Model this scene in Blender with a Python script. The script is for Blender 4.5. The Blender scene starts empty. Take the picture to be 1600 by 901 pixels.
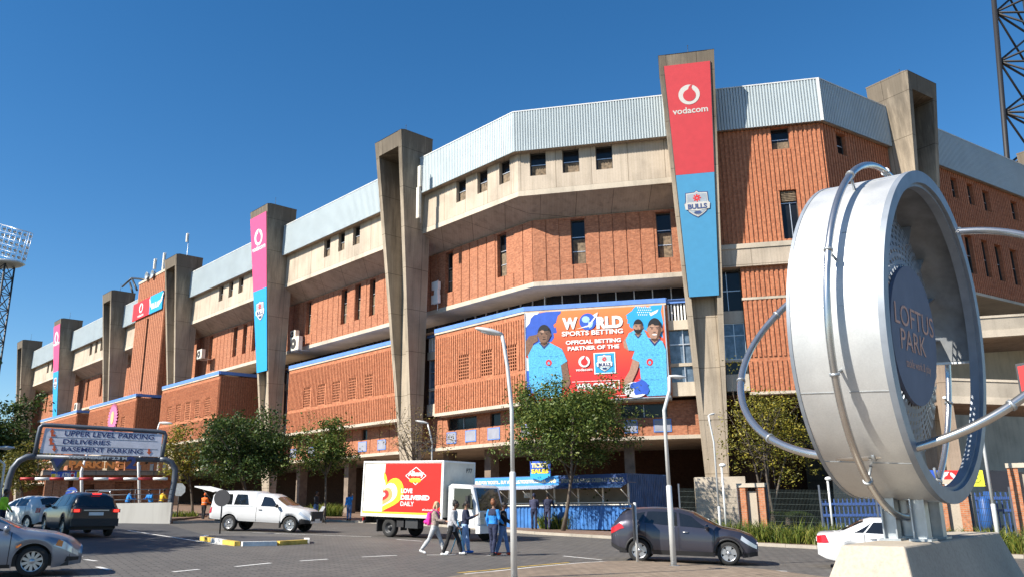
import bpy, bmesh, math, random
from mathutils import Vector, Matrix, Quaternion, noise as mnoise
R = math.radians
SC = bpy.context.scene
COL = SC.collection
random.seed(7)
# ---------------------------------------------------------------- camera, world, sun, exposure
FPX, PITCH, ROLL = 1252.0, R(14.63), R(-0.9)          # focal length in photo pixels (1600 wide)
cam_d = bpy.data.cameras.new('camera'); cam = bpy.data.objects.new('camera', cam_d); COL.objects.link(cam)
cam_d.sensor_width = 36; cam_d.lens = FPX / 1600 * 36; cam_d.clip_end = 6000; cam_d.clip_start = 0.1
AF = Vector((0, math.cos(PITCH), math.sin(PITCH)))
_u0 = Vector((0, -math.sin(PITCH), math.cos(PITCH))); _r0 = Vector((1, 0, 0))
AR = _r0 * math.cos(ROLL) + _u0 * math.sin(ROLL)
AU = -_r0 * math.sin(ROLL) + _u0 * math.cos(ROLL)
m = Matrix.Identity(4)
for i, a in enumerate((AR, AU, -AF)):
    for j in range(3): m[j][i] = a[j]
cam.matrix_world = m
SC.camera = cam
SUN_AZ, SUN_EL = 239.0, 40.0
w = bpy.data.worlds.new('World'); SC.world = w; w.use_nodes = True
nt = w.node_tree; nt.nodes.clear()
out = nt.nodes.new('ShaderNodeOutputWorld'); bg = nt.nodes.new('ShaderNodeBackground'); sky = nt.nodes.new('ShaderNodeTexSky')
sky.sky_type = 'NISHITA'; sky.sun_disc = False; sky.sun_elevation = R(SUN_EL); sky.sun_rotation = R(SUN_AZ)
sky.altitude = 200; sky.air_density = 1.0; sky.dust_density = 0.0; sky.ozone_density = 3.0
bg.inputs[1].default_value = 0.085
hs = nt.nodes.new('ShaderNodeHueSaturation'); hs.inputs['Saturation'].default_value = 1.30; nt.links.new(sky.outputs[0], hs.inputs['Color']); nt.links.new(hs.outputs[0], bg.inputs[0]); nt.links.new(bg.outputs[0], out.inputs[0])
sd = bpy.data.lights.new('sun', 'SUN'); sd.energy = 5.0; sd.angle = R(0.53); sd.color = (1.0, 0.93, 0.82)
sun = bpy.data.objects.new('sun', sd); COL.objects.link(sun)
sv = Vector((math.sin(R(SUN_AZ)) * math.cos(R(SUN_EL)), math.cos(R(SUN_AZ)) * math.cos(R(SUN_EL)), math.sin(R(SUN_EL))))
sun.rotation_euler = sv.to_track_quat('Z', 'Y').to_euler(); sun.location = (0, 0, 60)
vs = SC.view_settings; vs.view_transform = 'Standard'; vs.look = 'None'; vs.exposure = 0.85; vs.gamma = 1; vs.use_curve_mapping = False
SC.render.resolution_x = 1024; SC.render.resolution_y = 576
SC.cycles.max_bounces = 6; SC.cycles.diffuse_bounces = 2; SC.cycles.glossy_bounces = 3; SC.cycles.transmission_bounces = 4

# ---------------------------------------------------------------- survey helpers (photo pixel -> place in the world)
def ray(px, py): return AF * FPX + AR * (px - 800) - AU * (py - 450.5)
def gz(x, y): return -1.9 - 0.033 * max(-45, min(45, x)) + 0.004 * max(0, min(200, y))
def G(px, py, up=0.0):
    d = ray(px, py); k = (-1.9 + up) / (d.z + 0.033 * d.x - 0.004 * d.y); return d * k
def atY(px, py, y): d = ray(px, py); return d * (y / d.y)
def atZ(px, py, z): d = ray(px, py); return d * (z / d.z)
def topz(px, py, x, y):
    d = ray(px, py); return d.z * math.hypot(x, y) / math.hypot(d.x, d.y)
def azv(a): return Vector((math.sin(R(a)), math.cos(R(a)), 0))

# ---------------------------------------------------------------- frames and mesh builder
class Fr:
    def __init__(s, o, ex, ey, ez): s.o, s.ex, s.ey, s.ez = Vector(o), Vector(ex), Vector(ey), Vector(ez)
    def P(s, a, b, c): return s.o + s.ex * a + s.ey * b + s.ez * c
    def on(s, px, py, b=0):                      # photo pixel -> (a, c) on the plane b
        d = ray(px, py); k = (s.o + s.ey * b).dot(s.ey) / d.dot(s.ey); q = d * k - s.o
        return q.dot(s.ex), q.dot(s.ez)
def face(o, az):                                  # a = to the right along the wall, b = outward, c = up
    a = R(az); return Fr((o[0], o[1], 0), (math.sin(a), math.cos(a), 0), (math.cos(a), -math.sin(a), 0), (0, 0, 1))
ID = Fr((0, 0, 0), (1, 0, 0), (0, 1, 0), (0, 0, 1))
class MB:
    def __init__(s, fr=None): s.v = []; s.f = []; s.mi = []; s.fr = fr or ID; s.sm = []
    def add(s, vs, fs, mi=0, smooth=False):
        n = len(s.v); s.v += [s.fr.P(*p) for p in vs]
        for f in fs: s.f.append([n + i for i in f]); s.mi.append(mi); s.sm.append(smooth)
        return s
    def hexa(s, p, mi=0): return s.add(p, [(0, 3, 2, 1), (4, 5, 6, 7), (0, 1, 5, 4), (1, 2, 6, 5), (2, 3, 7, 6), (3, 0, 4, 7)], mi)
    def box(s, x0, x1, y0, y1, z0, z1, mi=0):
        return s.hexa([(x0, y0, z0), (x1, y0, z0), (x1, y1, z0), (x0, y1, z0), (x0, y0, z1), (x1, y0, z1), (x1, y1, z1), (x0, y1, z1)], mi)
    def quad(s, a, b, c, d, mi=0): return s.add([a, b, c, d], [(0, 1, 2, 3)], mi)
    def poly(s, pts, mi=0): return s.add(pts, [tuple(range(len(pts)))], mi)
    def slab(s, pts, b0, b1, mi=0):                # polygon in (a, c) of the frame, thick from b0 to b1
        n = len(pts); v = [(p[0], b0, p[1]) for p in pts] + [(p[0], b1, p[1]) for p in pts]
        fs = [tuple(range(n)), tuple(range(2 * n - 1, n - 1, -1))] + [(i, i + n, (i + 1) % n + n, (i + 1) % n) for i in range(n)]
        return s.add(v, fs, mi)
    def prism(s, pts, z0, z1, mi=0):               # polygon in (x, y), from z0 to z1 (numbers or functions)
        n = len(pts); f0 = z0 if callable(z0) else (lambda x, y: z0); f1 = z1 if callable(z1) else (lambda x, y: z1)
        v = [(p[0], p[1], f0(*p[:2])) for p in pts] + [(p[0], p[1], f1(*p[:2])) for p in pts]
        fs = [tuple(range(n - 1, -1, -1)), tuple(range(n, 2 * n))] + [(i, (i + 1) % n, (i + 1) % n + n, i + n) for i in range(n)]
        return s.add(v, fs, mi)
    def tube(s, pts, r, n=8, mi=0, closed=False, caps=True, smooth=True):
        pts = [Vector(p) for p in pts]; N = len(pts); rr = r if isinstance(r, (list, tuple)) else [r] * N
        ref = None; vs = []
        for i, p in enumerate(pts):
            if closed: t = pts[(i + 1) % N] - pts[i - 1]
            else: t = pts[min(i + 1, N - 1)] - pts[max(i - 1, 0)]
            t = t.normalized() if t.length > 1e-9 else Vector((0, 0, 1))
            if ref is None: ref = Vector((0, 0, 1)) if abs(t.z) < .9 else Vector((1, 0, 0))
            a = (ref - t * ref.dot(t)).normalized(); ref = a; b = t.cross(a)
            q = rr[i]; q = q if isinstance(q, (list, tuple)) else (q, q)
            for k in range(n):
                th = 2 * math.pi * k / n; vs.append(p + a * (q[0] * math.cos(th)) + b * (q[1] * math.sin(th)))
        fs = []
        for i in range(N if closed else N - 1):
            j = (i + 1) % N
            for k in range(n): fs.append((i * n + k, i * n + (k + 1) % n, j * n + (k + 1) % n, j * n + k))
        s.add(vs, fs, mi, smooth)
        if caps and not closed:
            m0 = len(s.f); b0 = len(s.v) - N * n
            s.f.append([b0 + k for k in range(n - 1, -1, -1)]); s.mi.append(mi); s.sm.append(False)
            s.f.append([b0 + (N - 1) * n + k for k in range(n)]); s.mi.append(mi); s.sm.append(False)
        return s
    def lathe(s, prof, n=24, mi=0, smooth=True, close=False, sharp=False, arc=None):   # profile (radius, height) about local axis ez
        if sharp or arc:
            a0, a1 = arc or (0, 2 * math.pi); P = prof + prof[:1] if close else prof; q = n + 1
            for (r0, h0), (r1, h1) in zip(P, P[1:]):
                vs = [(r * math.cos(t_), r * math.sin(t_), h) for r, h in ((r0, h0), (r1, h1)) for t_ in [a0 + (a1 - a0) * k / n for k in range(q)]]; s.add(vs, [(k, k + 1, q + k + 1, q + k) for k in range(n)], mi, smooth)
            if arc:
                for t_ in arc: s.add([(r * math.cos(t_), r * math.sin(t_), h) for r, h in prof], [tuple(range(len(prof)))], mi)
            return s
        vs = []; fs = []
        for (r, h) in prof:
            for k in range(n): th = 2 * math.pi * k / n; vs.append((r * math.cos(th), r * math.sin(th), h))
        N = len(prof)
        for i in range(N if close else N - 1):
            j = (i + 1) % N
            for k in range(n): fs.append((i * n + k, i * n + (k + 1) % n, j * n + (k + 1) % n, j * n + k))
        return s.add(vs, fs, mi, smooth)
    def ball(s, c, r, n=10, m=7, mi=0):
        rx, ry, rz = r if isinstance(r, (list, tuple)) else (r, r, r); vs = []; fs = []
        for i in range(m + 1):
            ph = math.pi * i / m
            for k in range(n): th = 2 * math.pi * k / n; vs.append((c[0] + rx * math.sin(ph) * math.cos(th), c[1] + ry * math.sin(ph) * math.sin(th), c[2] - rz * math.cos(ph)))
        for i in range(m):
            for k in range(n): fs.append((i * n + k, i * n + (k + 1) % n, (i + 1) * n + (k + 1) % n, (i + 1) * n + k))
        return s.add(vs, fs, mi, True)
    def build(s, name, mats, parent=None, label=None, remesh=0):
        me = bpy.data.meshes.new(name)
        off = Vector((0, 0, 0))
        r_ = parent
        while r_ is not None and r_.parent is not None: r_ = r_.parent
        if r_ is not None and r_.get('_w'): off = Vector(r_.location)
        me.from_pydata([p - off for p in s.v], [], s.f)
        mats = mats if isinstance(mats, (list, tuple)) else [mats]
        for q in mats: me.materials.append(q)
        if len(mats) > 1: me.polygons.foreach_set('material_index', s.mi)
        me.polygons.foreach_set('use_smooth', s.sm)
        me.validate(); me.update()
        uv = me.uv_layers.new(name='uv').data
        for p in me.polygons:
            nz = p.normal
            if abs(nz.z) < .75 and (nz.x or nz.y):
                t = Vector((-nz.y, nz.x, 0)).normalized()
                for li in p.loop_indices: co = me.vertices[me.loops[li].vertex_index].co; uv[li].uv = (co.dot(t), co.z)
            else:
                for li in p.loop_indices: co = me.vertices[me.loops[li].vertex_index].co; uv[li].uv = (co.x, co.y)
        ob = bpy.data.objects.new(name, me); COL.objects.link(ob)
        if remesh:
            md = ob.modifiers.new('r', 'REMESH'); md.mode = 'VOXEL'; md.voxel_size = remesh; md.use_smooth_shade = True
            dg = bpy.context.evaluated_depsgraph_get(); dg.update()
            m2 = bpy.data.meshes.new_from_object(ob.evaluated_get(dg)); ob.modifiers.clear(); ob.data = m2
            m2.polygons.foreach_set('use_smooth', [True] * len(m2.polygons))
            if not m2.materials: m2.materials.append(mats[0])
        if parent is not None: ob.parent = parent
        if label: ob['label'] = label
        return ob
def thing(name, label, cat, loc=(0, 0, 0), rot=None, group=None, world=False):
    o = bpy.data.objects.new(name, None); COL.objects.link(o); o.location = loc; o.empty_display_size = .2
    if rot is not None:
        if isinstance(rot, Matrix): o.rotation_euler = rot.to_euler()
        else: o.rotation_euler = (0, 0, rot)
    o['label'] = label; o['category'] = cat
    if group: o['group'] = group
    if world: o['_w'] = 1
    return o
def tag(o, label, cat, group=None):
    o['label'] = label; o['category'] = cat
    if group: o['group'] = group
    return o
def struct(o, kind='structure'): o['kind'] = kind; return o
def ground_rot(heading, x=None):                  # local +X forward along compass heading, standing on the sloping ground
    f = azv(heading); f.z = -0.033 * f.x + 0.004 * f.y; f.normalize()
    up = Vector((0.033, -0.004, 1)).normalized(); l = up.cross(f).normalized(); up = f.cross(l)
    return Matrix(((f.x, l.x, up.x), (f.y, l.y, up.y), (f.z, l.z, up.z)))

# ---------------------------------------------------------------- lettering
_tc = {}
def glyphs(txt, bold=0.0, spacing=1.0):
    key = (txt, bold, spacing)
    if key in _tc: return _tc[key]
    cu = bpy.data.curves.new('t', 'FONT'); cu.body = txt; cu.offset = bold; cu.space_character = spacing; cu.resolution_u = 3
    ob = bpy.data.objects.new('t', cu); COL.objects.link(ob)
    dg = bpy.context.evaluated_depsgraph_get(); dg.update()
    me = bpy.data.meshes.new_from_object(ob.evaluated_get(dg))
    v = [(p.co.x, p.co.y) for p in me.vertices]; f = [tuple(p.vertices) for p in me.polygons]
    bpy.data.objects.remove(ob); bpy.data.curves.remove(cu); bpy.data.meshes.remove(me)
    x0 = min(p[0] for p in v); y0 = min(p[1] for p in v); x1 = max(p[0] for p in v); y1 = max(p[1] for p in v)
    _tc[key] = ([((p[0] - x0) / (x1 - x0), (p[1] - y0) / (y1 - y0)) for p in v], f, (x1 - x0) / (y1 - y0)); return _tc[key]
def write(mb, txt, a0, a1, c0, c1, b, mi=0, bold=0.02, spacing=1.0, warp=None):   # fills the box a0..a1, c0..c1 at height b
    v, f, _ = glyphs(txt, bold, spacing)
    if warp: pts = [warp(*p) for p in v]
    else: pts = [(a0 + p[0] * (a1 - a0), c0 + p[1] * (c1 - c0)) for p in v]
    mb.add([(p[0], b, p[1]) for p in pts], f, mi)
def disc(mb, a, c, ra, rc, b, mi=0, n=28, tilt=0.0):
    ct, st = math.cos(tilt), math.sin(tilt)
    mb.poly([(a + ra * math.cos(t) * ct - rc * math.sin(t) * st, b, c + ra * math.cos(t) * st + rc * math.sin(t) * ct) for t in [2 * math.pi * k / n for k in range(n)]], mi)

# ---------------------------------------------------------------- materials
class NT:
    def __init__(s, name):
        s.m = bpy.data.materials.new(name); s.m.use_nodes = True; s.t = s.m.node_tree; s.b = s.t.nodes['Principled BSDF']
        s.tc = s.t.nodes.new('ShaderNodeTexCoord')
    def n(s, ty, **kw):
        q = s.t.nodes.new(ty)
        for k, v in kw.items(): setattr(q, k, v)
        return q
    def l(s, a, b): s.t.links.new(a, b)
    def noise(s, scale, detail=4, src='Object', mul=None, rough=.55):
        t = s.n('ShaderNodeTexNoise'); t.inputs['Scale'].default_value = scale; t.inputs['Detail'].default_value = detail; t.inputs['Roughness'].default_value = rough
        if mul:
            mp = s.n('ShaderNodeMapping'); mp.inputs['Scale'].default_value = mul; s.l(s.tc.outputs[src], mp.inputs['Vector']); s.l(mp.outputs[0], t.inputs['Vector'])
        else: s.l(s.tc.outputs[src], t.inputs['Vector'])
        return t.outputs['Fac']
    def ramp(s, fac, stops):
        r = s.n('ShaderNodeValToRGB'); e = r.color_ramp.elements
        while len(e) < len(stops): e.new(.5)
        for q, (p, c) in zip(e, stops): q.position = p; q.color = (*c, 1) if len(c) == 3 else c
        s.l(fac, r.inputs[0]); return r.outputs[0]
    def mix(s, fac, a, b, mode='MIX'):
        q = s.n('ShaderNodeMix', data_type='RGBA', blend_type=mode)
        for v, i in ((fac, 0), (a, 6), (b, 7)):
            if isinstance(v, (int, float)): q.inputs[i].default_value = v
            elif isinstance(v, (tuple, list)): q.inputs[i].default_value = (*v[:3], 1)
            else: s.l(v, q.inputs[i])
        return q.outputs[2]
    def math(s, op, a, b=0.0):
        q = s.n('ShaderNodeMath', operation=op)
        for v, i in ((a, 0), (b, 1)):
            if isinstance(v, (int, float)): q.inputs[i].default_value = v
            else: s.l(v, q.inputs[i])
        return q.outputs[0]
    def bump(s, h, strength=.3, dist=.02):
        q = s.n('ShaderNodeBump'); q.inputs['Strength'].default_value = strength; q.inputs['Distance'].default_value = dist; s.l(h, q.inputs['Height']); s.l(q.outputs[0], s.b.inputs['Normal'])
    def fin(s, col=None, rough=.7, metal=0.0, spec=.5, coat=0.0):
        if col is not None:
            if isinstance(col, (tuple, list)): s.b.inputs['Base Color'].default_value = (*col[:3], 1)
            else: s.l(col, s.b.inputs['Base Color'])
        if isinstance(rough, (int, float)): s.b.inputs['Roughness'].default_value = rough
        else: s.l(rough, s.b.inputs['Roughness'])
        s.b.inputs['Metallic'].default_value = metal; s.b.inputs['Specular IOR Level'].default_value = spec; s.b.inputs['Coat Weight'].default_value = coat
        s.b.inputs['Coat Roughness'].default_value = .05
        return s.m
def sc(c, k): return tuple(min(1, x * k) for x in c)
_mc = {}
def mat(name, col, rough=.6, metal=0.0, var=.12, scale=2.5, bump=0.0, bscale=40, spec=.5, coat=0.0):
    if name in _mc: return _mc[name]
    t = NT(name); c = t.ramp(t.noise(scale, 5), [(.3, sc(col, 1 - var)), (.7, sc(col, 1 + var))])
    if bump: t.bump(t.noise(bscale, 4), bump, .4 / bscale)
    _mc[name] = t.fin(c, rough, metal, spec, coat); return _mc[name]
def brick_mat(name, c1, c2, mortar, bw=.23, bh=.083, ms=.010, rough=.85, dirt=.35):
    t = NT(name); b = t.n('ShaderNodeTexBrick'); t.l(t.tc.outputs['UV'], b.inputs['Vector'])
    b.inputs['Scale'].default_value = 1; b.inputs['Brick Width'].default_value = bw; b.inputs['Row Height'].default_value = bh; b.inputs['Mortar Size'].default_value = ms
    b.inputs['Color1'].default_value = (*c1, 1); b.inputs['Color2'].default_value = (*c2, 1); b.inputs['Mortar'].default_value = (*mortar, 1); b.inputs['Mortar Smooth'].default_value = .3
    b.inputs['Bias'].default_value = -.1
    c = t.mix(t.math('MULTIPLY', t.noise(.35, 5), dirt), b.outputs['Color'], sc(c1, .45), 'MIX')
    c = t.mix(.75, c, t.ramp(t.noise(7, 4), [(.25, (.55, .5, .48)), (.6, (1, 1, 1)), (.85, (1.0, .98, .9))]), 'MULTIPLY')
    c = t.mix(t.ramp(t.noise(1.3, 5, mul=(1, 1, .12)), [(.62, (0, 0, 0)), (.8, (.5, .5, .5))]), c, sc(mortar, .9))
    t.bump(b.outputs['Fac'], -.5, .012); return t.fin(c, rough, 0, .25)
def concrete_mat(name, col, stain=.5, top=None, joint=True, rough=.85):
    t = NT(name)
    c = t.ramp(t.noise(.5, 6), [(.25, sc(col, .72)), (.5, col), (.8, sc(col, 1.16))])
    c = t.mix(.6, c, t.ramp(t.noise(22, 4), [(.3, (.74, .72, .7)), (.55, (1, 1, 1))]), 'MULTIPLY')
    streak = t.ramp(t.noise(2.2, 6, mul=(1, 1, .07), rough=.65), [(.50, (0, 0, 0)), (.72, (1, 1, 1))])
    c = t.mix(t.math('MULTIPLY', streak, stain), c, sc(col, .34))
    if top:                                         # black weathering that runs down from the exposed tops
        sx = t.n('ShaderNodeSeparateXYZ'); t.l(t.tc.outputs['Object'], sx.inputs[0])
        q = t.math('DIVIDE', t.math('SUBTRACT', sx.outputs[2], top[0]), top[1] - top[0])
        s2 = t.noise(1.1, 6, mul=(1, 1, .16), rough=.7)
        q = t.math('ADD', t.math('MULTIPLY', q, .62), t.math('SUBTRACT', s2, .5))
        c = t.mix(t.ramp(q, [(.28, (0, 0, 0)), (.62, (.8, .8, .8))]), c, sc(col, .22))
    if joint:
        b = t.n('ShaderNodeTexBrick'); t.l(t.tc.outputs['UV'], b.inputs['Vector']); b.offset = 0.0
        b.inputs['Scale'].default_value = 1; b.inputs['Brick Width'].default_value = 2.4; b.inputs['Row Height'].default_value = 3.1; b.inputs['Mortar Size'].default_value = .022
        b.inputs['Color1'].default_value = (1, 1, 1, 1); b.inputs['Color2'].default_value = (.9, .9, .9, 1); b.inputs['Mortar'].default_value = (.3, .28, .25, 1)
        c = t.mix(.8, c, b.outputs['Color'], 'MULTIPLY')
        v = t.n('ShaderNodeTexBrick'); t.l(t.tc.outputs['UV'], v.inputs['Vector']); v.offset = 0.0
        v.inputs['Scale'].default_value = 1; v.inputs['Brick Width'].default_value = .18; v.inputs['Row Height'].default_value = 40; v.inputs['Mortar Size'].default_value = .008
        v.inputs['Color1'].default_value = (1, 1, 1, 1); v.inputs['Color2'].default_value = (.9, .89, .87, 1); v.inputs['Mortar'].default_value = (.72, .7, .68, 1)
        c = t.mix(.7, c, v.outputs['Color'], 'MULTIPLY')
    t.bump(t.noise(30, 5), .35, .01); return t.fin(c, rough, 0, .3)
BR1, BR2 = (.57, .222, .115), (.36, .125, .064)
M = {}
M['brick'] = brick_mat('face_brick', BR1, BR2, (.36, .22, .15))
M['rib'] = brick_mat('ribbed_brick', (.60, .235, .120), (.42, .150, .076), (.36, .19, .12), .24, .16, .008)
M['brick_dk'] = brick_mat('shade_dark_brick', (.10, .045, .028), (.075, .034, .022), (.08, .06, .045))  # brick with the deep shade of undercroft and inner walls put into its colour
M['pillar_brick'] = brick_mat('pillar_brick', (.52, .2, .09), (.42, .14, .06), (.4, .28, .2), .22, .08, .012, dirt=.15)
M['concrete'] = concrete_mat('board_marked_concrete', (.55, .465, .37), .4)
M['pylon'] = concrete_mat('weathered_concrete', (.43, .36, .275), .6, (15.0, 28))
M['lipcon'] = concrete_mat('lip_concrete', (.55, .48, .385), .3, None, False)
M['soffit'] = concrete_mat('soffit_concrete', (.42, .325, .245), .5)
M['plinth'] = concrete_mat('smooth_concrete', (.42, .37, .30), .25, None, False)
M['kerb'] = concrete_mat('kerb_concrete', (.40, .36, .30), .3, None, False)
M['clad'] = mat('galvanised_cladding', (.47, .535, .56), .55, 0, .06, .6, spec=.15)
M['cladflash'] = mat('white_flashing', (.62, .63, .62), .5)
M['blue'] = mat('blue_roof_sheet', (.12, .25, .62), .45)
M['glass'] = mat('dark_glazing', (.012, .013, .015), .12, 0, .3, 1.0, spec=.3)
M['blueglass'] = mat('curtained_glazing', (.10, .14, .19), .1, 0, .5, 3.0, spec=.8)
M['blind'] = mat('sun_faded_blind', (.17, .125, .08), .8, 0, .6, 5)
M['frame'] = mat('window_frame', (.07, .065, .06), .5)
M['alu'] = mat('aluminium_frame', (.55, .57, .6), .35, .5)
M['black'] = mat('black_interior', (.012, .011, .010), .9)
M['dark'] = mat('dark_paint', (.05, .05, .055), .6)
M['white'] = mat('white_paint', (.78, .78, .76), .45, var=.05)
M['offwhite'] = mat('cream_paint', (.72, .68, .58), .6)
M['pole'] = mat('pole_paint', (.62, .63, .62), .4, .2, .06)
M['steel'] = mat('dark_steel', (.045, .047, .05), .5, .3)
M['galv'] = mat('galvanised_steel', (.42, .45, .47), .42, .7, .15, 6)
M['greysteel'] = mat('grey_painted_steel', (.085, .10, .125), .45, .2)
M['red'] = mat('red_vinyl', (.68, .030, .030), .45, var=.04)
M['coral'] = mat('faded_red_vinyl', (.53, .042, .050), .5, var=.05)
M['pink'] = mat('pink_vinyl', (.74, .085, .22), .5, var=.05)
M['cyan'] = mat('blue_vinyl', (.025, .34, .68), .5, var=.04)
M['sky'] = mat('light_blue_vinyl', (.060, .27, .47), .5, var=.04)
M['wv'] = mat('white_vinyl', (.80, .80, .78), .5, var=.03)
M['greyv'] = mat('pale_grey_vinyl', (.56, .54, .50), .5, var=.03)
M['navy'] = mat('navy_vinyl', (.02, .035, .14), .5)
M['yellow'] = mat('yellow_vinyl', (.85, .62, .03), .5, var=.04)
M['orange'] = mat('orange_vinyl', (.85, .21, .06), .5, var=.05)
M['royal'] = mat('royal_blue_vinyl', (.03, .10, .50), .5)
M['tyre'] = mat('tyre_rubber', (.018, .018, .018), .85)
M['rim'] = mat('alloy_rim', (.50, .51, .53), .3, .8)
M['plastic'] = mat('black_plastic', (.02, .02, .022), .55)
M['cglass'] = mat('car_glass', (.012, .014, .016), .04, 0, .1, spec=.9)
M['tail'] = mat('red_lens', (.45, .01, .015), .15, spec=.8)
M['head'] = mat('clear_lens', (.55, .57, .6), .12, .3, spec=.8)
M['bark'] = mat('tree_bark', (.10, .08, .062), .9, 0, .35, 8, .5)
M['beige'] = mat('beige_boarding', (.36, .29, .22), .8)
M['boothblue'] = mat('blue_corrugated_paint', (.035, .155, .42), .55, 0, .35, 2)
M['contblue'] = mat('faded_container_blue', (.04, .095, .21), .6, 0, .35, 2)
# ---------------------------------------------------------------- ground, road, pavements
def paver_mat(name, c1, c2, mort, bw, bh, stain, rot=0.0, ms=.012):
    t = NT(name); mp = t.n('ShaderNodeMapping'); mp.inputs['Rotation'].default_value = (0, 0, rot); t.l(t.tc.outputs['Object'], mp.inputs['Vector'])
    b = t.n('ShaderNodeTexBrick'); t.l(mp.outputs[0], b.inputs['Vector']); b.inputs['Scale'].default_value = 1
    b.inputs['Brick Width'].default_value = bw; b.inputs['Row Height'].default_value = bh; b.inputs['Mortar Size'].default_value = ms
    b.inputs['Color1'].default_value = (*c1, 1); b.inputs['Color2'].default_value = (*c2, 1); b.inputs['Mortar'].default_value = (*mort, 1)
    c = t.mix(.55, b.outputs['Color'], t.ramp(t.noise(.25, 6), [(.3, (.72, .72, .72)), (.7, (1.15, 1.12, 1.08))]), 'MULTIPLY')
    c = t.mix(.6, c, t.ramp(t.noise(3.5, 5), [(.3, (.7, .7, .7)), (.65, (1.1, 1.1, 1.1))]), 'MULTIPLY')
    c = t.mix(t.ramp(t.noise(.9, 6, mul=(1, .35, 1)), [(.6, (0, 0, 0)), (.75, (stain,) * 3)]), c, sc(c1, .4)); c = t.mix(t.ramp(t.noise(.33, 3), [(.60, (0, 0, 0)), (.64, (.35, .35, .35))]), c, sc(c1, .55)); c = t.mix(t.ramp(t.noise(1.7, 2), [(.71, (0, 0, 0)), (.74, (.7, .7, .7))]), c, sc(c1, .3))
    t.bump(b.outputs['Fac'], -.6, .01); return t.fin(c, .75, 0, .35)
M['road'] = paver_mat('road_pavers', (.150, .140, .128), (.118, .112, .105), (.06, .057, .052), .42, .21, .45, R(-32), .02)
M['island'] = paver_mat('island_pavers', (.30, .235, .175), (.245, .19, .14), (.15, .12, .09), .4, .2, .35, R(-50), .016)
M['pave'] = paver_mat('pavement_pavers', (.26, .17, .12), (.22, .15, .11), (.12, .09, .07), .4, .2, .4, R(-35))
M['asphalt'] = mat('asphalt', (.055, .055, .058), .85, 0, .25, .8, .4, 60)
M['earth'] = mat('dry_earth', (.12, .10, .07), .95, 0, .35, .3)
M['line'] = mat('road_paint', (.66, .65, .62), .7, 0, .3, 2.2)
M['yline'] = mat('yellow_road_paint', (.60, .40, .07), .7, 0, .35, 2.2)
g = MB(); xs = [-1800, -400, -120, -45, 0, 45, 120, 400, 1800]; ys = [-600, -100, 0, 60, 200, 500, 2500]
vv = [(x, y, gz(x, y) - .02) for y in ys for x in xs]; nx = len(xs)
g.add(vv, [(j * nx + i, j * nx + i + 1, (j + 1) * nx + i + 1, (j + 1) * nx + i) for j in range(len(ys) - 1) for i in range(nx - 1)])
struct(g.build('ground', M['earth']))
def sheet(name, pts, mt, up):
    b = MB(); b.poly([(p[0], p[1], gz(p[0], p[1]) + up) for p in pts]); return struct(b.build(name, mt))
sheet('road', [(-45, 0), (45, 0), (45, 70), (-45, 70)], M['road'], 0.0); sheet('road', [(-45, -12), (45, -12), (45, 0), (-45, 0)], M['road'], 0.0)
ga = [G(*p) for p in ((-120, 850), (60, 822), (172, 822), (262, 818.5), (330, 838), (318, 850), (128, 869), (-90, 884))]
sheet('entrance_lane', [(p.x, p.y) for p in ga[:1]] + [(-32, 70), (-24, 66)] + [(p.x, p.y) for p in ga[3:]], M['asphalt'], .004)
KP = [(-19.3, 46.6)] + [tuple(G(*p)[:2]) for p in ((487, 813), (545, 815), (690, 822), (836, 834), (957, 841), (1181, 852), (1277, 857), (1600, 872))] + [(31, 21.5), (44, 13)]
pv = MB(); pv.prism(KP + [(44, 90), (-44, 120), (-44, 100), (-24.5, 62)], lambda x, y: gz(x, y) - .05, lambda x, y: gz(x, y) + .12)
struct(pv.build('pavement', M['pave']))
def kerb_run(mb, pts, w=.16, h=.128, mi=None):
    for i in range(len(pts) - 1):
        a, b = Vector((*pts[i][:2], 0)), Vector((*pts[i + 1][:2], 0)); d = (b - a).normalized(); n = Vector((d.y, -d.x, 0))
        L = (b - a).length; k = max(1, int(L / 1.0))
        for j in range(k):
            p = a + d * (L * j / k + .006); q = a + d * (L * (j + 1) / k - .006)
            c = [p + n * .02, q + n * .02, q - n * w, p - n * w]
            mb.prism([(v.x, v.y) for v in c][::-1], lambda x, y: gz(x, y) - .05, lambda x, y: gz(x, y) + h, (mi(i, j) if mi else 0))
kb = MB(); kerb_run(kb, KP); struct(kb.build('kerb', M['kerb']))
IP = [tuple(G(*p)[:2]) for p in ((732, 898), (780, 893.5), (845, 886.5), (908, 880.7), (950, 878), (990, 877), (1050, 879.5), (1120, 885), (1200, 891), (1276, 901))]
IPP = IP + [(9.4, 19), (11.5, 14), (11, 4), (2, 2), (-3.5, 6), (-3.6, 14), (-2.4, 18)]
ip = MB(); ip.prism(IPP[::-1], lambda x, y: gz(x, y) - .05, lambda x, y: gz(x, y) + .04); struct(ip.build('pavement_island', M['island']))
def stripe(mb, a, b, w, up=.008, mi=0):
    a = Vector((a[0], a[1], 0)); b = Vector((b[0], b[1], 0)); n = (b - a).normalized(); n = Vector((-n.y, n.x, 0)) * (w / 2)
    mb.poly([(p.x, p.y, gz(p.x, p.y) + up) for p in (a - n, b - n, b + n, a + n)], mi)
ml = MB()
for a, b in (((367.5, 884.7), (422.8, 879)), ((468.5, 875.8), (512, 873)), ((565.6, 869.6), (620, 867)), ((270, 893), (311, 889)), ((667, 866.5), (712, 866)), ((133, 873.5), (150, 876)), ((152, 885), (172, 890)),
             ((760, 867), (800, 866)), ((395, 831.5), (580, 838)), ((620, 842), (660, 845)), ((200, 828), (350, 851)), ((880, 868), (940, 874)), ((1160, 888), (1230, 892)), ((60, 862), (128, 869))):
    stripe(ml, G(*a), G(*b), .13)
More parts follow.
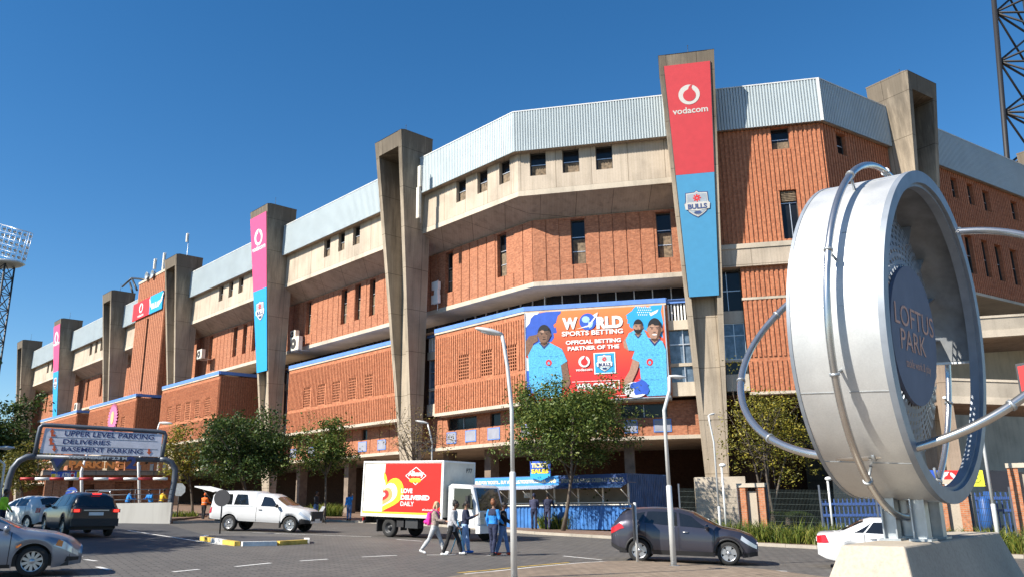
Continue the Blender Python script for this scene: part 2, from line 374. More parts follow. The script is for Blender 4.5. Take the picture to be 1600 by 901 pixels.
for i in range(len(IP) - 1): stripe(ml, Vector((*IP[i], 0)) + Vector((-.12, .28, 0)), Vector((*IP[i + 1], 0)) + Vector((-.12, .28, 0)), .10)
struct(ml.build('road_markings', M['line']))
yl = MB()
for i in range(3): stripe(yl, Vector((*IP[i], 0)) + Vector((-.3, .5, 0)), Vector((*IP[i + 1], 0)) + Vector((-.3, .5, 0)), .09)
struct(yl.build('yellow_road_markings', M['yline']))
# traffic island with painted kerb
ti = [tuple(G(*p)[:2]) for p in ((321, 843.5), (376, 852), (430, 851), (474, 848.5), (474, 845.5), (440, 842.8), (380, 841.8), (328, 841.2))]
tb = MB(); tb.prism(ti, lambda x, y: gz(x, y) - .05, lambda x, y: gz(x, y) + .13); struct(tb.build('traffic_island', M['asphalt']))
tk = MB(); kerb_run(tk, [ti[7]] + ti[:5], -.22, .15, lambda i, j: (i + j) % 2)
o = struct(tk.build('traffic_island_kerb', [M['line'], M['yline']]))

# ---------------------------------------------------------------- stadium
Bc, Cc = (0.24, 50.0), (19.7, 46.0)
FM, FB, FD = face(Bc, 136.0), face(Bc, 101.6), face(Cc, 56.3)
LBC = math.hypot(Cc[0] - Bc[0], Cc[1] - Bc[1])
kB, kC = math.tan(R(17.2)), math.tan(R(22.65))
ST = thing('stadium', 'large brick and concrete stadium with leaning concrete pylons and grey metal top cladding', 'stadium', (-10, 58, -1.9), world=True)
def ext(mb, fr, prof, s0, s1, k0=0, k1=0, mi=0, ends=False):      # sweep an open profile [(w, z)] along the wall with mitred ends
    n = len(prof); v = [(s0 + k0 * p[0], p[0], p[1]) for p in prof] + [(s1 + k1 * p[0], p[0], p[1]) for p in prof]
    fs = [(i, n + i, n + i + 1, i + 1) for i in range(n - 1)]
    if ends: fs += [tuple(range(n)), tuple(range(2 * n - 1, n - 1, -1))]
    mb.fr = fr; mb.add(v, fs, mi)
def wall(mb, fr, s0, s1, z0, z1, w, ops=(), depth=.35, rib=None, mi=0):   # front skin with window reveals, optional ribs (pitch, width, proud)
    mb.fr = fr
    ss = sorted({s0, s1, *[min(max(q, s0), s1) for o in ops for q in o[:2]]}); zs = sorted({z0, z1, *[min(max(q, z0), z1) for o in ops for q in o[2:4]]})
    ins = lambda a, c: any(o[0] < a < o[1] and o[2] < c < o[3] for o in ops)
    for i in range(len(ss) - 1):
        for j in range(len(zs) - 1):
            if not ins((ss[i] + ss[i + 1]) / 2, (zs[j] + zs[j + 1]) / 2):
                mb.quad((ss[i], w, zs[j]), (ss[i + 1], w, zs[j]), (ss[i + 1], w, zs[j + 1]), (ss[i], w, zs[j + 1]), mi)
    for a, b, c, d in [o[:4] for o in ops]:
        if b <= s0 or a >= s1: continue
        for p, q in (((a, c), (a, d)), ((a, d), (b, d)), ((b, d), (b, c)), ((b, c), (a, c))):
            mb.quad((p[0], w, p[1]), (q[0], w, q[1]), (q[0], w - depth, q[1]), (p[0], w - depth, p[1]), mi)
    if rib:
        pitch, wd, pr = rib[:3]; n = int((s1 - s0) / pitch); pitch = (s1 - s0) / max(1, n)
        bands = rib[3] if len(rib) > 3 else ()
        for i in range(n):
            a = s0 + i * pitch + (pitch - wd) / 2; b = a + wd; cuts = [(o[2], o[3]) for o in ops if o[0] < b and o[1] > a] + list(bands)
            segs = [(z0, z1)]
            for c, d in cuts: segs = [q for (e, f) in segs for q in ((e, min(f, c)), (max(e, d), f)) if q[1] - q[0] > .02]
            for e, f in segs:
                mb.add([(a, w, e), (b, w, e), (b, w + pr, e), (a, w + pr, e), (a, w, f), (b, w, f), (b, w + pr, f), (a, w + pr, f)], [(2, 3, 7, 6), (0, 4, 7, 3), (1, 2, 6, 5), (4, 5, 6, 7), (0, 3, 2, 1)], mi)
def window(fr, a, b, c, d, w, bars=(.5,), blind=None, mullion=None, depth=.32, frm='frame', gl='glass', parent=None):
    p = parent or ST; q = MB(fr); y = w - depth; t = .05
    q.box(a, a + t, y, y + .06, c, d); q.box(b - t, b, y, y + .06, c, d); q.box(a + t, b - t, y, y + .06, c, c + t); q.box(a + t, b - t, y, y + .06, d - t, d)
    for k in bars: zz = c + (d - c) * k; q.box(a + t, b - t, y + .005, y + .05, zz - .025, zz + .025, 1)
    for k in (mullion or ()): xx = a + (b - a) * k; q.box(xx - .02, xx + .02, y + .008, y + .055, c + t, d - t, 1)
    o = q.build('window', [M[frm], M['alu']], p)
    g_ = MB(fr); g_.quad((a, y, c), (b, y, c), (b, y, d), (a, y, d)); g_.build('pane', M[gl], o)
    if blind:
        z1 = c + (d - c) * blind; k = MB(fr); k.box(a + .1, b - .06, y + .002, y + .012, c + .06, z1 - .03); k.build('blind', M['blind'], o)
# cladding
def clad(fr, s0, s1, k0=0, k1=0, z0=22.58, z1=25.5):
    q = MB(); pit = .178; q.fr = fr; n = int((s1 - s0) / pit); pit = (s1 - s0) / n
    for i in range(n):
        a = s0 + i * pit
        for x0, x1, w0, w1 in ((0, .50, 0, 0), (.50, .56, 0, -.035), (.56, .80, -.035, -.035), (.80, .81, -.035, -.15), (.81, .93, -.15, -.15), (.93, 1, -.15, 0)):
            q.quad((a + x0 * pit, w0, z0), (a + x1 * pit, w1, z0), (a + x1 * pit, w1, z1), (a + x0 * pit, w0, z1))
    o = q.build('cladding', M['clad'], ST)
    f = MB(); ext(f, fr, [(.015, z1 - .03), (.015, z1 + .045), (-.3, z1 + .05)], s0, s1, k0, k1); f.build('flashing', M['cladflash'], o)
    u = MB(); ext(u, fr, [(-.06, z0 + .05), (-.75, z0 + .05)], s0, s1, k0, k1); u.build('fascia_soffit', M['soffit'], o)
PS = [-12.06, -33.35, -54.9, -76.4, -98.6, -120.5]                 # pylon centres along the long face
WF = lambda z: 1.85 - (27 - z) * 2.71 / 29
WBk = lambda z: -1.18 - (27 - z) * .1 / 29
def pylon(fr, s, ht=1.74, hb=.53):
    hw = lambda z: hb + (ht - hb) * (z + 2) / 29; q = MB(fr); jt = lambda z: .17 + .26 * hw(z) / 1.74
    zs = [-3.2, 4.6, 12, 20, 26.15, 27.35]
    ch = lambda z: WF(z) - max(0, (z - 4.6)) / 21.5 * 2.35
    for i in range(len(zs) - 1):
        a, b = zs[i], zs[i + 1]
        for sg in (-1, 1):
            o0, i0, o1, i1 = s + sg * hw(a), s + sg * (hw(a) - jt(a)), s + sg * hw(b), s + sg * (hw(b) - jt(b))
            q.add([(o0, WF(a), a), (i0, WF(a), a), (i0, WBk(a), a), (o0, WBk(a), a), (o1, WF(b), b), (i1, WF(b), b), (i1, WBk(b), b), (o1, WBk(b), b)],
                  [(0, 1, 5, 4), (1, 2, 6, 5), (2, 3, 7, 6), (3, 0, 4, 7)])
        f0, f1 = ((WF(a) - .012, WF(b) - .012) if (a < 4.6 or a > 26) else (ch(a), ch(b)))
        l0, l1 = hw(a) - jt(a) + .002, hw(b) - jt(b) + .002
        q.hexa([(s - l0, WBk(a) + .01, a), (s + l0, WBk(a) + .01, a), (s + l0, f0, a), (s - l0, f0, a), (s - l1, WBk(b) + .01, b), (s + l1, WBk(b) + .01, b), (s + l1, f1, b), (s - l1, f1, b)])
    z = 27.35; h = hw(z) + .015
    q.hexa([(s - h, WBk(z) - .02, z), (s + h, WBk(z) - .02, z), (s + h, WF(z) + .015, z), (s - h, WF(z) + .015, z), (s - h, WBk(z) - .02, z + .1), (s + h, WBk(z) - .02, z + .1), (s + h, WF(z) - .35, z + .1), (s - h, WF(z) - .35, z + .1)])
    return q.build('pylon', M['pylon'], ST)
for s in PS: pylon(FM, s)
pylon(FB, 11.73, 1.73, .55); pylon(FD, 9.0); pylon(FD, 30.3)
clad(FM, -10.5, 0, 0, kB); clad(FB, 0, 10.2, -kB, 0); clad(FB, 13.3, LBC, 0, kC); clad(FD, 0, 7.5, -kC, 0); clad(FD, 10.6, 28.7); clad(FD, 32, 60)
for i in range(5): clad(FM, PS[i + 1] + 1.6, PS[i] - 1.6)
clad(FM, -127, -122)
q = MB(FB); q.box(LBC - .16, LBC + .01, .004, .03, 22.58, 25.52); q.build('corner_flashing', M['cladflash'], ST)
q = MB(); ext(q, FM, [(-.2, 25.35), (-24, 25.2)], -127, 0, 0, kB); ext(q, FB, [(-.2, 25.35), (-24, 25.2)], 0, LBC, -kB, kC); ext(q, FD, [(-.2, 25.35), (-24, 25.2)], 0, 60, -kC, 0)
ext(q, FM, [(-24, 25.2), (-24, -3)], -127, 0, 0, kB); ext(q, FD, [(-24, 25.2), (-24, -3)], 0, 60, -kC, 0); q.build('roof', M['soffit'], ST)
q = MB(FM); q.quad((-126.5, -.1, -2), (-126.5, -24, -2), (-126.5, -24, 25.4), (-126.5, -.1, 25.4)); q.build('end_wall', M['brick'], ST)
# upper concrete band, sloped soffit and brick storey with tall windows
BW = {0: [(-6.68, -5.6), (-4.34, -3.27), (-2.05, -.98)], 1: [(-25.08, -24.05), (-22.7, -21.7), (-20.4, -19.35)]}
for i in (2, 3, 4, 5): BW[i] = [(a - 21.5 * (i - 1), b - 21.5 * (i - 1)) for a, b in BW[1]]
BK = {0: [(-10.27, -9.38), (-4.4, -3.44)], 1: [(-31.1, -30.2), (-24.97, -24.03), (-22.7, -21.8), (-20.5, -19.66)]}
for i in (2, 3, 4, 5): BK[i] = [(a - 21.5 * (i - 1), b - 21.5 * (i - 1)) for a, b in BK[1]]
ends = [0] + PS
def band(fr, s0, s1, k0, k1, wins, tall):
    ops = [(a, b, 20.93, 22.66) for a, b in wins]
    e0, e1 = s0 + k0 * -.58, s1 + k1 * -.58
    q = MB(); wall(q, fr, e0, e1, 19.95, 22.66, -.58, ops); o = q.build('concrete_band', M['concrete'], ST)
    l = MB(); ext(l, fr, [(-.6, 19.95), (-.555, 19.92), (-.555, 19.55), (-.6, 19.545)], s0, s1, k0, k1); l.build('lip', M['lipcon'], o)
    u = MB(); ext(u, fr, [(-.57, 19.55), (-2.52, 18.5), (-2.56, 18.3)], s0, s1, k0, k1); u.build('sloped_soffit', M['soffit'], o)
    for a, b in wins: window(fr, a, b, 20.95, 22.6, -.58, (.5,), .48)
    e0, e1 = s0 + k0 * -2.5, s1 + k1 * -2.5
    q = MB(); wall(q, fr, e0, e1, 14.05, 18.45, -2.5, [(a, b, 15.1, 18.3) for a, b in tall], .4, (.88, .82, .05)); o = q.build('brick_storey', M['brick'], ST)
    l = MB(); ext(l, fr, [(-2.5, 14.06), (-2.40, 14.05), (-2.40, 13.74), (-2.46, 13.70), (-6.2, 13.70)], s0, s1, k0, k1); l.build('lip', M['lipcon'], o)
    for a, b in tall: window(fr, a, b, 15.12, 18.28, -2.5, (.3, .62), .58, None, .38)
    # dark gallery behind the parapet of the lower boxes
    q = MB(); ext(q, fr, [(-5.2, 13.7), (-5.2, 11.8)], s0, s1, k0, k1); o = q.build('gallery', M['glass'], ST)
    x = s0 + 1
    while x < s1 - 2: c = MB(fr); c.box(x, x + .07, -5.19, -5.08, 11.9, 13.7); x += 1.25; c.build('mullion', M['alu'] if s0 > -14 else M['frame'], o)
    q = MB(); ext(q, fr, [(-1.15, 11.95), (-5.2, 11.9)], s0, s1, k0, k1); q.build('box_roof', M['soffit'], ST)
for i in range(6):
    band(FM, PS[i] if i < 6 else -127, ends[i], 0, kB if i == 0 else 0, BW[i], BK[i])
band(FB, 0, 12.6, -kB, 0, [(1.0, 2.1), (3.22, 4.35), (5.46, 6.57)], [(3.38, 4.34), (9.11, 10.08)])
# lower projecting boxes of ribbed brick
def lattice(mb, fr, a, b, c, d, w, nx=5, nz=8):
    mb.fr = fr; y0, y1 = w - .10, w - .005; bx = (b - a) / nx; bz = (d - c) / nz
    for i in range(nx + 1): x = a + i * bx; mb.box(max(a, x - .035), min(b, x + .035), y0, y1, c, d)
    for j in range(nz + 1): z = c + j * bz; mb.box(a, b, y0, y1 - .003, max(c, z - .03), min(d, z + .03))
def lowbox(fr, s0, s1, k0, k1, w, grids, lret=True, rret=True, z0=5.9):
    e0, e1 = s0 + k0 * w, s1 + k1 * w
    ops = [(a, b, 8.0, 9.75) for a, b in grids]
    q = MB(); wall(q, fr, e0, e1, z0, 11.64, w, ops, .33, (.235, .125, .055, [(7.68, 7.98), (11.3, 11.64)]))
    for a, b in grids: lattice(q, fr, a, b, 8.0, 9.75, w)
    o = q.build('brick_box', M['rib'], ST)
    if grids:
        k = MB(fr)
        for a, b in grids: k.quad((a, w - .32, 8), (b, w - .32, 8), (b, w - .32, 9.75), (a, w - .32, 9.75))
        k.build('vent_backing', M['black'], o)
    for sd, s in ((-1, e0), (1, e1)):
        if (sd < 0 and lret) or (sd > 0 and rret):
            f2 = Fr(fr.P(s, w, 0), fr.ey * (-sd), fr.ex * sd, fr.ez); r = MB(); dp = 4.5
            if sd < 0: wall(r, f2, -dp, 0, z0, 11.64, 0, (), .1, (.235, .125, .055)) if False else wall(r, Fr(fr.P(s, w, 0), fr.ey, -fr.ex, fr.ez), -dp, 0, z0, 11.64, 0, (), .1, (.235, .125, .055))
            else: wall(r, Fr(fr.P(s, w, 0), -fr.ey, fr.ex, fr.ez), 0, dp, z0, 11.64, 0, (), .1, (.235, .125, .055, [(7.68, 7.98)]))
            r.build('brick_return', M['rib'], o)
            l = MB(fr); x0, x1 = (s - .06, s + .2) if sd < 0 else (s - .2, s + .06); l.box(x0, x1, w - 4.5, w - .01, 11.76, 12.06); l.build('return_coping', M['blue'], o)
    l = MB(); ext(l, fr, [(w, 11.62), (w + .075, 11.62), (w + .075, 11.76), (w - .2, 11.77)], e0 - k0 * w, e1 - k1 * w, k0, k1); l.build('coping', M['lipcon'], o)
    l = MB(); ext(l, fr, [(w - .1, 11.765), (w + .10, 11.765), (w + .10, 12.06), (w - .5, 12.09), (w - 1.4, 12.0)], e0 - k0 * w, e1 - k1 * w, k0, k1, 0, True); l.build('roof_edge', M['blue'], o)
    l = MB(); ext(l, fr, [(w, z0 + .02), (w + .06, z0 + .02), (w + .06, z0 - .2), (-2.9, z0 - .2)], e0 - k0 * w, e1 - k1 * w, k0, k1); l.build('base_lip', M['lipcon'], o)
lowbox(FM, -9.65, 0, 0, kB, -1.1, [(-7.0, -5.9), (-4.63, -3.53), (-2.2, -1.15)], True, False)
lowbox(FB, 0, 9.42, -kB, 0, -1.1, [], False, True)
lowbox(FM, -31.1, -13.5, 0, 0, -1.1, [(-28.3 + 2.4 * k, -27.2 + 2.4 * k) for k in range(5)])
lowbox(FM, -51.5, -37.6, 0, 0, 2.6, [(-49.6 + 2.3 * k, -48.5 + 2.3 * k) for k in range(5)])
lowbox(FM, -75.0, -58.8, 0, 0, 2.7, [(-72.5 + 2.4 * k, -71.4 + 2.4 * k) for k in range(5)])
lowbox(FM, -97.0, -80.2, 0, 0, 2.7, [])
# narrow glazed slots between boxes and pylons
def slot(fr, s0, s1, w):
    for k_, (d0, d1, c0, c1) in enumerate(((.5, 0, 5.9, 6.75), (.4, .15, 7.75, 7.95), (.5, 0, 10.05, 10.65))): q = MB(fr); q.box(s0, s1, w - d0, w - d1, c0, c1); o = q.build('slot_spandrel', M['lipcon'], ST)
    g_ = MB(fr); g_.quad((s0, w - .3, 6.75), (s1, w - .3, 6.75), (s1, w - .3, 10.05), (s0, w - .3, 10.05)); g_.build('slot_glass', M['blueglass'], o)
    b = MB(fr); n = max(1, round((s1 - s0) / .75))
    for i in range(n + 1): x = s0 + (s1 - s0) * i / n; b.box(x - .03, x + .03, w - .3, w - .2, 6.75, 10.05)
    b.box(s0, s1, w - .29, w - .21, 9.1, 9.17); b.build('slot_frame', M['alu'], o)
    r_ = MB(fr); x = s0 + .06
    while x < s1 - .05: r_.box(x, x + .10, w - .12, w - .07, 10.66, 11.7); x += .2
    r_.build('slot_louvre', M['wv'], o)
    d = MB(fr); d.quad((s0, w - .35, 10.6), (s1, w - .35, 10.6), (s1, w - .35, 11.9), (s0, w - .35, 11.9)); d.build('slot_back', M['black'], o)
    t = MB(fr); t.box(s0, s1, w - .3, w + .05, 11.74, 12.0); t.build('slot_roof_edge', M['blue'], o)
slot(FM, -11.4, -9.66, -1.75); slot(FB, 9.43, 11.2, -1.3); slot(FM, -33.0, -31.12, -1.75)
# office storey under the boxes, then the open undercroft
def low(fr, s0, s1, k0, k1, wins=(), vents=()):
    w = -2.2; e0, e1 = s0 + k0 * w, s1 + k1 * w
    q = MB(); wall(q, fr, e0, e1, 3.6, 5.75, w, [(a, b, 4.72, 5.6) for a, b in wins], .2, (1.24, 1.18, .04)); o = q.build('office_storey', M['brick'], ST)
    l = MB(); ext(l, fr, [(w, 3.62), (w + .10, 3.6), (w + .10, 3.38), (w, 3.36), (-16, 3.36)], s0, s1, k0, k1); l.build('slab_edge', M['lipcon'], o)
    for a, b in wins: window(fr, a, b, 4.74, 5.6, w, (), None, (.5,) if b - a > 1.5 else None, .18)
    for a, b in vents:
        v = MB(fr); v.box(a, b, w + .045, w + .075, 3.82, 4.62); v.box(a + .06, b - .06, w + .075, w + .085, 3.88, 4.56, 1); v.build('vent_panel', [M['blue'], mat('vent_grey', (.30, .31, .36), .5)], o)
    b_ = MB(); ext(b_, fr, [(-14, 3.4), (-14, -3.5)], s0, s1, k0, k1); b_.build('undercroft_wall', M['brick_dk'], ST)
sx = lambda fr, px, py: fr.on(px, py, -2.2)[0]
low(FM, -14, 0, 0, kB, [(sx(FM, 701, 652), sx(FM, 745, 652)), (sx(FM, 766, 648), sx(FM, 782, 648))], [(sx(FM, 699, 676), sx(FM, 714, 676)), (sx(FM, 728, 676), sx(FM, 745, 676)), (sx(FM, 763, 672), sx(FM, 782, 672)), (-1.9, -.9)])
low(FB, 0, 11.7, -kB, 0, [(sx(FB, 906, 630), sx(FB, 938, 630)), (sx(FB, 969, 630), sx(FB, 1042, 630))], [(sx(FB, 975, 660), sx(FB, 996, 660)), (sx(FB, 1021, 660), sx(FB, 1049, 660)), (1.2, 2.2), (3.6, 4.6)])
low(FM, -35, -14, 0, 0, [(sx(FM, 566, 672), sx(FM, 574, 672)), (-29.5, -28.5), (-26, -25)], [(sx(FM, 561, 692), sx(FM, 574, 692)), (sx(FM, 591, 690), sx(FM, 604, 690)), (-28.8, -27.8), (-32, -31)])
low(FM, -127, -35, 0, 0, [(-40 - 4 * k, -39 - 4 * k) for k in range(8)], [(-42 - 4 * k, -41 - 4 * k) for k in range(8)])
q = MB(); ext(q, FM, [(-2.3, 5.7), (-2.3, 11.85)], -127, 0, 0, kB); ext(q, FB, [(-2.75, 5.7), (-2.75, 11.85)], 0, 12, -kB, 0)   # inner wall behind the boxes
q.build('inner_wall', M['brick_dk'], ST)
for px in (765, 984, 575, 700, 545, 470):
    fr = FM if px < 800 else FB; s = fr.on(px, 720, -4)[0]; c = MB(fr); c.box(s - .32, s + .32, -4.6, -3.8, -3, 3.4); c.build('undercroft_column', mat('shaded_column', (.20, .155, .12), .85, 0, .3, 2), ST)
# brick face right of the bannered pylon
cops = [(16.68, 17.77, 21.07, 22.55), (16.83, 17.85, 15.12, 18.3)]
q = MB(); wall(q, FB, 12.9, LBC - kC * .4, 14.9, 22.6, -.4, cops, .3, (.27, .15, .06)); q.build('brick_face', M['rib'], ST)
window(FB, 16.68, 17.77, 21.07, 22.55, -.4, (.5,), .42); window(FB, 16.83, 17.85, 15.14, 18.3, -.4, (.75,), None, (.55,), .28)
l = MB(FB)
for k in range(6): l.box(16.9, 17.78, -.6, -.5, 17.6 + k * .11, 17.67 + k * .11)
l.build('louvre', M['blind'], ST)
l = MB(FB); l.box(12.6, LBC - .2, -1, -.1, 13.5, 14.62); l.build('concrete_beam', M['concrete'], ST)
l = MB(FB); l.box(12.6, LBC - .2, -1, -.04, 14.62, 14.92); l.build('beam_cap', M['lipcon'], ST)
q = MB(); wall(q, FB, 14.05, LBC - kC * .4, 5.85, 13.5, -.4, [(17.0, 18.1, 11.9, 13.3)], .3, (.27, .15, .06, [(11.42, 11.62), (7.7, 7.95)])); lattice(q, FB, 17.0, 18.1, 11.9, 13.3, -.4, 5, 6); q.build('brick_face_lower', M['rib'], ST)
for c0, c1 in ((11.45, 11.6), (5.7, 5.86)): l = MB(FB); l.box(14.0, LBC - .2, -1, -.33, c0, c1); l.build('string_course', M['lipcon'], ST)
for c0, c1 in ((10.15, 10.9), (6.0, 7.0), (7.75, 7.9)): l = MB(FB); l.box(12.7, 14.04, -1.4, -.75, c0, c1); l.build('slot_spandrel', M['lipcon'], ST)
window(FB, 12.75, 14.03, 10.9, 13.45, -.7, (.5,), None, (.35,), .2); window(FB, 12.75, 14.03, 7.9, 10.15, -.7, (.66,), None, (.5,), .2, 'alu', 'blueglass'); window(FB, 12.75, 14.03, 7.0, 7.75, -.7, (), None, None, .2, 'frame', 'glass')
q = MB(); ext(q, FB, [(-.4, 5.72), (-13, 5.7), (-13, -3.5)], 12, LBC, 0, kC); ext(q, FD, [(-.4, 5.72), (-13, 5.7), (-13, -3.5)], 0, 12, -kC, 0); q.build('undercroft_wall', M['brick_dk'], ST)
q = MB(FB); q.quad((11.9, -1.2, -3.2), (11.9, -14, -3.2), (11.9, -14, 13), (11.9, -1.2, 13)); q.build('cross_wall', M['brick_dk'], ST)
# right-hand face
q = MB(); wall(q, FD, kC * .4, 8, 5.85, 22.6, -.4, [(1.7, 2.7, 20.86, 22.35)], .3, (.27, .15, .06)); q.build('brick_face', M['rib'], ST); window(FD, 1.7, 2.7, 20.86, 22.35, -.4, (.5,))
ew = [(15.15, 16.1, 20.6, 22.2), (17.5, 18.35, 20.5, 22.2), (19.7, 20.62, 20.42, 22.1), (15.9, 16.9, 15, 17.9), (18.1, 19.1, 15.05, 17.9), (20.05, 21.05, 15, 17.85), (22.4, 23.4, 15, 17.85), (25, 26, 15, 17.85), (24, 25, 20.5, 22.1)]
q = MB(); wall(q, FD, 9.5, 60, 13.6, 22.6, -.4, ew, .3, (.27, .15, .06)); o = q.build('brick_face', M['rib'], ST)
for e in ew: window(FD, *e, -.4, (.5,))
l = MB(); ext(l, FD, [(-.4, 13.62), (-.30, 13.62), (-.30, 13.42), (-.5, 13.40), (-9, 13.4), (-9, -4)], 9.5, 60); l.build('slab_edge', M['lipcon'], o)
# stair tower between two far pylons
tw = .5; t0, t1 = -68.3, -59.0
tops = [(-64.4, -63.7, 13, 21.9)]
q = MB(); wall(q, FM, t0, t1, 11.9, 27.0, tw, tops, .4, (.55, .47, .05)); o = q.build('stair_tower', M['brick'], ST)
r = MB(); wall(r, Fr(FM.P(t1, tw, 0), -FM.ey, FM.ex, FM.ez), 0, 14, 11.9, 27.0, 0, (), .1, (.55, .47, .05)); wall(r, Fr(FM.P(t0, tw, 0), FM.ey, -FM.ex, FM.ez), -14, 0, 11.9, 27, 0); r.build('tower_return', M['brick'], o)
l = MB(FM); l.box(t0 - .1, t1 + .1, tw - 14, tw + .12, 27.0, 27.3); l.build('tower_cap', M['lipcon'], o)
window(FM, -64.4, -63.7, 13.05, 21.9, tw, (.12, .26, .4, .55, .7, .85), None, None, .3, parent=o)
q = MB(FM); q.box(-56, -44, -20, -6, 25.3, 28.3); q.build('roof_plant_room', M['brick'], ST)

# concrete parking ramp seen under the right-hand face
FR_ = face((28.0, 47.5), 99.0)
RP = thing('parking_ramp', 'open concrete parking ramp with two pale beams under the right stadium wall', 'parking ramp', (30, 47, -3), world=True)
cz = lambda px, py: FR_.on(px, py)
for pts in (((1478, 497), (1700, 483), (1700, 516), (1478, 531)), ((1484, 590), (1700, 597), (1700, 636), (1484, 629))):
    p = [cz(*k) for k in pts]; l = MB(FR_); l.slab(p, -.5, 0); o = l.build('ramp_beam', M['plinth'], RP)
    p2 = [(p[0][0], p[0][1]), (p[1][0], p[1][1]), (p[1][0], p[1][1] - .14), (p[0][0], p[0][1] - .14)]; l = MB(FR_); l.slab(p2, 0, .06); p3 = [(p[3][0], p[3][1]), (p[2][0], p[2][1]), (p[2][0], p[2][1] + .42), (p[3][0], p[3][1] + .42)]; l.slab(p3, 0, .05); l.build('beam_edge', M['lipcon'], o)
    l = MB(FR_); l.slab([(p[3][0], p[3][1] + .1), (p[2][0], p[2][1] + .1), (p[2][0], p[2][1] + .3), (p[3][0], p[3][1] + .3)], -7, -.5); l.build('ramp_deck', M['soffit'], o)
for px in (1476, 1640):
    a = cz(px, 600)[0]; l = MB(FR_); l.box(a - .32, a + .32, -.75, -.05, -3.5, 9.5); l.build('ramp_column', M['soffit'], RP)
# ---------------------------------------------------------------- signs and fittings on the stadium
def ring_logo(mb, a, c, r, b, wm, rm, sx=1.0):                    # white ring with a red comma entering from the top
    disc(mb, a, c, r * sx, r, b, wm, 32)
    pts = [(-.05, .56), (.02, .78), (.18, .93), (.42, .99), (.30, .84), (.27, .66), (.34, .48)]
    cir = [(.60 * math.cos(t) + .02, .60 * math.sin(t) - .08) for t in [R(62) - 2 * math.pi * k / 30 for k in range(1, 25)]]
    mb.poly([(a + p[0] * r * sx, b + .012, c + p[1] * r) for p in pts + cir], rm)
SH = [(0, 1.18), (.18, 1.02), (.92, .98), (.95, .22), (1.04, .02), (.98, -.3), (.72, -.72), (.36, -1.0), (0, -1.2)]
SH = SH + [(-x, z) for x, z in SH[-2:0:-1]]
def crest(mb, a, c, r, b, navy, white, grey, red, sx=1.0):
    for k, mi, db in ((1.0, navy, 0), (.93, white, .012), (.84, grey, .024)):
        mb.poly([(a + x * r * k * sx, b + db, c + z * r * k) for x, z in SH], mi)
    for k in range(8):
        t = 2 * math.pi * k / 8; d = Vector((math.cos(t), math.sin(t))); n = Vector((-d.y, d.x))
        mb.poly([(a + q.x * r * sx, b + .036, c + (.48 + q.y) * r) for q in (d * .07 - n * .05, d * .3 - n * .06, d * .34, d * .3 + n * .06, d * .07 + n * .05)], red)
    mb.poly([(a + x * r * sx, b + .036, c + z * r) for x, z in ((-1.04, .02), (-.7, .12), (.7, .12), (1.04, .02), (.98, -.46), (0, -.62), (-.98, -.46))], white)
    write(mb, 'BULLS', a - .78 * r * sx, a + .78 * r * sx, c - .46 * r, c - .02 * r, b + .05, navy, .04)
    disc(mb, a, c - .76 * r, .3 * r * sx, .13 * r, b + .036, navy, 16)
def front_frame(fr, s):
    z0 = 18.0; e = (fr.P(s, WF(26), 26) - fr.P(s, WF(10), 10)).normalized(); return Fr(fr.P(s, WF(z0), z0), fr.ex, fr.ex.cross(e) * (1 if fr.ex.cross(e).dot(fr.ey) > 0 else -1), e), z0
def long_banner(fr, s, ztop, zmid, zbot, hwf, c_top, c_bot, white, label, lz, lr, tz, cz_, cr):
    f, z0 = front_frame(fr, s); T = thing('banner', label, 'banner', f.P(0, .05, zbot - z0), world=True, group='banners on the stadium pylons')
    k = 1 / math.cos(math.atan(2.71 / 29)); q = lambda z: (z - z0) * k
    for nm, za, zb, mt in (('upper_panel', zmid, ztop, c_top), ('lower_panel', zbot, zmid - .01, c_bot)):
        b = MB(f); b.slab([(-hwf(za), q(za)), (hwf(za), q(za)), (hwf(zb), q(zb)), (-hwf(zb), q(zb))], .02, .09); b.build(nm, mt, T)
    b = MB(f); ring_logo(b, 0, q(lz), lr, .105, 0, 1); b.build('logo', [white, c_top], T)
    b = MB(f); tw_ = lr * 1.65; write(b, 'vodacom', -tw_, tw_, q(tz), q(tz) + lr * .62, .105, 0, .02); b.build('lettering', white, T)
    b = MB(f); crest(b, 0, q(cz_), cr, .105, 0, 1, 2, 3); b.build('crest', [mat('crest_navy', (.05, .08, .2), .5), white, mat('crest_grey', (.34, .39, .44), .5), M['red']], T)
    e = MB(f)
    for sg in (-1, 1): e.tube([(sg * (hwf(zbot) + .03), .06, q(zbot)), (sg * (hwf(ztop) + .03), .06, q(ztop))], .02, 6)
    e.build('edge_cable', M['steel'], T)
def fz(fr, s, py):                                                  # height on a pylon front seen at photo row py
    lo, hi = -2, 28
    for _ in range(40):
        mz = (lo + hi) / 2; p = fr.P(s, WF(mz), mz); y = 450.5 - FPX * p.dot(AU) / p.dot(AF)
        if y > py: lo = mz
        else: hi = mz
    return lo
hwp = lambda z: (.55 + 1.18 * (z + 2) / 29) - .18 - .1 * (z / 27)
long_banner(FB, 11.73, 26.55, fz(FB, 11.73, 272), fz(FB, 11.73, 462.5), hwp, M['coral'], M['sky'], M['greyv'], 'tall faded red and light blue banner on the pylon right of the betting billboard', fz(FB, 11.73, 149), .66, fz(FB, 11.73, 178), fz(FB, 11.73, 319), .74)
hw3 = lambda z: (.53 + 1.21 * (z + 2) / 29) - .10
long_banner(FM, PS[1], 26.6, fz(FM, PS[1], 452), fz(FM, PS[1], 580), hw3, M['pink'], M['cyan'], M['wv'], 'pink and bright blue banner on the pylon with a rusty wall lamp left of the hollow one', fz(FM, PS[1], 371), .8, fz(FM, PS[1], 391), fz(FM, PS[1], 485), .8)
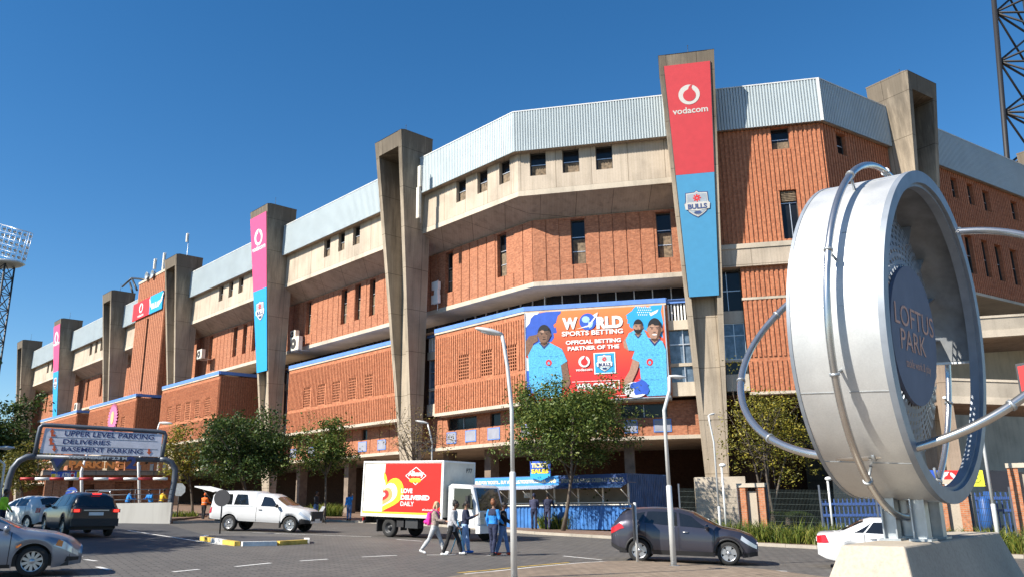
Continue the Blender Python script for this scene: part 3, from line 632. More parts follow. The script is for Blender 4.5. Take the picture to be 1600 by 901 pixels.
long_banner(FM, PS[4], 26.6, fz(FM, PS[4], 580), fz(FM, PS[4], 655), hw3, M['pink'], M['cyan'], M['wv'], 'farthest and smallest pink and blue banner, on the second pylon from the left end', fz(FM, PS[4], 527), .95, fz(FM, PS[4], 539), fz(FM, PS[4], 598), .85)
for o in COL.objects:
    if o.get('label', '').startswith('pink and bright blue'): o['label'] = 'pink and bright blue banner hanging on the pylon above the dark green tree'
# horizontal banner on the stair tower
T = thing('banner', 'wide red and blue banner high on the narrow brick stair tower', 'banner', FM.P(-64, .6, 22.4), world=True)
xm = FM.on(235.5, 480, .6)[0]
for nm, a, b_, mt in (('red_panel', -69.0, xm, M['red']), ('blue_panel', xm, -59.3, M['cyan'])):
    b = MB(FM); b.box(a, b_, .6, .75, 22.3, 24.5); b.build(nm, mt, T)
b = MB(FM); ring_logo(b, (xm - 69.0) / 2, 23.6, .62, .765, 0, 1); write(b, 'vodacom', (xm - 69) / 2 - 1, (xm - 69) / 2 + 1, 22.5, 22.85, .765); b.build('logo', [M['wv'], M['red']], T)
b = MB(FM); c0 = (xm - 59.3) / 2
for sg in (-1, 1): b.poly([(c0 + sg * x, .765, z) for x, z in ((.5, 23.3), (1.5, 23.5), (2.1, 24.3), (2.2, 24.2), (1.9, 23.3), (1.2, 22.95), (.5, 22.95))])
write(b, 'BULLS', c0 - 1.2, c0 + 1.2, 22.75, 23.5, .775, 0, .04); b.build('bull_emblem', M['wv'], T)
# flower emblem
T = thing('flower_emblem', 'large pink petalled flower emblem mounted on the brick box left of the sign', 'emblem', FM.P(FM.on(177, 655, 2.8)[0], 2.8, 7), world=True)
ec = FM.on(176.5, 652, 2.85); b = MB(FM)
for k in range(26):
    t = 2 * math.pi * k / 26; d = Vector((math.cos(t), math.sin(t))); n = Vector((-d.y, d.x)); b.slab([(ec[0] + q.x, ec[1] + q.y) for q in (d * .4 - n * .05, d * 1.2 - n * .17, d * 1.75, d * 1.2 + n * .17, d * .4 + n * .05)], 2.84, 2.9)
b.build('petals', mat('emblem_pink', (.62, .18, .34), .5), T)
b = MB(FM); b.slab([(ec[0] + .5 * math.cos(t), ec[1] + .75 * math.sin(t)) for t in [2 * math.pi * k / 18 for k in range(18)]], 2.9, 2.95); b.build('flower_centre', mat('emblem_cream', (.70, .50, .22), .5), T)
# billboard
BB = thing('billboard', 'large orange and red betting billboard with three rugby players on the brick box', 'billboard', FB.P(4.8, -.9, 5.9), world=True)
t = NT('billboard_orange'); sx_ = t.n('ShaderNodeSeparateXYZ'); t.l(t.tc.outputs['Object'], sx_.inputs[0])
M['bbo'] = t.fin(t.ramp(t.math('DIVIDE', sx_.outputs[2], 5.8), [(.25, (.72, .03, .03)), (.62, (.78, .09, .035)), (.95, (.85, .22, .06))]), .5)
bz = lambda zx, zy: FB.on(780 + zx / 3.755, 440 + zy / 3.755, -.9)
tl, br = bz(152, 172), bz(990, 668); bx0, bx1, bz0, bz1 = .42, 9.25, 5.86, 11.60
b = MB(FB); b.box(bx0, bx1, -1.0, -.9, bz0, bz1); b.build('board', M['bbo'], BB)
b = MB(FB); b.box(bx0 - .05, bx0, -1.02, -.86, bz0, bz1); b.box(bx1, bx1 + .08, -1.02, -.86, bz0, bz1); b.box(bx0 - .05, bx1 + .08, -1.02, -.86, bz0 - .06, bz0); b.build('board_frame', M['alu'], BB)
def bp(mb, pts, lay, mi): 
    mb.poly([(max(bx0, min(bx1, p[0])), -.9 + .006 * lay, max(bz0, min(bz1, p[1]))) for p in [bz(*q) for q in pts]][::1], mi)
def be(mb, x, y, rx, ry, lay, mi, n=22): bp(mb, [(x + rx * math.cos(2 * math.pi * k / n), y + ry * math.sin(2 * math.pi * k / n)) for k in range(n)], lay, mi)
rs = random.Random(3)
def splash(pts, n=3, amp=14):                                        # ragged paint-splash outline
    o = []
    for i in range(len(pts)):
        a, b_ = Vector(pts[i]), Vector(pts[(i + 1) % len(pts)])
        for k in range(n): p = a.lerp(b_, k / n); o.append((p.x + (rs.uniform(-amp, amp) if k else 0), p.y + (rs.uniform(-amp, amp) if k else 0)))
    return o
b = MB(FB)
bp(b, splash([(152, 215), (200, 178), (362, 164), (318, 250), (335, 300), (290, 352), (230, 380), (152, 400)], 4), 1, 0); bp(b, splash([(152, 172), (235, 166), (185, 215), (152, 270)], 3, 8), 2, 1)
bp(b, splash([(158, 510), (205, 505), (255, 560), (235, 640), (162, 684)], 4), 1, 0); bp(b, splash([(158, 440), (178, 450), (182, 520), (160, 520)], 2, 4), 2, 1)
b.build('paint_splash', [M['royal'], M['wv'], M['cyan']], BB); b = MB(FB)
bp(b, splash([(742, 195), (800, 140), (872, 150), (900, 132), (957, 128), (962, 330), (905, 300), (770, 268), (752, 235)], 4, 10), 1, 2)
for k in range(26): be(b, 812 + (k % 7) * 12 + 6 * ((k // 7) % 2), 150 + (k // 7) * 14, 3.5, 3.5, 2, 1, 6)
bp(b, [(880, 185), (935, 160), (925, 180), (890, 200)], 3, 1)
b.build('paint_splash', [M['royal'], M['wv'], M['cyan']], BB)
SK1, SK2 = mat('print_skin_dark', (.19, .10, .062), .5, 0, .25, 9), mat('print_skin_mid', (.40, .225, .155), .5, 0, .2, 9)
JB = mat('print_jersey', (.09, .42, .68), .5, 0, .35, 14); HB = mat('print_hair', (.012, .011, .012), .5)
def player(head, jersey, arms, sk, lay, beard=False):
    q = MB(FB); hx, hy, rx, ry = head
    for a in arms: bp(q, a, lay, 0)
    bp(q, [(hx - rx * .6, hy + ry * .5), (hx + rx * .6, hy + ry * .5), (hx + rx * .8, hy + ry * 1.35), (hx - rx * .8, hy + ry * 1.35)], lay, 0)
    bp(q, jersey, lay + 1, 1); bp(q, [(hx - rx * .85, hy + ry * 1.02), (hx, hy + ry * 1.75), (hx + rx * .9, hy + ry * 1.02), (hx + rx * .65, hy + ry * 1.0), (hx, hy + ry * 1.5), (hx - rx * .6, hy + ry * 1.0)], lay + 2, 3)
    bp(q, [(hx - rx * .6, hy + ry * .9), (hx + rx * .6, hy + ry * .9), (hx + rx * .5, hy + ry * 1.15), (hx, hy + ry * 1.48), (hx - rx * .5, hy + ry * 1.15)], lay + 2, 0)
    be(q, hx - rx * 1.0, hy + 4, rx * .16, ry * .2, lay + 2, 0, 8); be(q, hx + rx * 1.0, hy + 4, rx * .16, ry * .2, lay + 2, 0, 8)
    be(q, hx, hy, rx, ry, lay + 3, 0); bp(q, [(hx + rx * 1.03 * math.cos(t), hy - ry * .12 - ry * .98 * math.sin(t)) for t in [math.pi * k / 14 for k in range(15)]] + [(hx - rx * .8, hy - ry * .35), (hx + rx * .8, hy - ry * .35)][::1], lay + 4, 2)
    if beard: bp(q, [(hx + rx * .95 * math.cos(t), hy + ry * .3 + ry * .7 * math.sin(t)) for t in [math.pi * k / 12 for k in range(13)]] + [(hx - rx * .5, hy + ry * .45), (hx + rx * .5, hy + ry * .45)], lay + 4, 2)
    for sg in (-1, 1):
        be(q, hx + sg * rx * .40, hy - ry * .02, rx * .13, ry * .045, lay + 5, 2, 8); bp(q, [(hx + sg * rx * .18, hy - ry * .17), (hx + sg * rx * .68, hy - ry * .22), (hx + sg * rx * .68, hy - ry * .165), (hx + sg * rx * .18, hy - ry * .125)], lay + 5, 2)
    bp(q, [(hx - rx * .14, hy + ry * .3), (hx + rx * .14, hy + ry * .3), (hx + rx * .2, hy + ry * .36), (hx - rx * .2, hy + ry * .36)], lay + 5, 2); be(q, hx, hy + ry * .58, rx * (.36 if lay > 8 else .28), ry * (.075 if lay > 8 else .035), lay + 5, 4 if lay > 8 else 2, 12)
    be(q, hx - rx * .3, hy - ry * .3, rx * .3, ry * .2, lay + 4, 5, 10) if not beard else None
    jx = sum(p[0] for p in jersey) / len(jersey); jy = hy + ry * 3.1
    if not beard:
        for k in range(12): be(q, jx + (k % 4 - 1.5) * rx * .85, jy + (k // 4 - .4) * ry * 1.25, rx * .30, ry * .05, lay + 2, 6, 6)
        be(q, jx + rx * .1, hy + ry * 3.35, rx * .48, ry * .36, lay + 3, 7, 14); be(q, jx + rx * .1, hy + ry * 3.4, rx * .22, ry * .18, lay + 4, 1, 10)
    bp(q, [(hx + rx * math.sin(t), hy - ry * math.cos(t)) for t in [R(40 + 14 * k) for k in range(10)]] + [(hx + rx * .35, hy + ry * .8), (hx + rx * .5, hy + ry * .2), (hx + rx * .62, hy - ry * .4)], lay + 4, 8)
    bp(q, [(hx - rx * .5, hy + ry * .98), (hx + rx * .55, hy + ry * .95), (hx + rx * .5, hy + ry * 1.15), (hx, hy + ry * 1.3), (hx - rx * .45, hy + ry * 1.1)], lay + 2, 8)
    q.build('player', [sk, JB, HB, M['navy'], M['wv'], mat('print_highlight', (.48, .29, .2), .5), mat('print_jersey_dark', (.05, .27, .5), .5), M['red'], mat('print_shadow', (.10, .052, .033), .5)], BB)
player((815, 262, 27, 40), [(742, 340), (760, 300), (800, 278), (850, 280), (875, 330), (850, 410), (760, 400)], [[(728, 350), (745, 320), (770, 340), (775, 395), (760, 405), (732, 385)]], SK2, 5, True)
player((264, 306, 37, 50), [(170, 430), (200, 372), (238, 352), (300, 356), (368, 392), (400, 464), (362, 488), (372, 560), (364, 672), (215, 690), (178, 600)], [[(157, 425), (156, 350), (175, 318), (222, 308), (228, 345), (200, 362), (196, 420), (175, 440)], [(360, 484), (398, 470), (418, 590), (402, 625), (372, 610)]], SK1, 5)
player((912, 276, 40, 58), [(778, 450), (815, 350), (872, 326), (958, 346), (986, 400), (988, 664), (868, 670), (830, 560), (822, 470)], [[(784, 452), (826, 466), (806, 530), (752, 642), (720, 655), (735, 570), (765, 520)]], SK2, 11)
b = MB(FB); be(b, 800, 632, 72, 46, 18, 0); bp(b, splash([(770, 600), (830, 575), (880, 600), (870, 660), (800, 664)], 4, 10), 19, 1); b.build('rugby_ball', [M['wv'], M['royal']], BB)
b = MB(FB)
def bt(txt, x0, x1, ytop, ybot, lay=8, bold=.03):
    l0, l1 = bz(x0, ybot), bz(x1, ybot); t_ = bz(x0, ytop); write(b, txt, l0[0], l1[0], l0[1], t_[1], -.9 + .006 * lay, 0, bold)
bt('W', 372, 462, 212, 281, 8, .06); bt('RLD', 572, 728, 205, 275, 8, .06); bt('SPORTS BETTING', 368, 728, 292, 320, 8, .03); bt('OFFICIAL BETTING', 391, 716, 345, 369, 8, .04); bt('PARTNER OF THE', 403, 706, 380, 404, 8, .04)
bt('vodacom', 450, 548, 507, 524, 8, .02); bt('WSB.CO.ZA', 447, 690, 597, 632, 8, .05)
for (x0, y0, x1, y1) in ((428, 585, 700, 588), (436, 640, 706, 643)): bp(b, [(x0, y0), (x1, y0 - 11), (x1, y1 - 11), (x0, y1)], 8, 0)
bp(b, [(700, 574), (706, 574), (708, 632), (702, 632)], 8, 0); bp(b, [(160, 682), (980, 656), (980, 659), (160, 685)], 8, 0)
ga_ = bz(499, 467); ring_logo(b, ga_[0], ga_[1], .36, -.85, 0, 1); b.build('lettering', [M['wv'], M['red']], BB)
b = MB(FB); be(b, 520, 233, 49, 49, 7, 0, 30); be(b, 508, 220, 24, 20, 8, 1, 9); bp(b, splash([(520, 230), (552, 236), (545, 262), (528, 272)], 2, 4), 8, 1); bp(b, [(452, 276), (520, 255), (560, 205), (548, 196), (578, 178), (574, 212), (566, 208), (530, 262)], 9, 2); b.build('globe', [M['royal'], mat('print_land', (.35, .58, .78), .5), M['wv']], BB)
b = MB(FB); bp(b, [(553, 417), (680, 410), (686, 534), (559, 541)], 7, 1); bp(b, [(560, 422), (674, 416), (679, 529), (565, 534)], 8, 4); c_ = bz(618, 474); crest(b, c_[0], c_[1], .48, -.845, 0, 1, 2, 3); b.build('crest', [M['navy'], M['wv'], mat('print_pale_blue', (.4, .6, .68), .5), M['red'], M['cyan']], BB)
b = MB(FB)
for x in (1.2, 3.4, 5.6, 7.8): b.box(x, x + .06, -1.1, -1.0, 5.9, 11.5)
b.build('mounting_rail', M['galv'], BB)
# antennas, air conditioners, lamps and rods
def panel_antenna(fr, px0, px1, py0, py1, w, label, grp=None, drop=.3):
    a0, c1 = fr.on(px0, py0, w); a1, c0 = fr.on(px1, py1, w); ac = (a0 + a1) / 2; hw = .16
    T = thing('panel_antenna', label, 'antenna', fr.P(ac, w, c0), world=True, group=grp); b = MB(fr); b.box(ac - hw, ac + hw, w - .08, w + .08, c0, c1); b.box(ac - hw + .03, ac + hw - .03, w + .08, w + .1, c0 + .05, c1 - .05); b.build('antenna_panel', M['offwhite'], T)
    b = MB(fr); b.tube([(ac, w - .22, c0 - drop), (ac, w - .22, c1 + .1)], .04, 6); b.box(ac - .05, ac + .05, w - .24, w - .08, c0 + .2, c0 + .3); b.box(ac - .05, ac + .05, w - .24, w - .08, c1 - .3, c1 - .2); b.build('mast_bracket', M['galv'], T)
panel_antenna(FM, 652, 660, 262, 290, .9, 'upper white panel antenna on the right flank of the hollow pylon'); panel_antenna(FM, 649.5, 658, 295, 339, .95, 'lower, longer white panel antenna on the right flank of the hollow pylon')
panel_antenna(FM, 254, 257, 397, 421, -1.5, 'white panel antenna standing tall on the stair tower roof', drop=1.5); panel_antenna(FM, 240, 243, 406, 419, -1.2, 'short white panel antenna at the left edge of the stair tower roof', drop=1.5); panel_antenna(FM, 291, 293.5, 366, 377, -6, 'highest white panel antenna, on a thin mast behind the dark pylon top', drop=7)
def rod(p, h, label, r=.03): b = MB(); b.tube([p, p + Vector((0, 0, h * .5)), p + Vector((0, 0, h))], [r, r * .7, r * .4], 6); b.ball(p + Vector((0, 0, h)), r * 1.3, 6, 4); b.box(p.x - .08, p.x + .08, p.y - .08, p.y + .08, p.z - .02, p.z + .06); return tag(b.build('lightning_rod', M['steel']), label, 'lightning rod', 'lightning rods on the pylon tops')
for fr, s, lb in ((FM, PS[0], 'thin rod on top of the hollow pylon with panel antennas'), (FM, PS[1], 'thin rod on the pylon with the large pink banner'), (FM, PS[3], 'thin rod on the pylon just left of the stair tower'), (FM, PS[4], 'thin rod on the pylon with the small pink banner'), (FM, PS[5], 'thin rod on the last pylon at the left end'), (FB, 11.73, 'thin rod on the pylon with the red banner'), (FD, 9.0, 'thin rod on the sunlit pylon at the far right')):
    rod(fr.P(s + .2, .3, 27.44), 1.3, lb)
def aircon(fr, px, py, w, k, label):
    a, c = fr.on(px, py, w); T = thing('air_conditioner', label, 'air conditioner', fr.P(a, w, c - .4 * k), world=True, group='air conditioners on the stadium walls'); h = .42 * k
    b = MB(fr); b.box(a - .5 * k, a + .5 * k, w - .4, w, c - h, c + h); b.build('casing', M['offwhite'], T)
    b = MB(fr); b.slab([(a - .12 * k + .33 * k * math.cos(t), c + .33 * k * math.sin(t)) for t in [2 * math.pi * q / 20 for q in range(20)]], w, w + .02); b.build('fan_grille', M['dark'], T)
    b = MB(fr); disc(b, a - .12 * k, c, .08 * k, .08 * k, w + .03); b.build('fan_hub', M['offwhite'], T)
    b = MB(fr); b.box(a - .45 * k, a - .38 * k, w - 1.2, w, c - h - .08, c - h); b.box(a + .38 * k, a + .45 * k, w - 1.2, w, c - h - .08, c - h); b.build('wall_bracket', M['galv'], T)
aircon(FM, 460, 536, -1.4, 1.5, 'large white air conditioner right of the pylon with the big pink banner'); aircon(FM, 457.5, 522.5, -1.5, .95, 'small air conditioner directly above the large white one')
aircon(FM, 311.5, 552.5, -1.0, 1.2, 'white air conditioner right of the tall dark pylon beside the stair tower'); aircon(FM, 118, 635, -1.0, 1.35, 'white air conditioner far left, above the sign gantry')
def wallbox(fr, px, py, w, hw, hh, name, label, mt, cat='equipment box'):
    a, c = fr.on(px, py, w); b = MB(fr); b.box(a - hw, a + hw, w - .3, w, c - hh, c + hh); b.box(a - hw - .02, a + hw + .02, w - .06, w - .02, c - hh - .02, c + hh + .02); b.tube([(a, w - .33, c - hh - .5), (a, w - .33, c + hh + .2)], .03, 6); return tag(b.build(name, mt), label, cat)
wallbox(FM, 679, 446, -1.9, .36, .3, 'equipment_box', 'upper large white equipment box on the shaded wall beside the hollow pylon', M['wv']); wallbox(FM, 680.5, 456, -1.9, .18, .22, 'equipment_box', 'small white equipment box between two larger ones on the wall', M['wv']); wallbox(FM, 678.5, 467, -1.9, .38, .32, 'equipment_box', 'lower large white equipment box on the shaded wall beside the hollow pylon', M['wv'])
for px, py, lb in ((228, 431, 'left of two round floodlights on the stair tower roof edge'), (237, 428, 'right of two round floodlights on the stair tower roof edge')):
    a, c = FM.on(px, py, .9); b = MB(Fr(FM.P(a, .6, c), FM.ex, FM.ez, FM.ey)); b.lathe([(.1, -.35), (.3, -.1), (.5, .25), (.52, .28), (.46, .26), (.05, .1)], 14); b.tube([(0, 0, -.3), (0, -.8, -.3)], .05, 6); tag(b.build('floodlight', M['galv']), lb, 'floodlight', 'floodlights on the stair tower roof')
b = MB(FM); a0, c0 = FM.on(191, 448, -1); a1, c1 = FM.on(206, 434.5, -1); a2, c2 = FM.on(231, 437, -1); a3, c3 = FM.on(214, 453, -1)
for p, q in (((a0, c0), (a1, c1)), ((a1, c1), (a2, c2)), ((a1, c1), (a3, c3)), ((a1 - .6, c1 - .5), (a3 - 1.6, c3))): b.tube([(p[0], -1, p[1]), (q[0], -1, q[1])], .13, 6)
tag(b.build('roof_truss', M['steel']), 'black steel truss sticking out left of the stair tower roof', 'truss')
# ---------------------------------------------------------------- ring sculpture on its plinth
t = NT('brushed_sheet_metal'); c = t.ramp(t.noise(1.2, 6, mul=(1, 1, .6)), [(.3, (.50, .51, .51)), (.7, (.66, .67, .665))]); c = t.mix(.35, c, t.ramp(t.noise(45, 4), [(.3, (.74, .74, .74)), (.7, (1.05, 1.05, 1.05))]), 'MULTIPLY')
rg_ = t.ramp(t.noise(2.0, 5), [(.3, (.38, .38, .38)), (.7, (.56, .56, .56))]); t.bump(t.noise(3.2, 3), .12, .03); M['sheet'] = t.fin(c, rg_, .5)
M['tube'] = mat('polished_tube', (.55, .54, .52), .26, .9, .08, 4)
M['frame_blue'] = mat('blue_grey_steel', (.24, .27, .31), .5, .25, .12, 4)
M['disc'] = mat('navy_disc', (.150, .170, .235), .62, 0, .12, 1.5, spec=.2)
M['cpr'] = mat('copper_lettering', (.60, .27, .17), .5)
SCU = thing('ring_sculpture', 'huge silver drum shaped ring sculpture with looping steel tubes and a dark name disc', 'sculpture', (5.97, 12.32, -.68), world=True)
n_ = (azv(132.5) * math.cos(R(3.76)) + Vector((0, 0, -math.sin(R(3.76))))).normalized(); DR, DL = 2.47, 1.256
ex_ = (-n_).cross(Vector((0, 0, 1))).normalized(); up_ = ex_.cross(-n_); CF = Vector((6.436, 11.9, 2.299)); FS = Fr(CF, ex_, up_, n_)
b = MB(FS); b.lathe([(DR, 0), (DR, -DL), (DR - .06, -DL), (DR - .06, 0)], 104, close=True, arc=(R(-4), R(288))); drum = b.build('drum_shell', M['sheet'], SCU)
b = MB(FS); b.lathe([(DR - .075, -.03), (DR - .075, -DL + .03)], 104, arc=(R(-3), R(287))); b.build('darkening_liner', mat('darkening_liner_grey', (.16, .17, .18), .55, .3, .3, 3), drum)  # inner sheet added to darken the drum interior, shade put into its colour
for ang in (28, 75, 118, 152, 178, 205, 232, 262):
    b = MB(FS); t_ = R(ang); d = Vector((math.cos(t_), math.sin(t_))); e = Vector((-d.y, d.x)) * .006
    for z0, z1 in ((-.56, -.03), (-DL + .02, -.68)): b.hexa([((d * k).x + s * e.x, (d * k).y + s * e.y, z) for z in (z0, z1) for s, k in ((-1, DR - .01), (1, DR - .01), (1, DR + .006), (-1, DR + .006))])
    b.build('sheet_seam', M['galv'], drum)
b = MB(FS); b.lathe([(DR + .012, -.05), (DR + .012, .035), (DR - .17, .035), (DR - .17, -.02), (DR - .02, -.05)], 128, close=True, sharp=True); b.build('front_flange', M['frame_blue'], SCU)
b = MB(FS); b.lathe([(DR + .01, -DL - .02), (DR + .01, -DL + .03), (DR - .14, -DL + .03), (DR - .14, -DL - .02)], 128, close=True, sharp=True); b.build('back_flange', M['frame_blue'], SCU)
b = MB(FS); b.lathe([(2.31, -.02), (2.31, -.15), (2.25, -.15), (2.25, -.02)], 110, close=True, sharp=True); b.build('inner_ring', M['frame_blue'], SCU)
for k in range(20):
    t_ = R(6 + k * 360 / 20); f = Fr(FS.P(0, 0, 0), ex_ * math.cos(t_) + up_ * math.sin(t_), -ex_ * math.sin(t_) + up_ * math.cos(t_), n_)
    if 284 < 6 + k * 360 / 20 < 352: continue
    q = MB(f); q.box(1.97, DR - .08, -.012, .012, -1.2, -.62); q.build('brace', M['frame_blue'], SCU)
    if False: q = MB(f); q.tube([(2.05, .1, -.45), (2.22, .70, -1.05)], .035, 6); q.build('diagonal_brace', M['galv'], SCU)
b = MB(FS); NR, NS = 8, 60; r0, r1 = 1.03, 1.99; zf = lambda r: -.40 - .20 * (r - r0) / (r1 - r0)
pt = lambda r, th: (r * math.cos(th), r * math.sin(th), zf(r))
for i in range(NR):
    ra, rb = r0 + (r1 - r0) * i / NR, r0 + (r1 - r0) * (i + 1) / NR; fr_ = .42 + .24 * i / NR
    for k in range(NS):
        ta = 2 * math.pi * (k + .42 * i) / NS; tb = ta + 2 * math.pi / NS; rm, tm = (ra + rb) / 2, (ta + tb) / 2; hr, ht_ = (rb - ra) / 2 * fr_, (tb - ta) / 2 * fr_
        o_ = [pt(ra, ta), pt(rb, ta), pt(rb, tb), pt(ra, tb)]; i_ = [pt(rm - hr, tm - ht_), pt(rm + hr, tm - ht_), pt(rm + hr, tm + ht_), pt(rm - hr, tm + ht_)]
        b.add(o_ + i_, [(0, 1, 5, 4), (1, 2, 6, 5), (2, 3, 7, 6), (3, 0, 4, 7)])
b.build('perforated_dish', M['frame_blue'], SCU)
b = MB(FS); b.lathe([(0, -.39), (1.07, -.39), (1.07, -.34), (0, -.34)], 72, sharp=True); dsc = b.build('name_disc', M['disc'], SCU)
FT = Fr(FS.P(0, 0, -.34), ex_, n_, up_); b = MB(FT)
write(b, 'LOFTUS', -.90, .95, .08, .40, .008, 0, .0, 1.0); write(b, 'PARK', -.70, .48, -.28, .03, .008, 0, .0); write(b, 'tackle work & play', -.52, .66, -.57, -.40, .008, 0, .0); b.build('lettering', M['cpr'], dsc)
b = MB(FS); b.tube([(2.71 * math.cos(t), 2.71 * math.sin(t), -.61) for t in [2 * math.pi * k / 120 for k in range(120)]], .050, 12, closed=True); b.build('hoop', M['tube'], SCU)
for k in range(10):
    t_ = R(18 + 36 * k); q = MB(FS); q.tube([(2.44 * math.cos(t_), 2.44 * math.sin(t_), -.61), (2.70 * math.cos(t_), 2.70 * math.sin(t_), -.61)], .022, 6)
    c_ = Vector((2.71 * math.cos(t_), 2.71 * math.sin(t_), -.61)); ta_ = Vector((-math.sin(t_), math.cos(t_), 0)); q.tube([c_ - ta_ * .02, c_ + ta_ * .02], .066, 12); q.build('standoff', M['galv'], SCU)
kk = .858; oc = Vector((7.02, 14.57, 2.83)) * kk; on_ = azv(227.5) * math.cos(R(41.5)) + Vector((0, 0, math.sin(R(41.5)))); oa = on_.cross(Vector((0, 0, 1))).normalized(); ob_ = on_.cross(oa)
FO = Fr(oc, oa, ob_, on_); OR_ = 3.03 * kk
b = MB(FO); b.tube([(OR_ * math.cos(t), OR_ * math.sin(t), 0) for t in [2 * math.pi * k / 128 for k in range(128)]], .060, 12, closed=True); orb = b.build('orbit_ring', M['tube'], SCU)
for k in range(9):
    t_ = R(15 + 40 * k); c_ = Vector((OR_ * math.cos(t_), OR_ * math.sin(t_), 0)); ta_ = Vector((-math.sin(t_), math.cos(t_), 0)); q = MB(FO); q.tube([c_ - ta_ * .02, c_ + ta_ * .02], .078, 12); q.build('pipe_clamp', M['galv'], orb)
FL_ = Fr((CF.x, CF.y, 0), ex_, Vector((n_.x, n_.y, 0)).normalized(), (0, 0, 1))
for ea, eb in ((-.36, -.52), (.36, -.52), (-.36, -.93), (.36, -.93)):
    q = MB(FL_); q.box(ea - .09, ea + .09, eb - .10, eb - .08, -.68, -.02); q.box(ea - .09, ea + .09, eb + .08, eb + .10, -.68, -.02); q.box(ea - .012, ea + .012, eb - .08, eb + .08, -.68, -.02); q.box(ea - .14, ea + .14, eb - .15, eb + .15, -.68, -.65); q.build('leg', M['galv'], SCU)
zt = -.68; A_, B_, C_ = [Vector(atZ(*p, zt)) for p in ((1334, 849), (1413, 853), (1561, 830.5))]
e1 = (C_ - B_).normalized(); e2 = Vector((-e1.y, e1.x, 0)); wd = .80; A_ = B_ + e2 * wd + e1 * -.05; D_ = C_ + e2 * wd
tp = [A_, B_, C_, D_]; cen = sum(tp, Vector()) / 4; bt_ = []
for p in tp:
    u = (p - cen).dot(e1); v = (p - cen).dot(e2); q = cen + e1 * (u + math.copysign(.72, u)) + e2 * (v + math.copysign(.40, v)); bt_.append(Vector((q.x, q.y, gz(q.x, q.y))))
b = MB(); b.add(tp + bt_, [(3, 2, 1, 0), (0, 1, 5, 4), (1, 2, 6, 5), (2, 3, 7, 6), (3, 0, 4, 7)])
bpy_ = b.build('concrete_plinth', M['plinth']); tag(bpy_, 'sloping pale concrete plinth under the silver ring sculpture', 'plinth')
bv = bpy_.modifiers.new('b', 'BEVEL'); bv.width = .025; bv.segments = 2
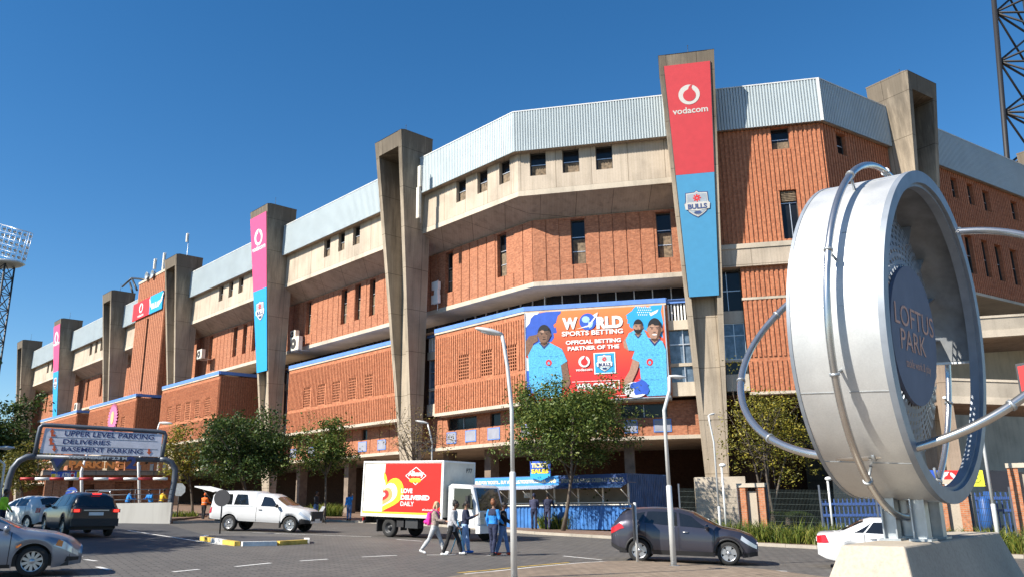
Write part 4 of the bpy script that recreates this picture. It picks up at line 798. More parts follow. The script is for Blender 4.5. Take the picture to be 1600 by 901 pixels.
# ---------------------------------------------------------------- vehicles
def lerp_tab(tab, x):
    if x <= tab[0][0]: return tab[0][1]
    for (a, p), (b, q) in zip(tab, tab[1:]):
        if x <= b: t_ = (x - a) / (b - a); return p + (q - p) * t_
    return tab[-1][1]
def smooth_tab(tab, x, h=.05): return (lerp_tab(tab, x - h) + 2 * lerp_tab(tab, x) + lerp_tab(tab, x + h)) / 4
def paint(name, col, metal=.3, rough=.32): return mat(name, col, rough, metal, .04, .7, coat=.6)
class Car:
    def __init__(s, name, label, cat, loc, heading, sp, group='vehicles on the road'):
        s.sp = sp; s.T = thing(name, label, cat, loc, ground_rot(heading), group); s.L = sp['L']; s.wx = sp['wx']; s.wr = sp['wr']; s.ra = sp.get('ra', s.wr + .07)
    def zb(s, x):
        z = lerp_tab(s.sp['bot'], x)
        for w_ in s.wx:
            d = abs(x - w_)
            if d < s.ra: z = max(z, s.wr + math.sqrt(max(0, s.ra ** 2 - d * d)))
        return z
    def S(s, x, t, sd=1):                                     # body surface: t 0 sill .. 3 belt .. 4 roof edge .. 6 centre
        sp = s.sp; hw = smooth_tab(sp['hw'], x); top = smooth_tab(sp['top'], x, .04); belt = min(smooth_tab(sp['belt'], x), top - .02); rh = smooth_tab(sp['rh'], x); zb = min(s.zb(x), belt - .05)
        gap = top - belt; k = min(1, max(0, gap / .35)); r4 = hw * .90 * (1 - k) + rh * k; lo = lerp_tab(sp['bot'], x)
        mid = max(zb + .02, lo + (belt - lo) * .52)
        P = [(hw * .93 if zb < lo + .02 else hw * .985, zb), (hw * .985, max(zb + .01, lo + .14) if zb < lo + .02 else min(zb + .02, belt - .03)), (hw, min(mid, belt - .02)), (hw * .965, belt), (r4, top - .075 * k - .02), (r4 * .62, top - .012), (0, top)]
        i = min(5, int(t)); f = t - i; a, b = P[i], P[i + 1]; return Vector((x, sd * (a[0] + (b[0] - a[0]) * f), a[1] + (b[1] - a[1]) * f))
    def body(s, mt):
        xs = set(); n = int(s.L / .055)
        for i in range(n + 1): xs.add(round(s.L * i / n, 4))
        for w_ in s.wx:
            for k in range(17): xs.add(round(w_ + s.ra * math.cos(math.pi * k / 16), 4))
        xs = sorted(x for x in xs if 0 <= x <= s.L); ts = [0, .5, 1, 1.5, 2, 2.5, 3, 3.33, 3.66, 4, 4.5, 5, 5.5, 6]; q = MB()
        for sd in (1, -1):
            v = [s.S(x, t_, sd) for x in xs for t_ in ts]; m_ = len(ts); fs = []
            for i in range(len(xs) - 1):
                for j in range(m_ - 1): f = (i * m_ + j, (i + 1) * m_ + j, (i + 1) * m_ + j + 1, i * m_ + j + 1); fs.append(f if sd > 0 else f[::-1])
            q.add(v, fs, 0, True)
        for x in (xs[0], xs[-1]):
            l = [s.S(x, t_, 1) for t_ in ts]; r_ = [s.S(x, t_, -1) for t_ in ts]; q.add(l + r_[::-1], [tuple(range(2 * len(ts)))], 0)
        ob = q.build('body', mt, s.T); w_ = ob.modifiers.new('w', 'WELD'); w_.merge_threshold = .002
        u = MB(); z_ = min(p[1] for p in s.sp['bot']); hw = max(p[1] for p in s.sp['hw'])
        u.box(.25, s.L - .25, -hw * .86, hw * .86, z_ + .03, z_ + .28)
        for w_ in s.wx:
            for sd in (-1, 1):
                pts = [(w_ + (s.ra + .01) * math.cos(t_), s.wr + (s.ra + .01) * math.sin(t_)) for t_ in [math.pi * k / 14 for k in range(15)]]
                u.add([(p[0], sd * hw * .97, p[1]) for p in pts] + [(p[0], sd * hw * .62, p[1]) for p in pts], [(i, i + 1, i + 16, i + 15) for i in range(14)] + [tuple(range(15, 30))])
        u.build('underbody', M['plastic'], s.T); return ob
    def patch(s, mb, c, sd, off=.006, mi=0, nu=10, nv=4):      # quad in (x, t) laid on the body skin
        sds = (1, -1) if sd == 0 else (sd,)
        for d in sds:
            v = []
            for i in range(nu + 1):
                for j in range(nv + 1):
                    a = i / nu; b = j / nv; x = (c[0][0] * (1 - a) + c[1][0] * a) * (1 - b) + (c[3][0] * (1 - a) + c[2][0] * a) * b; t_ = (c[0][1] * (1 - a) + c[1][1] * a) * (1 - b) + (c[3][1] * (1 - a) + c[2][1] * a) * b
                    p = s.S(x, t_, d); e = .01; n = (s.S(x + e, t_, d) - s.S(x - e, t_, d)).cross(s.S(x, min(6, t_ + e), d) - s.S(x, t_ - e, d)) * -d
                    n = n.normalized() if n.length > 1e-12 else Vector((0, d, 0)); v.append(p + n * off)
            m_ = nv + 1; fs = [(i * m_ + j, (i + 1) * m_ + j, (i + 1) * m_ + j + 1, i * m_ + j + 1) for i in range(nu) for j in range(nv)]
            mb.add(v, [f if d < 0 else f[::-1] for f in fs], mi, True)
    def part(s, nm, mt, cs, sd=0, off=.006, **k):
        q = MB()
        for c in cs: s.patch(q, c, sd, off, **k)
        return q.build(nm, mt, s.T)
    def sides(s, nm, mt, c, off=.006, **k):
        for sd in (1, -1): s.part(nm, mt, [c], sd, off, **k)
    def seams(s, xs, t0=.6, t1=3.0):
        for x in xs: s.sides('door_seam', M['plastic'], [(x - .008, t0), (x + .008, t0), (x + .008, t1), (x - .008, t1)], .003, nu=1, nv=8)
    def wheels(s, spokes=5, rimmat='rim', hubw=.2, steer=0, tw=.21):
        hw = max(p[1] for p in s.sp['hw'])
        for i, x in enumerate(s.wx):
            for sd in (1, -1):
                a = R(steer) if i == len(s.wx) - 1 else 0
                o = bpy.data.objects.new('wheel', None); COL.objects.link(o); o.parent = s.T; o.location = (x, sd * (hw - .02), s.wr); o.rotation_euler = (0, 0, a)
                f = Fr((0, 0, 0), (1, 0, 0), (0, 0, 1) if sd < 0 else (0, 0, 1), (0, sd, 0)); r = s.wr; q = MB(f)
                q.lathe([(r * .66, -.01), (r * .80, .0), (r * .95, -.015), (r, -.05), (r, -tw + .03), (r * .95, -tw), (r * .6, -tw)], 32); q.build('tyre', M['tyre'], o)
                q = MB(f); q.lathe([(r * .67, -.012), (r * .64, -.02), (r * .60, -.10), (.02, -.11)], 28, 1); q.lathe([(r * .67, -.012), (r * .62, -.012), (r * .62, -.03)], 28)
                for k in range(spokes):
                    t_ = 2 * math.pi * k / spokes + .3; e = Vector((math.cos(t_), math.sin(t_))); n = Vector((-e.y, e.x)); w0, w1 = hubw * r * .55, hubw * r * .8
                    q.add([(p.x, p.y, z) for z in (-.035, -.07) for p in (e * r * .08 - n * w0, e * r * .64 - n * w1, e * r * .64 + n * w1, e * r * .08 + n * w0)], [(0, 1, 2, 3), (0, 4, 5, 1), (2, 6, 7, 3), (1, 5, 6, 2)])
                q.lathe([(0, -.025), (r * .17, -.028), (r * .2, -.06)], 14); q.build('rim', [M[rimmat], M['plastic']], o)
    def mirror(s, x, t=3.1, mt=None):
        for sd in (1, -1):
            p = s.S(x, t, sd); q = MB(); q.ball((p.x, p.y + sd * .13, p.z + .06), (.07, .12, .085), 12, 8); q.box(p.x - .03, p.x + .02, min(p.y - sd * .02, p.y + sd * .08), max(p.y - sd * .02, p.y + sd * .08), p.z, p.z + .04); q.build('mirror', mt or M['plastic'], s.T)
    def handles(s, xs, mt, t=2.62):
        for x in xs:
            for sd in (1, -1): p = s.S(x, t, sd); q = MB(); q.tube([(x - .09, p.y - sd * .005, p.z), (x - .06, p.y + sd * .035, p.z), (x + .06, p.y + sd * .035, p.z), (x + .09, p.y - sd * .005, p.z)], .014, 6); q.build('door_handle', mt, s.T)
    def plate(s, x, z, front):
        q = MB(); d = .012 if front else -.012; q.box(min(x, x + d), max(x, x + d), -.26, .26, z - .055, z + .055); o = q.build('number_plate', M['wv'], s.T)
def side_by_wheels(p_rear, heading, wx0, hw, right=True):         # origin so that the near rear wheel stands at p_rear
    f = azv(heading); l = Vector((-f.y, f.x, 0)); o = Vector((p_rear[0], p_rear[1], 0)) - f * wx0 + (l if right else -l) * (hw - .1); o.z = gz(o.x, o.y) + .004; return o
# dark grey crossover, front centre right
sp = dict(L=4.30, wx=[.86, 3.47], wr=.335, ra=.385, hw=[(0, .70), (.15, .82), (.6, .885), (3.5, .885), (4.05, .80), (4.3, .60)], top=[(0, 1.0), (.04, 1.08), (.30, 1.44), (.48, 1.56), (1.3, 1.615), (2.0, 1.60), (2.45, 1.50), (3.25, 1.09), (3.8, .99), (4.15, .86), (4.3, .70)],
          belt=[(0, .96), (.3, 1.14), (.9, 1.12), (1.6, 1.04), (3.1, .98), (3.8, .90), (4.3, .60)], rh=[(0, .55), (.6, .60), (2.2, .62), (3.2, .70), (4.3, .6)], bot=[(0, .42), (.25, .30), (.5, .24), (3.9, .22), (4.3, .28)])
c = Car('crossover_car', 'dark grey crossover car with silver alloy wheels behind the thin sign post', 'car', side_by_wheels(G(999.5, 877.2), 105, .86, .885), 105, sp)
gp = paint('dark_grey_paint', (.058, .058, .078), .55, .28); c.body(gp); c.wheels(5, hubw=.34)
c.sides('side_window', M['cglass'], [(1.02, 3.12), (2.02, 3.1), (1.98, 3.92), (1.12, 3.9)]); c.sides('side_window', M['cglass'], [(2.10, 3.1), (2.98, 3.12), (2.42, 3.88), (2.06, 3.92)]); c.sides('side_window', M['cglass'], [(.72, 3.35), (.95, 3.15), (1.04, 3.88), (.80, 3.78)])
c.part('windscreen', M['cglass'], [[(3.12, 4.15), (2.50, 4.15), (2.50, 6), (3.20, 6)]]); c.part('rear_window', M['cglass'], [[(.08, 4.2), (.33, 4.2), (.33, 6), (.06, 6)]])
c.sides('sill_cladding', M['plastic'], [(1.28, .02), (3.05, .02), (3.05, .95), (1.28, .95)], .006); c.sides('rear_bumper_trim', M['plastic'], [(.0, .05), (.45, .05), (.45, .9), (.0, .9)], .006); c.sides('front_bumper_trim', M['plastic'], [(3.9, .05), (4.29, .05), (4.29, .9), (3.9, .9)], .006)
for w_ in c.wx:
    for sd in (1, -1): q = MB(); q.tube([(w_ + .40 * math.cos(t_), sd * .885, .335 + .40 * math.sin(t_)) for t_ in [math.pi * k / 16 for k in range(17)]], [(.03, .012)] * 17, 6); q.build('arch_trim', M['plastic'], c.T)
c.sides('tail_light', M['tail'], [(.0, 2.35), (.42, 2.6), (.30, 2.98), (.0, 2.95)], .012); c.sides('headlight', M['head'], [(3.82, 2.5), (4.27, 2.1), (4.27, 2.7), (3.86, 2.95)], .01); c.seams([2.05, 3.08], .9, 3.0); c.seams([1.06], 1.8, 3.0)
q = MB(); q.box(4.285, 4.31, -.5, .5, .5, .64); q.build('grille', M['plastic'], c.T); c.plate(4.31, .45, True); c.plate(-.02, .8, False); c.mirror(2.88, 3.12, gp); c.handles([2.25], M['rim'], 2.7)
q = MB(); q.box(.25, .55, -.55, .55, 1.53, 1.56); q.build('spoiler', gp, c.T)
q = MB(); q.tube([(.7, 0, 1.57), (.55, 0, 1.66), (.5, 0, 1.66)], [.03, .02, .004], 6); q.build('roof_fin', gp, c.T)
# white sedan behind the plinth
sp = dict(L=4.5, wx=[.95, 3.55], wr=.31, ra=.355, hw=[(0, .68), (.15, .80), (.6, .86), (3.8, .86), (4.3, .76), (4.5, .58)], top=[(0, .92), (.06, 1.0), (.62, 1.04), (1.2, 1.36), (1.5, 1.44), (2.2, 1.45), (2.6, 1.38), (3.3, 1.0), (3.9, .93), (4.35, .80), (4.5, .66)],
          belt=[(0, .90), (.5, .99), (1.2, .98), (3.2, .92), (4.0, .84), (4.5, .56)], rh=[(0, .66), (.9, .60), (2.3, .60), (3.2, .68), (4.5, .6)], bot=[(0, .38), (.25, .26), (.5, .22), (4.0, .2), (4.5, .26)])
sl = G(1283, 873); f_ = azv(111); c = Car('sedan_car', 'white sedan partly hidden behind the concrete plinth', 'car', side_by_wheels((9.62, 24.1), 111, .95, .86), 111, sp)
wp = paint('white_paintwork', (.62, .63, .64), 0, .3); c.body(wp); c.wheels(7, hubw=.2)
c.sides('side_window', M['cglass'], [(1.30, 3.1), (2.15, 3.08), (2.12, 3.9), (1.55, 3.88)]); c.sides('side_window', M['cglass'], [(2.22, 3.08), (3.05, 3.1), (2.58, 3.86), (2.2, 3.9)]); c.sides('side_window', M['cglass'], [(1.0, 3.14), (1.25, 3.1), (1.48, 3.85), (1.38, 3.7)])
c.part('windscreen', M['cglass'], [[(3.14, 4.15), (2.64, 4.15), (2.64, 6), (3.24, 6)]]); c.part('rear_window', M['cglass'], [[(.72, 4.15), (1.28, 4.15), (1.3, 6), (.66, 6)]])
c.sides('tail_light', M['tail'], [(.0, 2.2), (.32, 2.3), (.24, 2.98), (.0, 2.98)], .012); c.sides('headlight', M['head'], [(4.0, 2.5), (4.47, 2.2), (4.47, 2.75), (4.05, 2.95)], .01); c.seams([1.28, 2.18, 3.1], .3, 3.0); c.sides('fuel_cap', wp, [(.72, 2.35), (.9, 2.35), (.9, 2.7), (.72, 2.7)], .01); c.plate(-.02, .78, False); c.mirror(2.95, 3.1, wp); c.handles([1.5, 2.4], wp, 2.7)
# silver hatchback in the lower left corner
sp = dict(L=4.46, wx=[.86, 3.50], wr=.318, ra=.375, hw=[(0, .66), (.2, .80), (.7, .875), (3.7, .875), (4.2, .77), (4.46, .50)], top=[(0, .95), (.05, 1.05), (.5, 1.38), (1.2, 1.46), (2.0, 1.45), (2.4, 1.36), (3.3, .98), (3.9, .90), (4.25, .78), (4.46, .60)],
          belt=[(0, .93), (.6, 1.02), (1.6, .98), (3.1, .92), (3.7, .84), (4.1, .74), (4.46, .5)], rh=[(0, .6), (1, .60), (2.2, .62), (3.2, .70), (4.46, .5)], bot=[(0, .4), (.3, .26), (.6, .2), (3.9, .18), (4.46, .24)])
c = Car('hatchback_car', 'silver grey hatchback with ten spoke wheels cut off by the left picture edge', 'car', side_by_wheels((-10.48 - 2.64 * math.sin(R(60)), 18.2 - 2.64 * math.cos(R(60))), 60, .86, .875), 60, sp)
sp_ = paint('silver_paint', (.24, .265, .32), .6, .3); c.body(sp_); c.wheels(10, hubw=.13, steer=-8)
c.sides('side_window', M['cglass'], [(2.05, 3.08), (3.0, 3.1), (2.42, 3.88), (2.0, 3.92)]); c.sides('side_window', M['cglass'], [(1.0, 3.15), (1.96, 3.08), (1.92, 3.92), (1.1, 3.85)]); c.part('windscreen', M['cglass'], [[(3.16, 4.12), (2.46, 4.12), (2.44, 6), (3.26, 6)]])
c.sides('sill_cladding', M['plastic'], [(1.26, .02), (3.1, .02), (3.1, .55), (1.26, .55)], .006); c.sides('headlight', M['head'], [(3.86, 2.45), (4.38, 2.05), (4.36, 2.6), (4.0, 2.98)], .01); c.sides('indicator', mat('amber_lens', (.7, .2, .03), .2), [(3.9, 2.5), (4.03, 2.45), (4.05, 2.9), (3.95, 2.95)], .014); c.sides('indicator', mat('amber_lens', (.7, .2, .03)), [(3.16, 2.1), (3.26, 2.1), (3.26, 2.25), (3.16, 2.25)], .008)
q = MB(); q.box(4.43, 4.47, -.42, .42, .30, .44); q.build('grille', M['plastic'], c.T); c.sides('fog_recess', M['plastic'], [(4.12, .7), (4.4, .6), (4.4, 1.5), (4.16, 1.5)], .006); c.seams([2.0, 3.05], .4, 3.0); c.mirror(2.95, 3.1, sp_); c.handles([2.2], sp_, 2.7)
# black sports utility car driving away at the left
sp = dict(L=4.55, wx=[.93, 3.58], wr=.345, ra=.40, hw=[(0, .80), (.2, .88), (.7, .92), (3.9, .92), (4.3, .8), (4.55, .6)], top=[(0, 1.05), (.05, 1.12), (.28, 1.56), (.5, 1.64), (1.3, 1.68), (2.2, 1.65), (2.6, 1.56), (3.4, 1.12), (4.2, .98), (4.55, .75)],
          belt=[(0, 1.02), (.5, 1.12), (3.2, 1.02), (4.0, .92), (4.55, .6)], rh=[(0, .64), (.5, .66), (2.3, .66), (3.4, .74), (4.55, .6)], bot=[(0, .42), (.3, .30), (4.0, .25), (4.55, .3)])
rv = G(135, 838.5); f_ = azv(-43); l_ = Vector((-f_.y, f_.x, 0)); c = Car('suv_car', 'black sports utility car with lit brake lights seen from behind at the parking entrance', 'car', (rv.x - f_.x * .8, rv.y - f_.y * .8, gz(rv.x, rv.y) + .004), -43, sp)
bp_ = paint('black_paint', (.028, .027, .03), .4, .28); c.body(bp_); c.wheels(5, hubw=.3); M['lamp'] = mat('brake_lamp', (.8, .03, .02), .2); M['lamp'].node_tree.nodes['Principled BSDF'].inputs['Emission Color'].default_value = (1, .03, .02, 1); M['lamp'].node_tree.nodes['Principled BSDF'].inputs['Emission Strength'].default_value = 1.6
for cc in ([(1.05, 3.1), (2.1, 3.08), (2.08, 3.9), (1.12, 3.9)], [(2.18, 3.08), (3.15, 3.1), (2.55, 3.88), (2.14, 3.9)], [(.55, 3.15), (.95, 3.1), (1.02, 3.85), (.6, 3.85)]): c.sides('side_window', M['cglass'], cc)
c.part('windscreen', M['cglass'], [[(3.22, 4.15), (2.62, 4.15), (2.62, 6), (3.34, 6)]]); c.part('rear_window', M['cglass'], [[(.075, 4.15), (.285, 4.15), (.285, 6), (.07, 6)]], nu=6)
for sd in (1, -1):
    q = MB(); q.box(-.03, .16, min(sd * .55, sd * .86), max(sd * .55, sd * .86), .93, 1.06); q.build('tail_light', M['tail'], c.T); q = MB(); q.box(-.045, -.03, min(sd * .62, sd * .80), max(sd * .62, sd * .80), .95, 1.04); q.build('brake_light', M['lamp'], c.T)
q = MB(); q.box(.22, .26, -.16, .16, 1.60, 1.64); q.build('brake_light', M['lamp'], c.T); q = MB(); q.box(-.03, .1, -.84, .84, .42, .70); q.build('rear_bumper', M['plastic'], c.T); q = MB(); q.box(-.02, .0, -.45, .45, .99, 1.03); q.build('tailgate_trim', M['rim'], c.T)
q = MB(); q.box(-.03, -.01, -.26, .26, .82, .94); q.build('number_plate', M['wv'], c.T); c.mirror(2.9, 3.1, bp_); q = MB()
for sd in (1, -1): q = MB(); q.tube([(.6, sd * .6, 1.66), (.75, sd * .6, 1.72), (2.0, sd * .6, 1.72), (2.2, sd * .6, 1.66)], .02, 6); q.build('roof_rail', M['rim'], c.T)
# white hatchback in front of it
sp = dict(L=3.97, wx=[.70, 3.17], wr=.30, ra=.35, hw=[(0, .70), (.15, .78), (.5, .84), (3.3, .84), (3.75, .74), (3.97, .5)], top=[(0, 1.0), (.05, 1.1), (.35, 1.40), (.6, 1.45), (1.6, 1.46), (2.1, 1.38), (2.9, 1.02), (3.5, .92), (3.85, .76), (3.97, .6)],
          belt=[(0, .95), (.5, 1.0), (2.7, .92), (3.4, .82), (3.97, .52)], rh=[(0, .6), (.6, .6), (2, .6), (2.9, .68), (3.97, .5)], bot=[(0, .36), (.2, .26), (3.5, .2), (3.97, .25)])
hv = G(82, 827); c = Car('hatchback_car', 'small white hatchback half hidden by the black car at the parking entrance', 'car', (hv.x, hv.y, gz(hv.x, hv.y) + .004), -62, sp)
c.body(wp); c.wheels(6, hubw=.25)
for cc in ([(.95, 3.1), (1.7, 3.08), (1.68, 3.9), (1.0, 3.85)], [(1.78, 3.08), (2.62, 3.1), (2.1, 3.86), (1.76, 3.9)]): c.sides('side_window', M['cglass'], cc)
c.part('windscreen', M['cglass'], [[(2.72, 4.15), (2.14, 4.15), (2.12, 6), (2.84, 6)]]); c.part('rear_window', M['cglass'], [[(.08, 4.15), (.36, 4.15), (.36, 6), (.06, 6)]], nu=6); c.sides('tail_light', M['tail'], [(.0, 2.3), (.22, 2.3), (.2, 2.95), (.0, 2.95)], .012); c.sides('headlight', M['head'], [(3.45, 2.5), (3.92, 2.1), (3.9, 2.7), (3.5, 2.95)], .01); c.mirror(2.55, 3.1, wp); c.seams([.93, 1.74, 2.68], .3, 3.0); c.plate(-.02, .62, False)
# white pickup with canopy and open tailgate window
sp = dict(L=5.1, wx=[1.05, 4.15], wr=.36, ra=.43, hw=[(0, .86), (.1, .90), (4.2, .90), (4.8, .82), (5.1, .64)], top=[(0, 1.0), (.02, 1.72), (.2, 1.83), (1.0, 1.86), (2.28, 1.84), (2.34, 1.78), (2.5, 1.76), (3.0, 1.73), (3.3, 1.62), (4.0, 1.17), (4.7, 1.08), (4.95, .98), (5.1, .8)],
          belt=[(0, .98), (.1, 1.14), (2.3, 1.14), (3.8, 1.08), (4.6, .98), (5.1, .62)], rh=[(0, .74), (2.2, .74), (2.4, .68), (3.3, .66), (4, .76), (5.1, .64)], bot=[(0, .56), (.3, .52), (2.2, .45), (4.6, .40), (5.1, .42)])
pk = side_by_wheels(G(357, 828.6), 101, 1.05, .9); c = Car('pickup_truck', 'white single cab pickup truck with a white canopy and raised rear hatch', 'pickup truck', pk, 101, sp)
c.body(wp); c.wheels(6, hubw=.3, tw=.24); blackg = M['cglass']
c.sides('canopy_window', blackg, [(.28, 3.1), (1.12, 3.1), (1.10, 3.88), (.42, 3.88)]); c.sides('canopy_window', blackg, [(1.22, 3.1), (2.0, 3.1), (1.85, 3.88), (1.3, 3.88)]); c.sides('side_window', blackg, [(2.62, 3.06), (3.55, 3.1), (3.12, 3.84), (2.68, 3.9)])
c.part('windscreen', mat('brown_windscreen', (.16, .09, .05), .15), [[(3.86, 4.12), (3.34, 4.12), (3.32, 6), (3.96, 6)]]); c.sides('headlight', M['head'], [(4.55, 2.5), (5.05, 2.1), (5.05, 2.75), (4.62, 2.98)], .01); c.sides('bumper', M['plastic'], [(4.62, .02), (5.09, .02), (5.09, 2.2), (4.68, 1.7)], .02); c.sides('wheel_arch_trim', M['plastic'], [(4.56, .05), (4.68, .05), (4.68, 1.4), (4.62, 1.5)], .015)  # windscreen in an even brown tone
q = MB(); q.box(5.05, 5.125, -.62, .62, .52, .95); q.build('grille', M['plastic'], c.T); c.plate(5.13, .56, True); c.seams([2.42, 3.66], .2, 3.0); c.sides('canopy_joint', M['galv'], [(.02, 2.94), (2.3, 2.94), (2.3, 3.05), (.02, 3.05)], .006); c.mirror(3.5, 3.1, M['plastic']); c.handles([2.62], M['plastic'], 2.6)
q = MB(); q.hexa([(-.02, -.7, 1.76), (.06, -.7, 1.80), (.06, .7, 1.80), (-.02, .7, 1.76), (-1.05, -.7, 1.98), (-1.03, -.7, 2.03), (-1.03, .7, 2.03), (-1.05, .7, 1.98)]); q.build('rear_hatch', M['wv'], c.T)
for sd in (1, -1): q = MB(); q.tube([(.0, sd * .66, 1.3), (-.6, sd * .66, 1.86)], .012, 6); q.build('gas_strut', M['steel'], c.T)
c.sides('tail_light', M['tail'], [(.0, 1.9), (.12, 1.9), (.12, 2.9), (.0, 2.9)], .01); q = MB(); q.box(-.12, .02, -.7, .7, .5, .62); q.build('rear_bumper', M['plastic'], c.T)
for sd in (1, -1): q = MB(); q.box(3.62, 3.66, min(sd * .72, sd * .88), max(sd * .72, sd * .88), .2, .5); q.build('mudflap', M['plastic'], c.T)
# delivery truck
HT = 124; tr_ = G(606.6, 838.3); fT = azv(HT); lT = Vector((-fT.y, fT.x, 0)); o_ = Vector((tr_.x, tr_.y, 0)) - fT * 1.55 + lT * .95; o_.z = gz(o_.x, o_.y)
T = thing('delivery_truck', 'white delivery truck with a red bread advertisement on its box body', 'truck', o_, ground_rot(HT), 'vehicles on the road')
BX = 4.62; q = MB(); q.box(0, BX, -1.08, 1.08, .92, 3.22); q.build('box_body', M['offwhite'], T)
q = MB()
for x, y in ((0, -1.09), (BX, -1.09), (0, 1.09), (BX, 1.09)): q.box(x - .035, x + .035, y - .025, y + .025, .86, 3.26)
for y in (-1.09, 1.09): q.box(.035, BX - .035, y - .025, y + .025, 3.18, 3.26)
q.box(BX - .03, BX + .04, -1.065, 1.065, 3.18, 3.26); q.box(-.04, .03, -1.065, 1.065, 3.18, 3.26); q.build('corner_trim', M['wv'], T)
q = MB(); q.box(.035, BX - .035, -1.115, -1.085, .86, .99); q.box(.035, BX - .035, 1.085, 1.115, .86, .99); q.build('side_rail', M['offwhite'], T)
FT2 = Fr((0, -1.08, 0), (1, 0, 0), (0, -1, 0), (0, 0, 1)); q = MB(FT2); q.box(.035, BX - .035, .0, .012, .99, 1.07); q.build('yellow_stripe', M['yellow'], T)
q = MB(FT2); q.slab([(1.22, 1.08), (4.50, 1.08), (4.50, 3.14), (1.30, 3.14), (1.28, 2.5)], 0, .014); q.build('red_advert', mat('advert_red', (.68, .018, .012), .45, 0, .05), T)
q = MB(FT2); hp = []
for k in range(40):
    t_ = 2 * math.pi * k / 40; hp.append((16 * math.sin(t_) ** 3, 13 * math.cos(t_) - 5 * math.cos(2 * t_) - 2 * math.cos(3 * t_) - math.cos(4 * t_)))
def heart(cx, cz_, s_, b_, mi, rot=-.35):
    pts = []
    for x, z in hp: pts.append((max(1.235, cx + s_ * (x * math.cos(rot) - z * math.sin(rot))), b_, max(1.09, cz_ + s_ * (x * math.sin(rot) + z * math.cos(rot)))))
    q.poly(pts, mi)
heart(1.32, 1.92, .067, .018, 0); heart(1.27, 1.88, .048, .022, 1)
for k in range(9): 
    a = 1.62 + .05 * (k % 3); z = 1.62 + .13 * k * .62; q.box(a, a + .05, .023, .025, z, z + .055, 2)
heart(1.20, 1.78, .036, .028, 3); heart(1.22, 1.80, .022, .032, 2); heart(1.22, 1.80, .010, .036, 1)
q.build('heart_picture', [M['yellow'], M['wv'], M['red'], mat('bread_print', (.72, .38, .14), .5)], T)
q = MB(FT2); d_ = [(2.52, 2.62), (3.10, 2.98), (3.68, 2.62), (3.10, 2.24)]
for i in range(4):
    a, b_ = Vector(d_[i]), Vector(d_[(i + 1) % 4]); n_2 = (b_ - a).normalized(); n_2 = Vector((-n_2.y, n_2.x)) * .015; q.slab([tuple(a - n_2), tuple(b_ - n_2), tuple(b_ + n_2), tuple(a + n_2)], .014, .02)
write(q, 'Albany', 2.66, 3.56, 2.54, 2.82, .024, 0, .05); q.build('emblem_lettering', M['wv'], T); q = MB(FT2); write(q, 'LOVE', 2.30, 2.95, 1.88, 2.08, .02, 0, .04); q.build('lettering', M['wv'], T); q = MB(FT2); write(q, 'DELIVERED', 2.30, 3.92, 1.60, 1.80, .02, 0, .05); q.build('lettering', M['wv'], T); q = MB(FT2); write(q, 'DAILY', 2.30, 3.06, 1.34, 1.53, .02, 0, .01); q.build('lettering', M['wv'], T); q = MB(FT2); write(q, '#GoodnessInside', 3.55, 4.30, 1.16, 1.25, .02, 0, .01); q.build('small_lettering', M['wv'], T)
q = MB(FT2); q.ball((2.95, .02, 2.42), (.22, .012, .10), 14, 6); q.ball((3.2, .02, 2.42), (.22, .012, .10), 14, 6); q.build('loaf_emblem', M['yellow'], T)
FF = Fr((BX, 0, 0), (0, 1, 0), (1, 0, 0), (0, 0, 1)); q = MB(FF); write(q, 'P77', .50, .92, 2.78, 2.98, .01, 0, .02); q.build('fleet_number', M['dark'], T)
# cab
cb = [(4.78, .55), (6.35, .55), (6.42, .72), (6.40, 1.18), (6.10, 2.16), (5.95, 2.26), (4.95, 2.30), (4.78, 2.2)]
q = MB(Fr((0, 0, 0), (1, 0, 0), (0, 1, 0), (0, 0, 1))); 
def cabring(y, k): return [(5.55 + (x - 5.55) * k, y, .55 + (z - .55) * (1 - (1 - k) * .35)) for x, z in cb]
rings = [cabring(-.93, .94), cabring(-.90, .99), cabring(-.7, 1.0), cabring(.7, 1.0), cabring(.90, .99), cabring(.93, .94)]; nn = len(cb)
q.add([p for r_ in rings for p in r_], [(i * nn + j, i * nn + (j + 1) % nn, (i + 1) * nn + (j + 1) % nn, (i + 1) * nn + j) for i in range(5) for j in range(nn)] + [tuple(range(nn)), tuple(range(6 * nn - 1, 5 * nn - 1, -1))]); q.build('cab', wp, T)
q = MB(); q.hexa([(6.40, -.80, 1.24), (6.40, .80, 1.24), (6.34, .80, 1.24), (6.34, -.80, 1.24), (6.125, -.74, 2.13), (6.125, .74, 2.13), (6.06, .74, 2.13), (6.06, -.74, 2.13)]); q.build('windscreen', M['cglass'], T)
for sd in (-1, 1):
    q = MB(Fr((0, sd * .925, 0), (1, 0, 0), (0, sd, 0), (0, 0, 1))); q.slab([(5.12, 1.28), (6.16, 1.28), (5.98, 2.10), (5.12, 2.12)], 0, .02); q.build('side_window', M['cglass'], T)
    q = MB(Fr((0, sd * .925, 0), (1, 0, 0), (0, sd, 0), (0, 0, 1))); q.box(5.05, 5.06, 0, .015, .62, 2.2); q.box(6.22, 6.23, 0, .012, .62, 1.3); q.build('door_seam', M['plastic'], T)
    q = MB(); q.box(5.98, 6.10, min(sd * 1.08, sd * 1.28), max(sd * 1.08, sd * 1.28), 1.36, 1.82); q.tube([(6.05, sd * .9, 1.9), (6.05, sd * 1.15, 1.84)], .018, 6); q.tube([(6.05, sd * .9, 1.3), (6.05, sd * 1.15, 1.36)], .018, 6); q.build('mirror', M['plastic'], T)
    q = MB(); q.box(6.36, 6.44, min(sd * .58, sd * .88), max(sd * .58, sd * .88), .95, 1.18); q.build('headlight', M['head'], T); q = MB(); q.box(6.36, 6.445, min(sd * .58, sd * .86), max(sd * .58, sd * .86), .70, .92); q.build('headlight', M['head'], T)
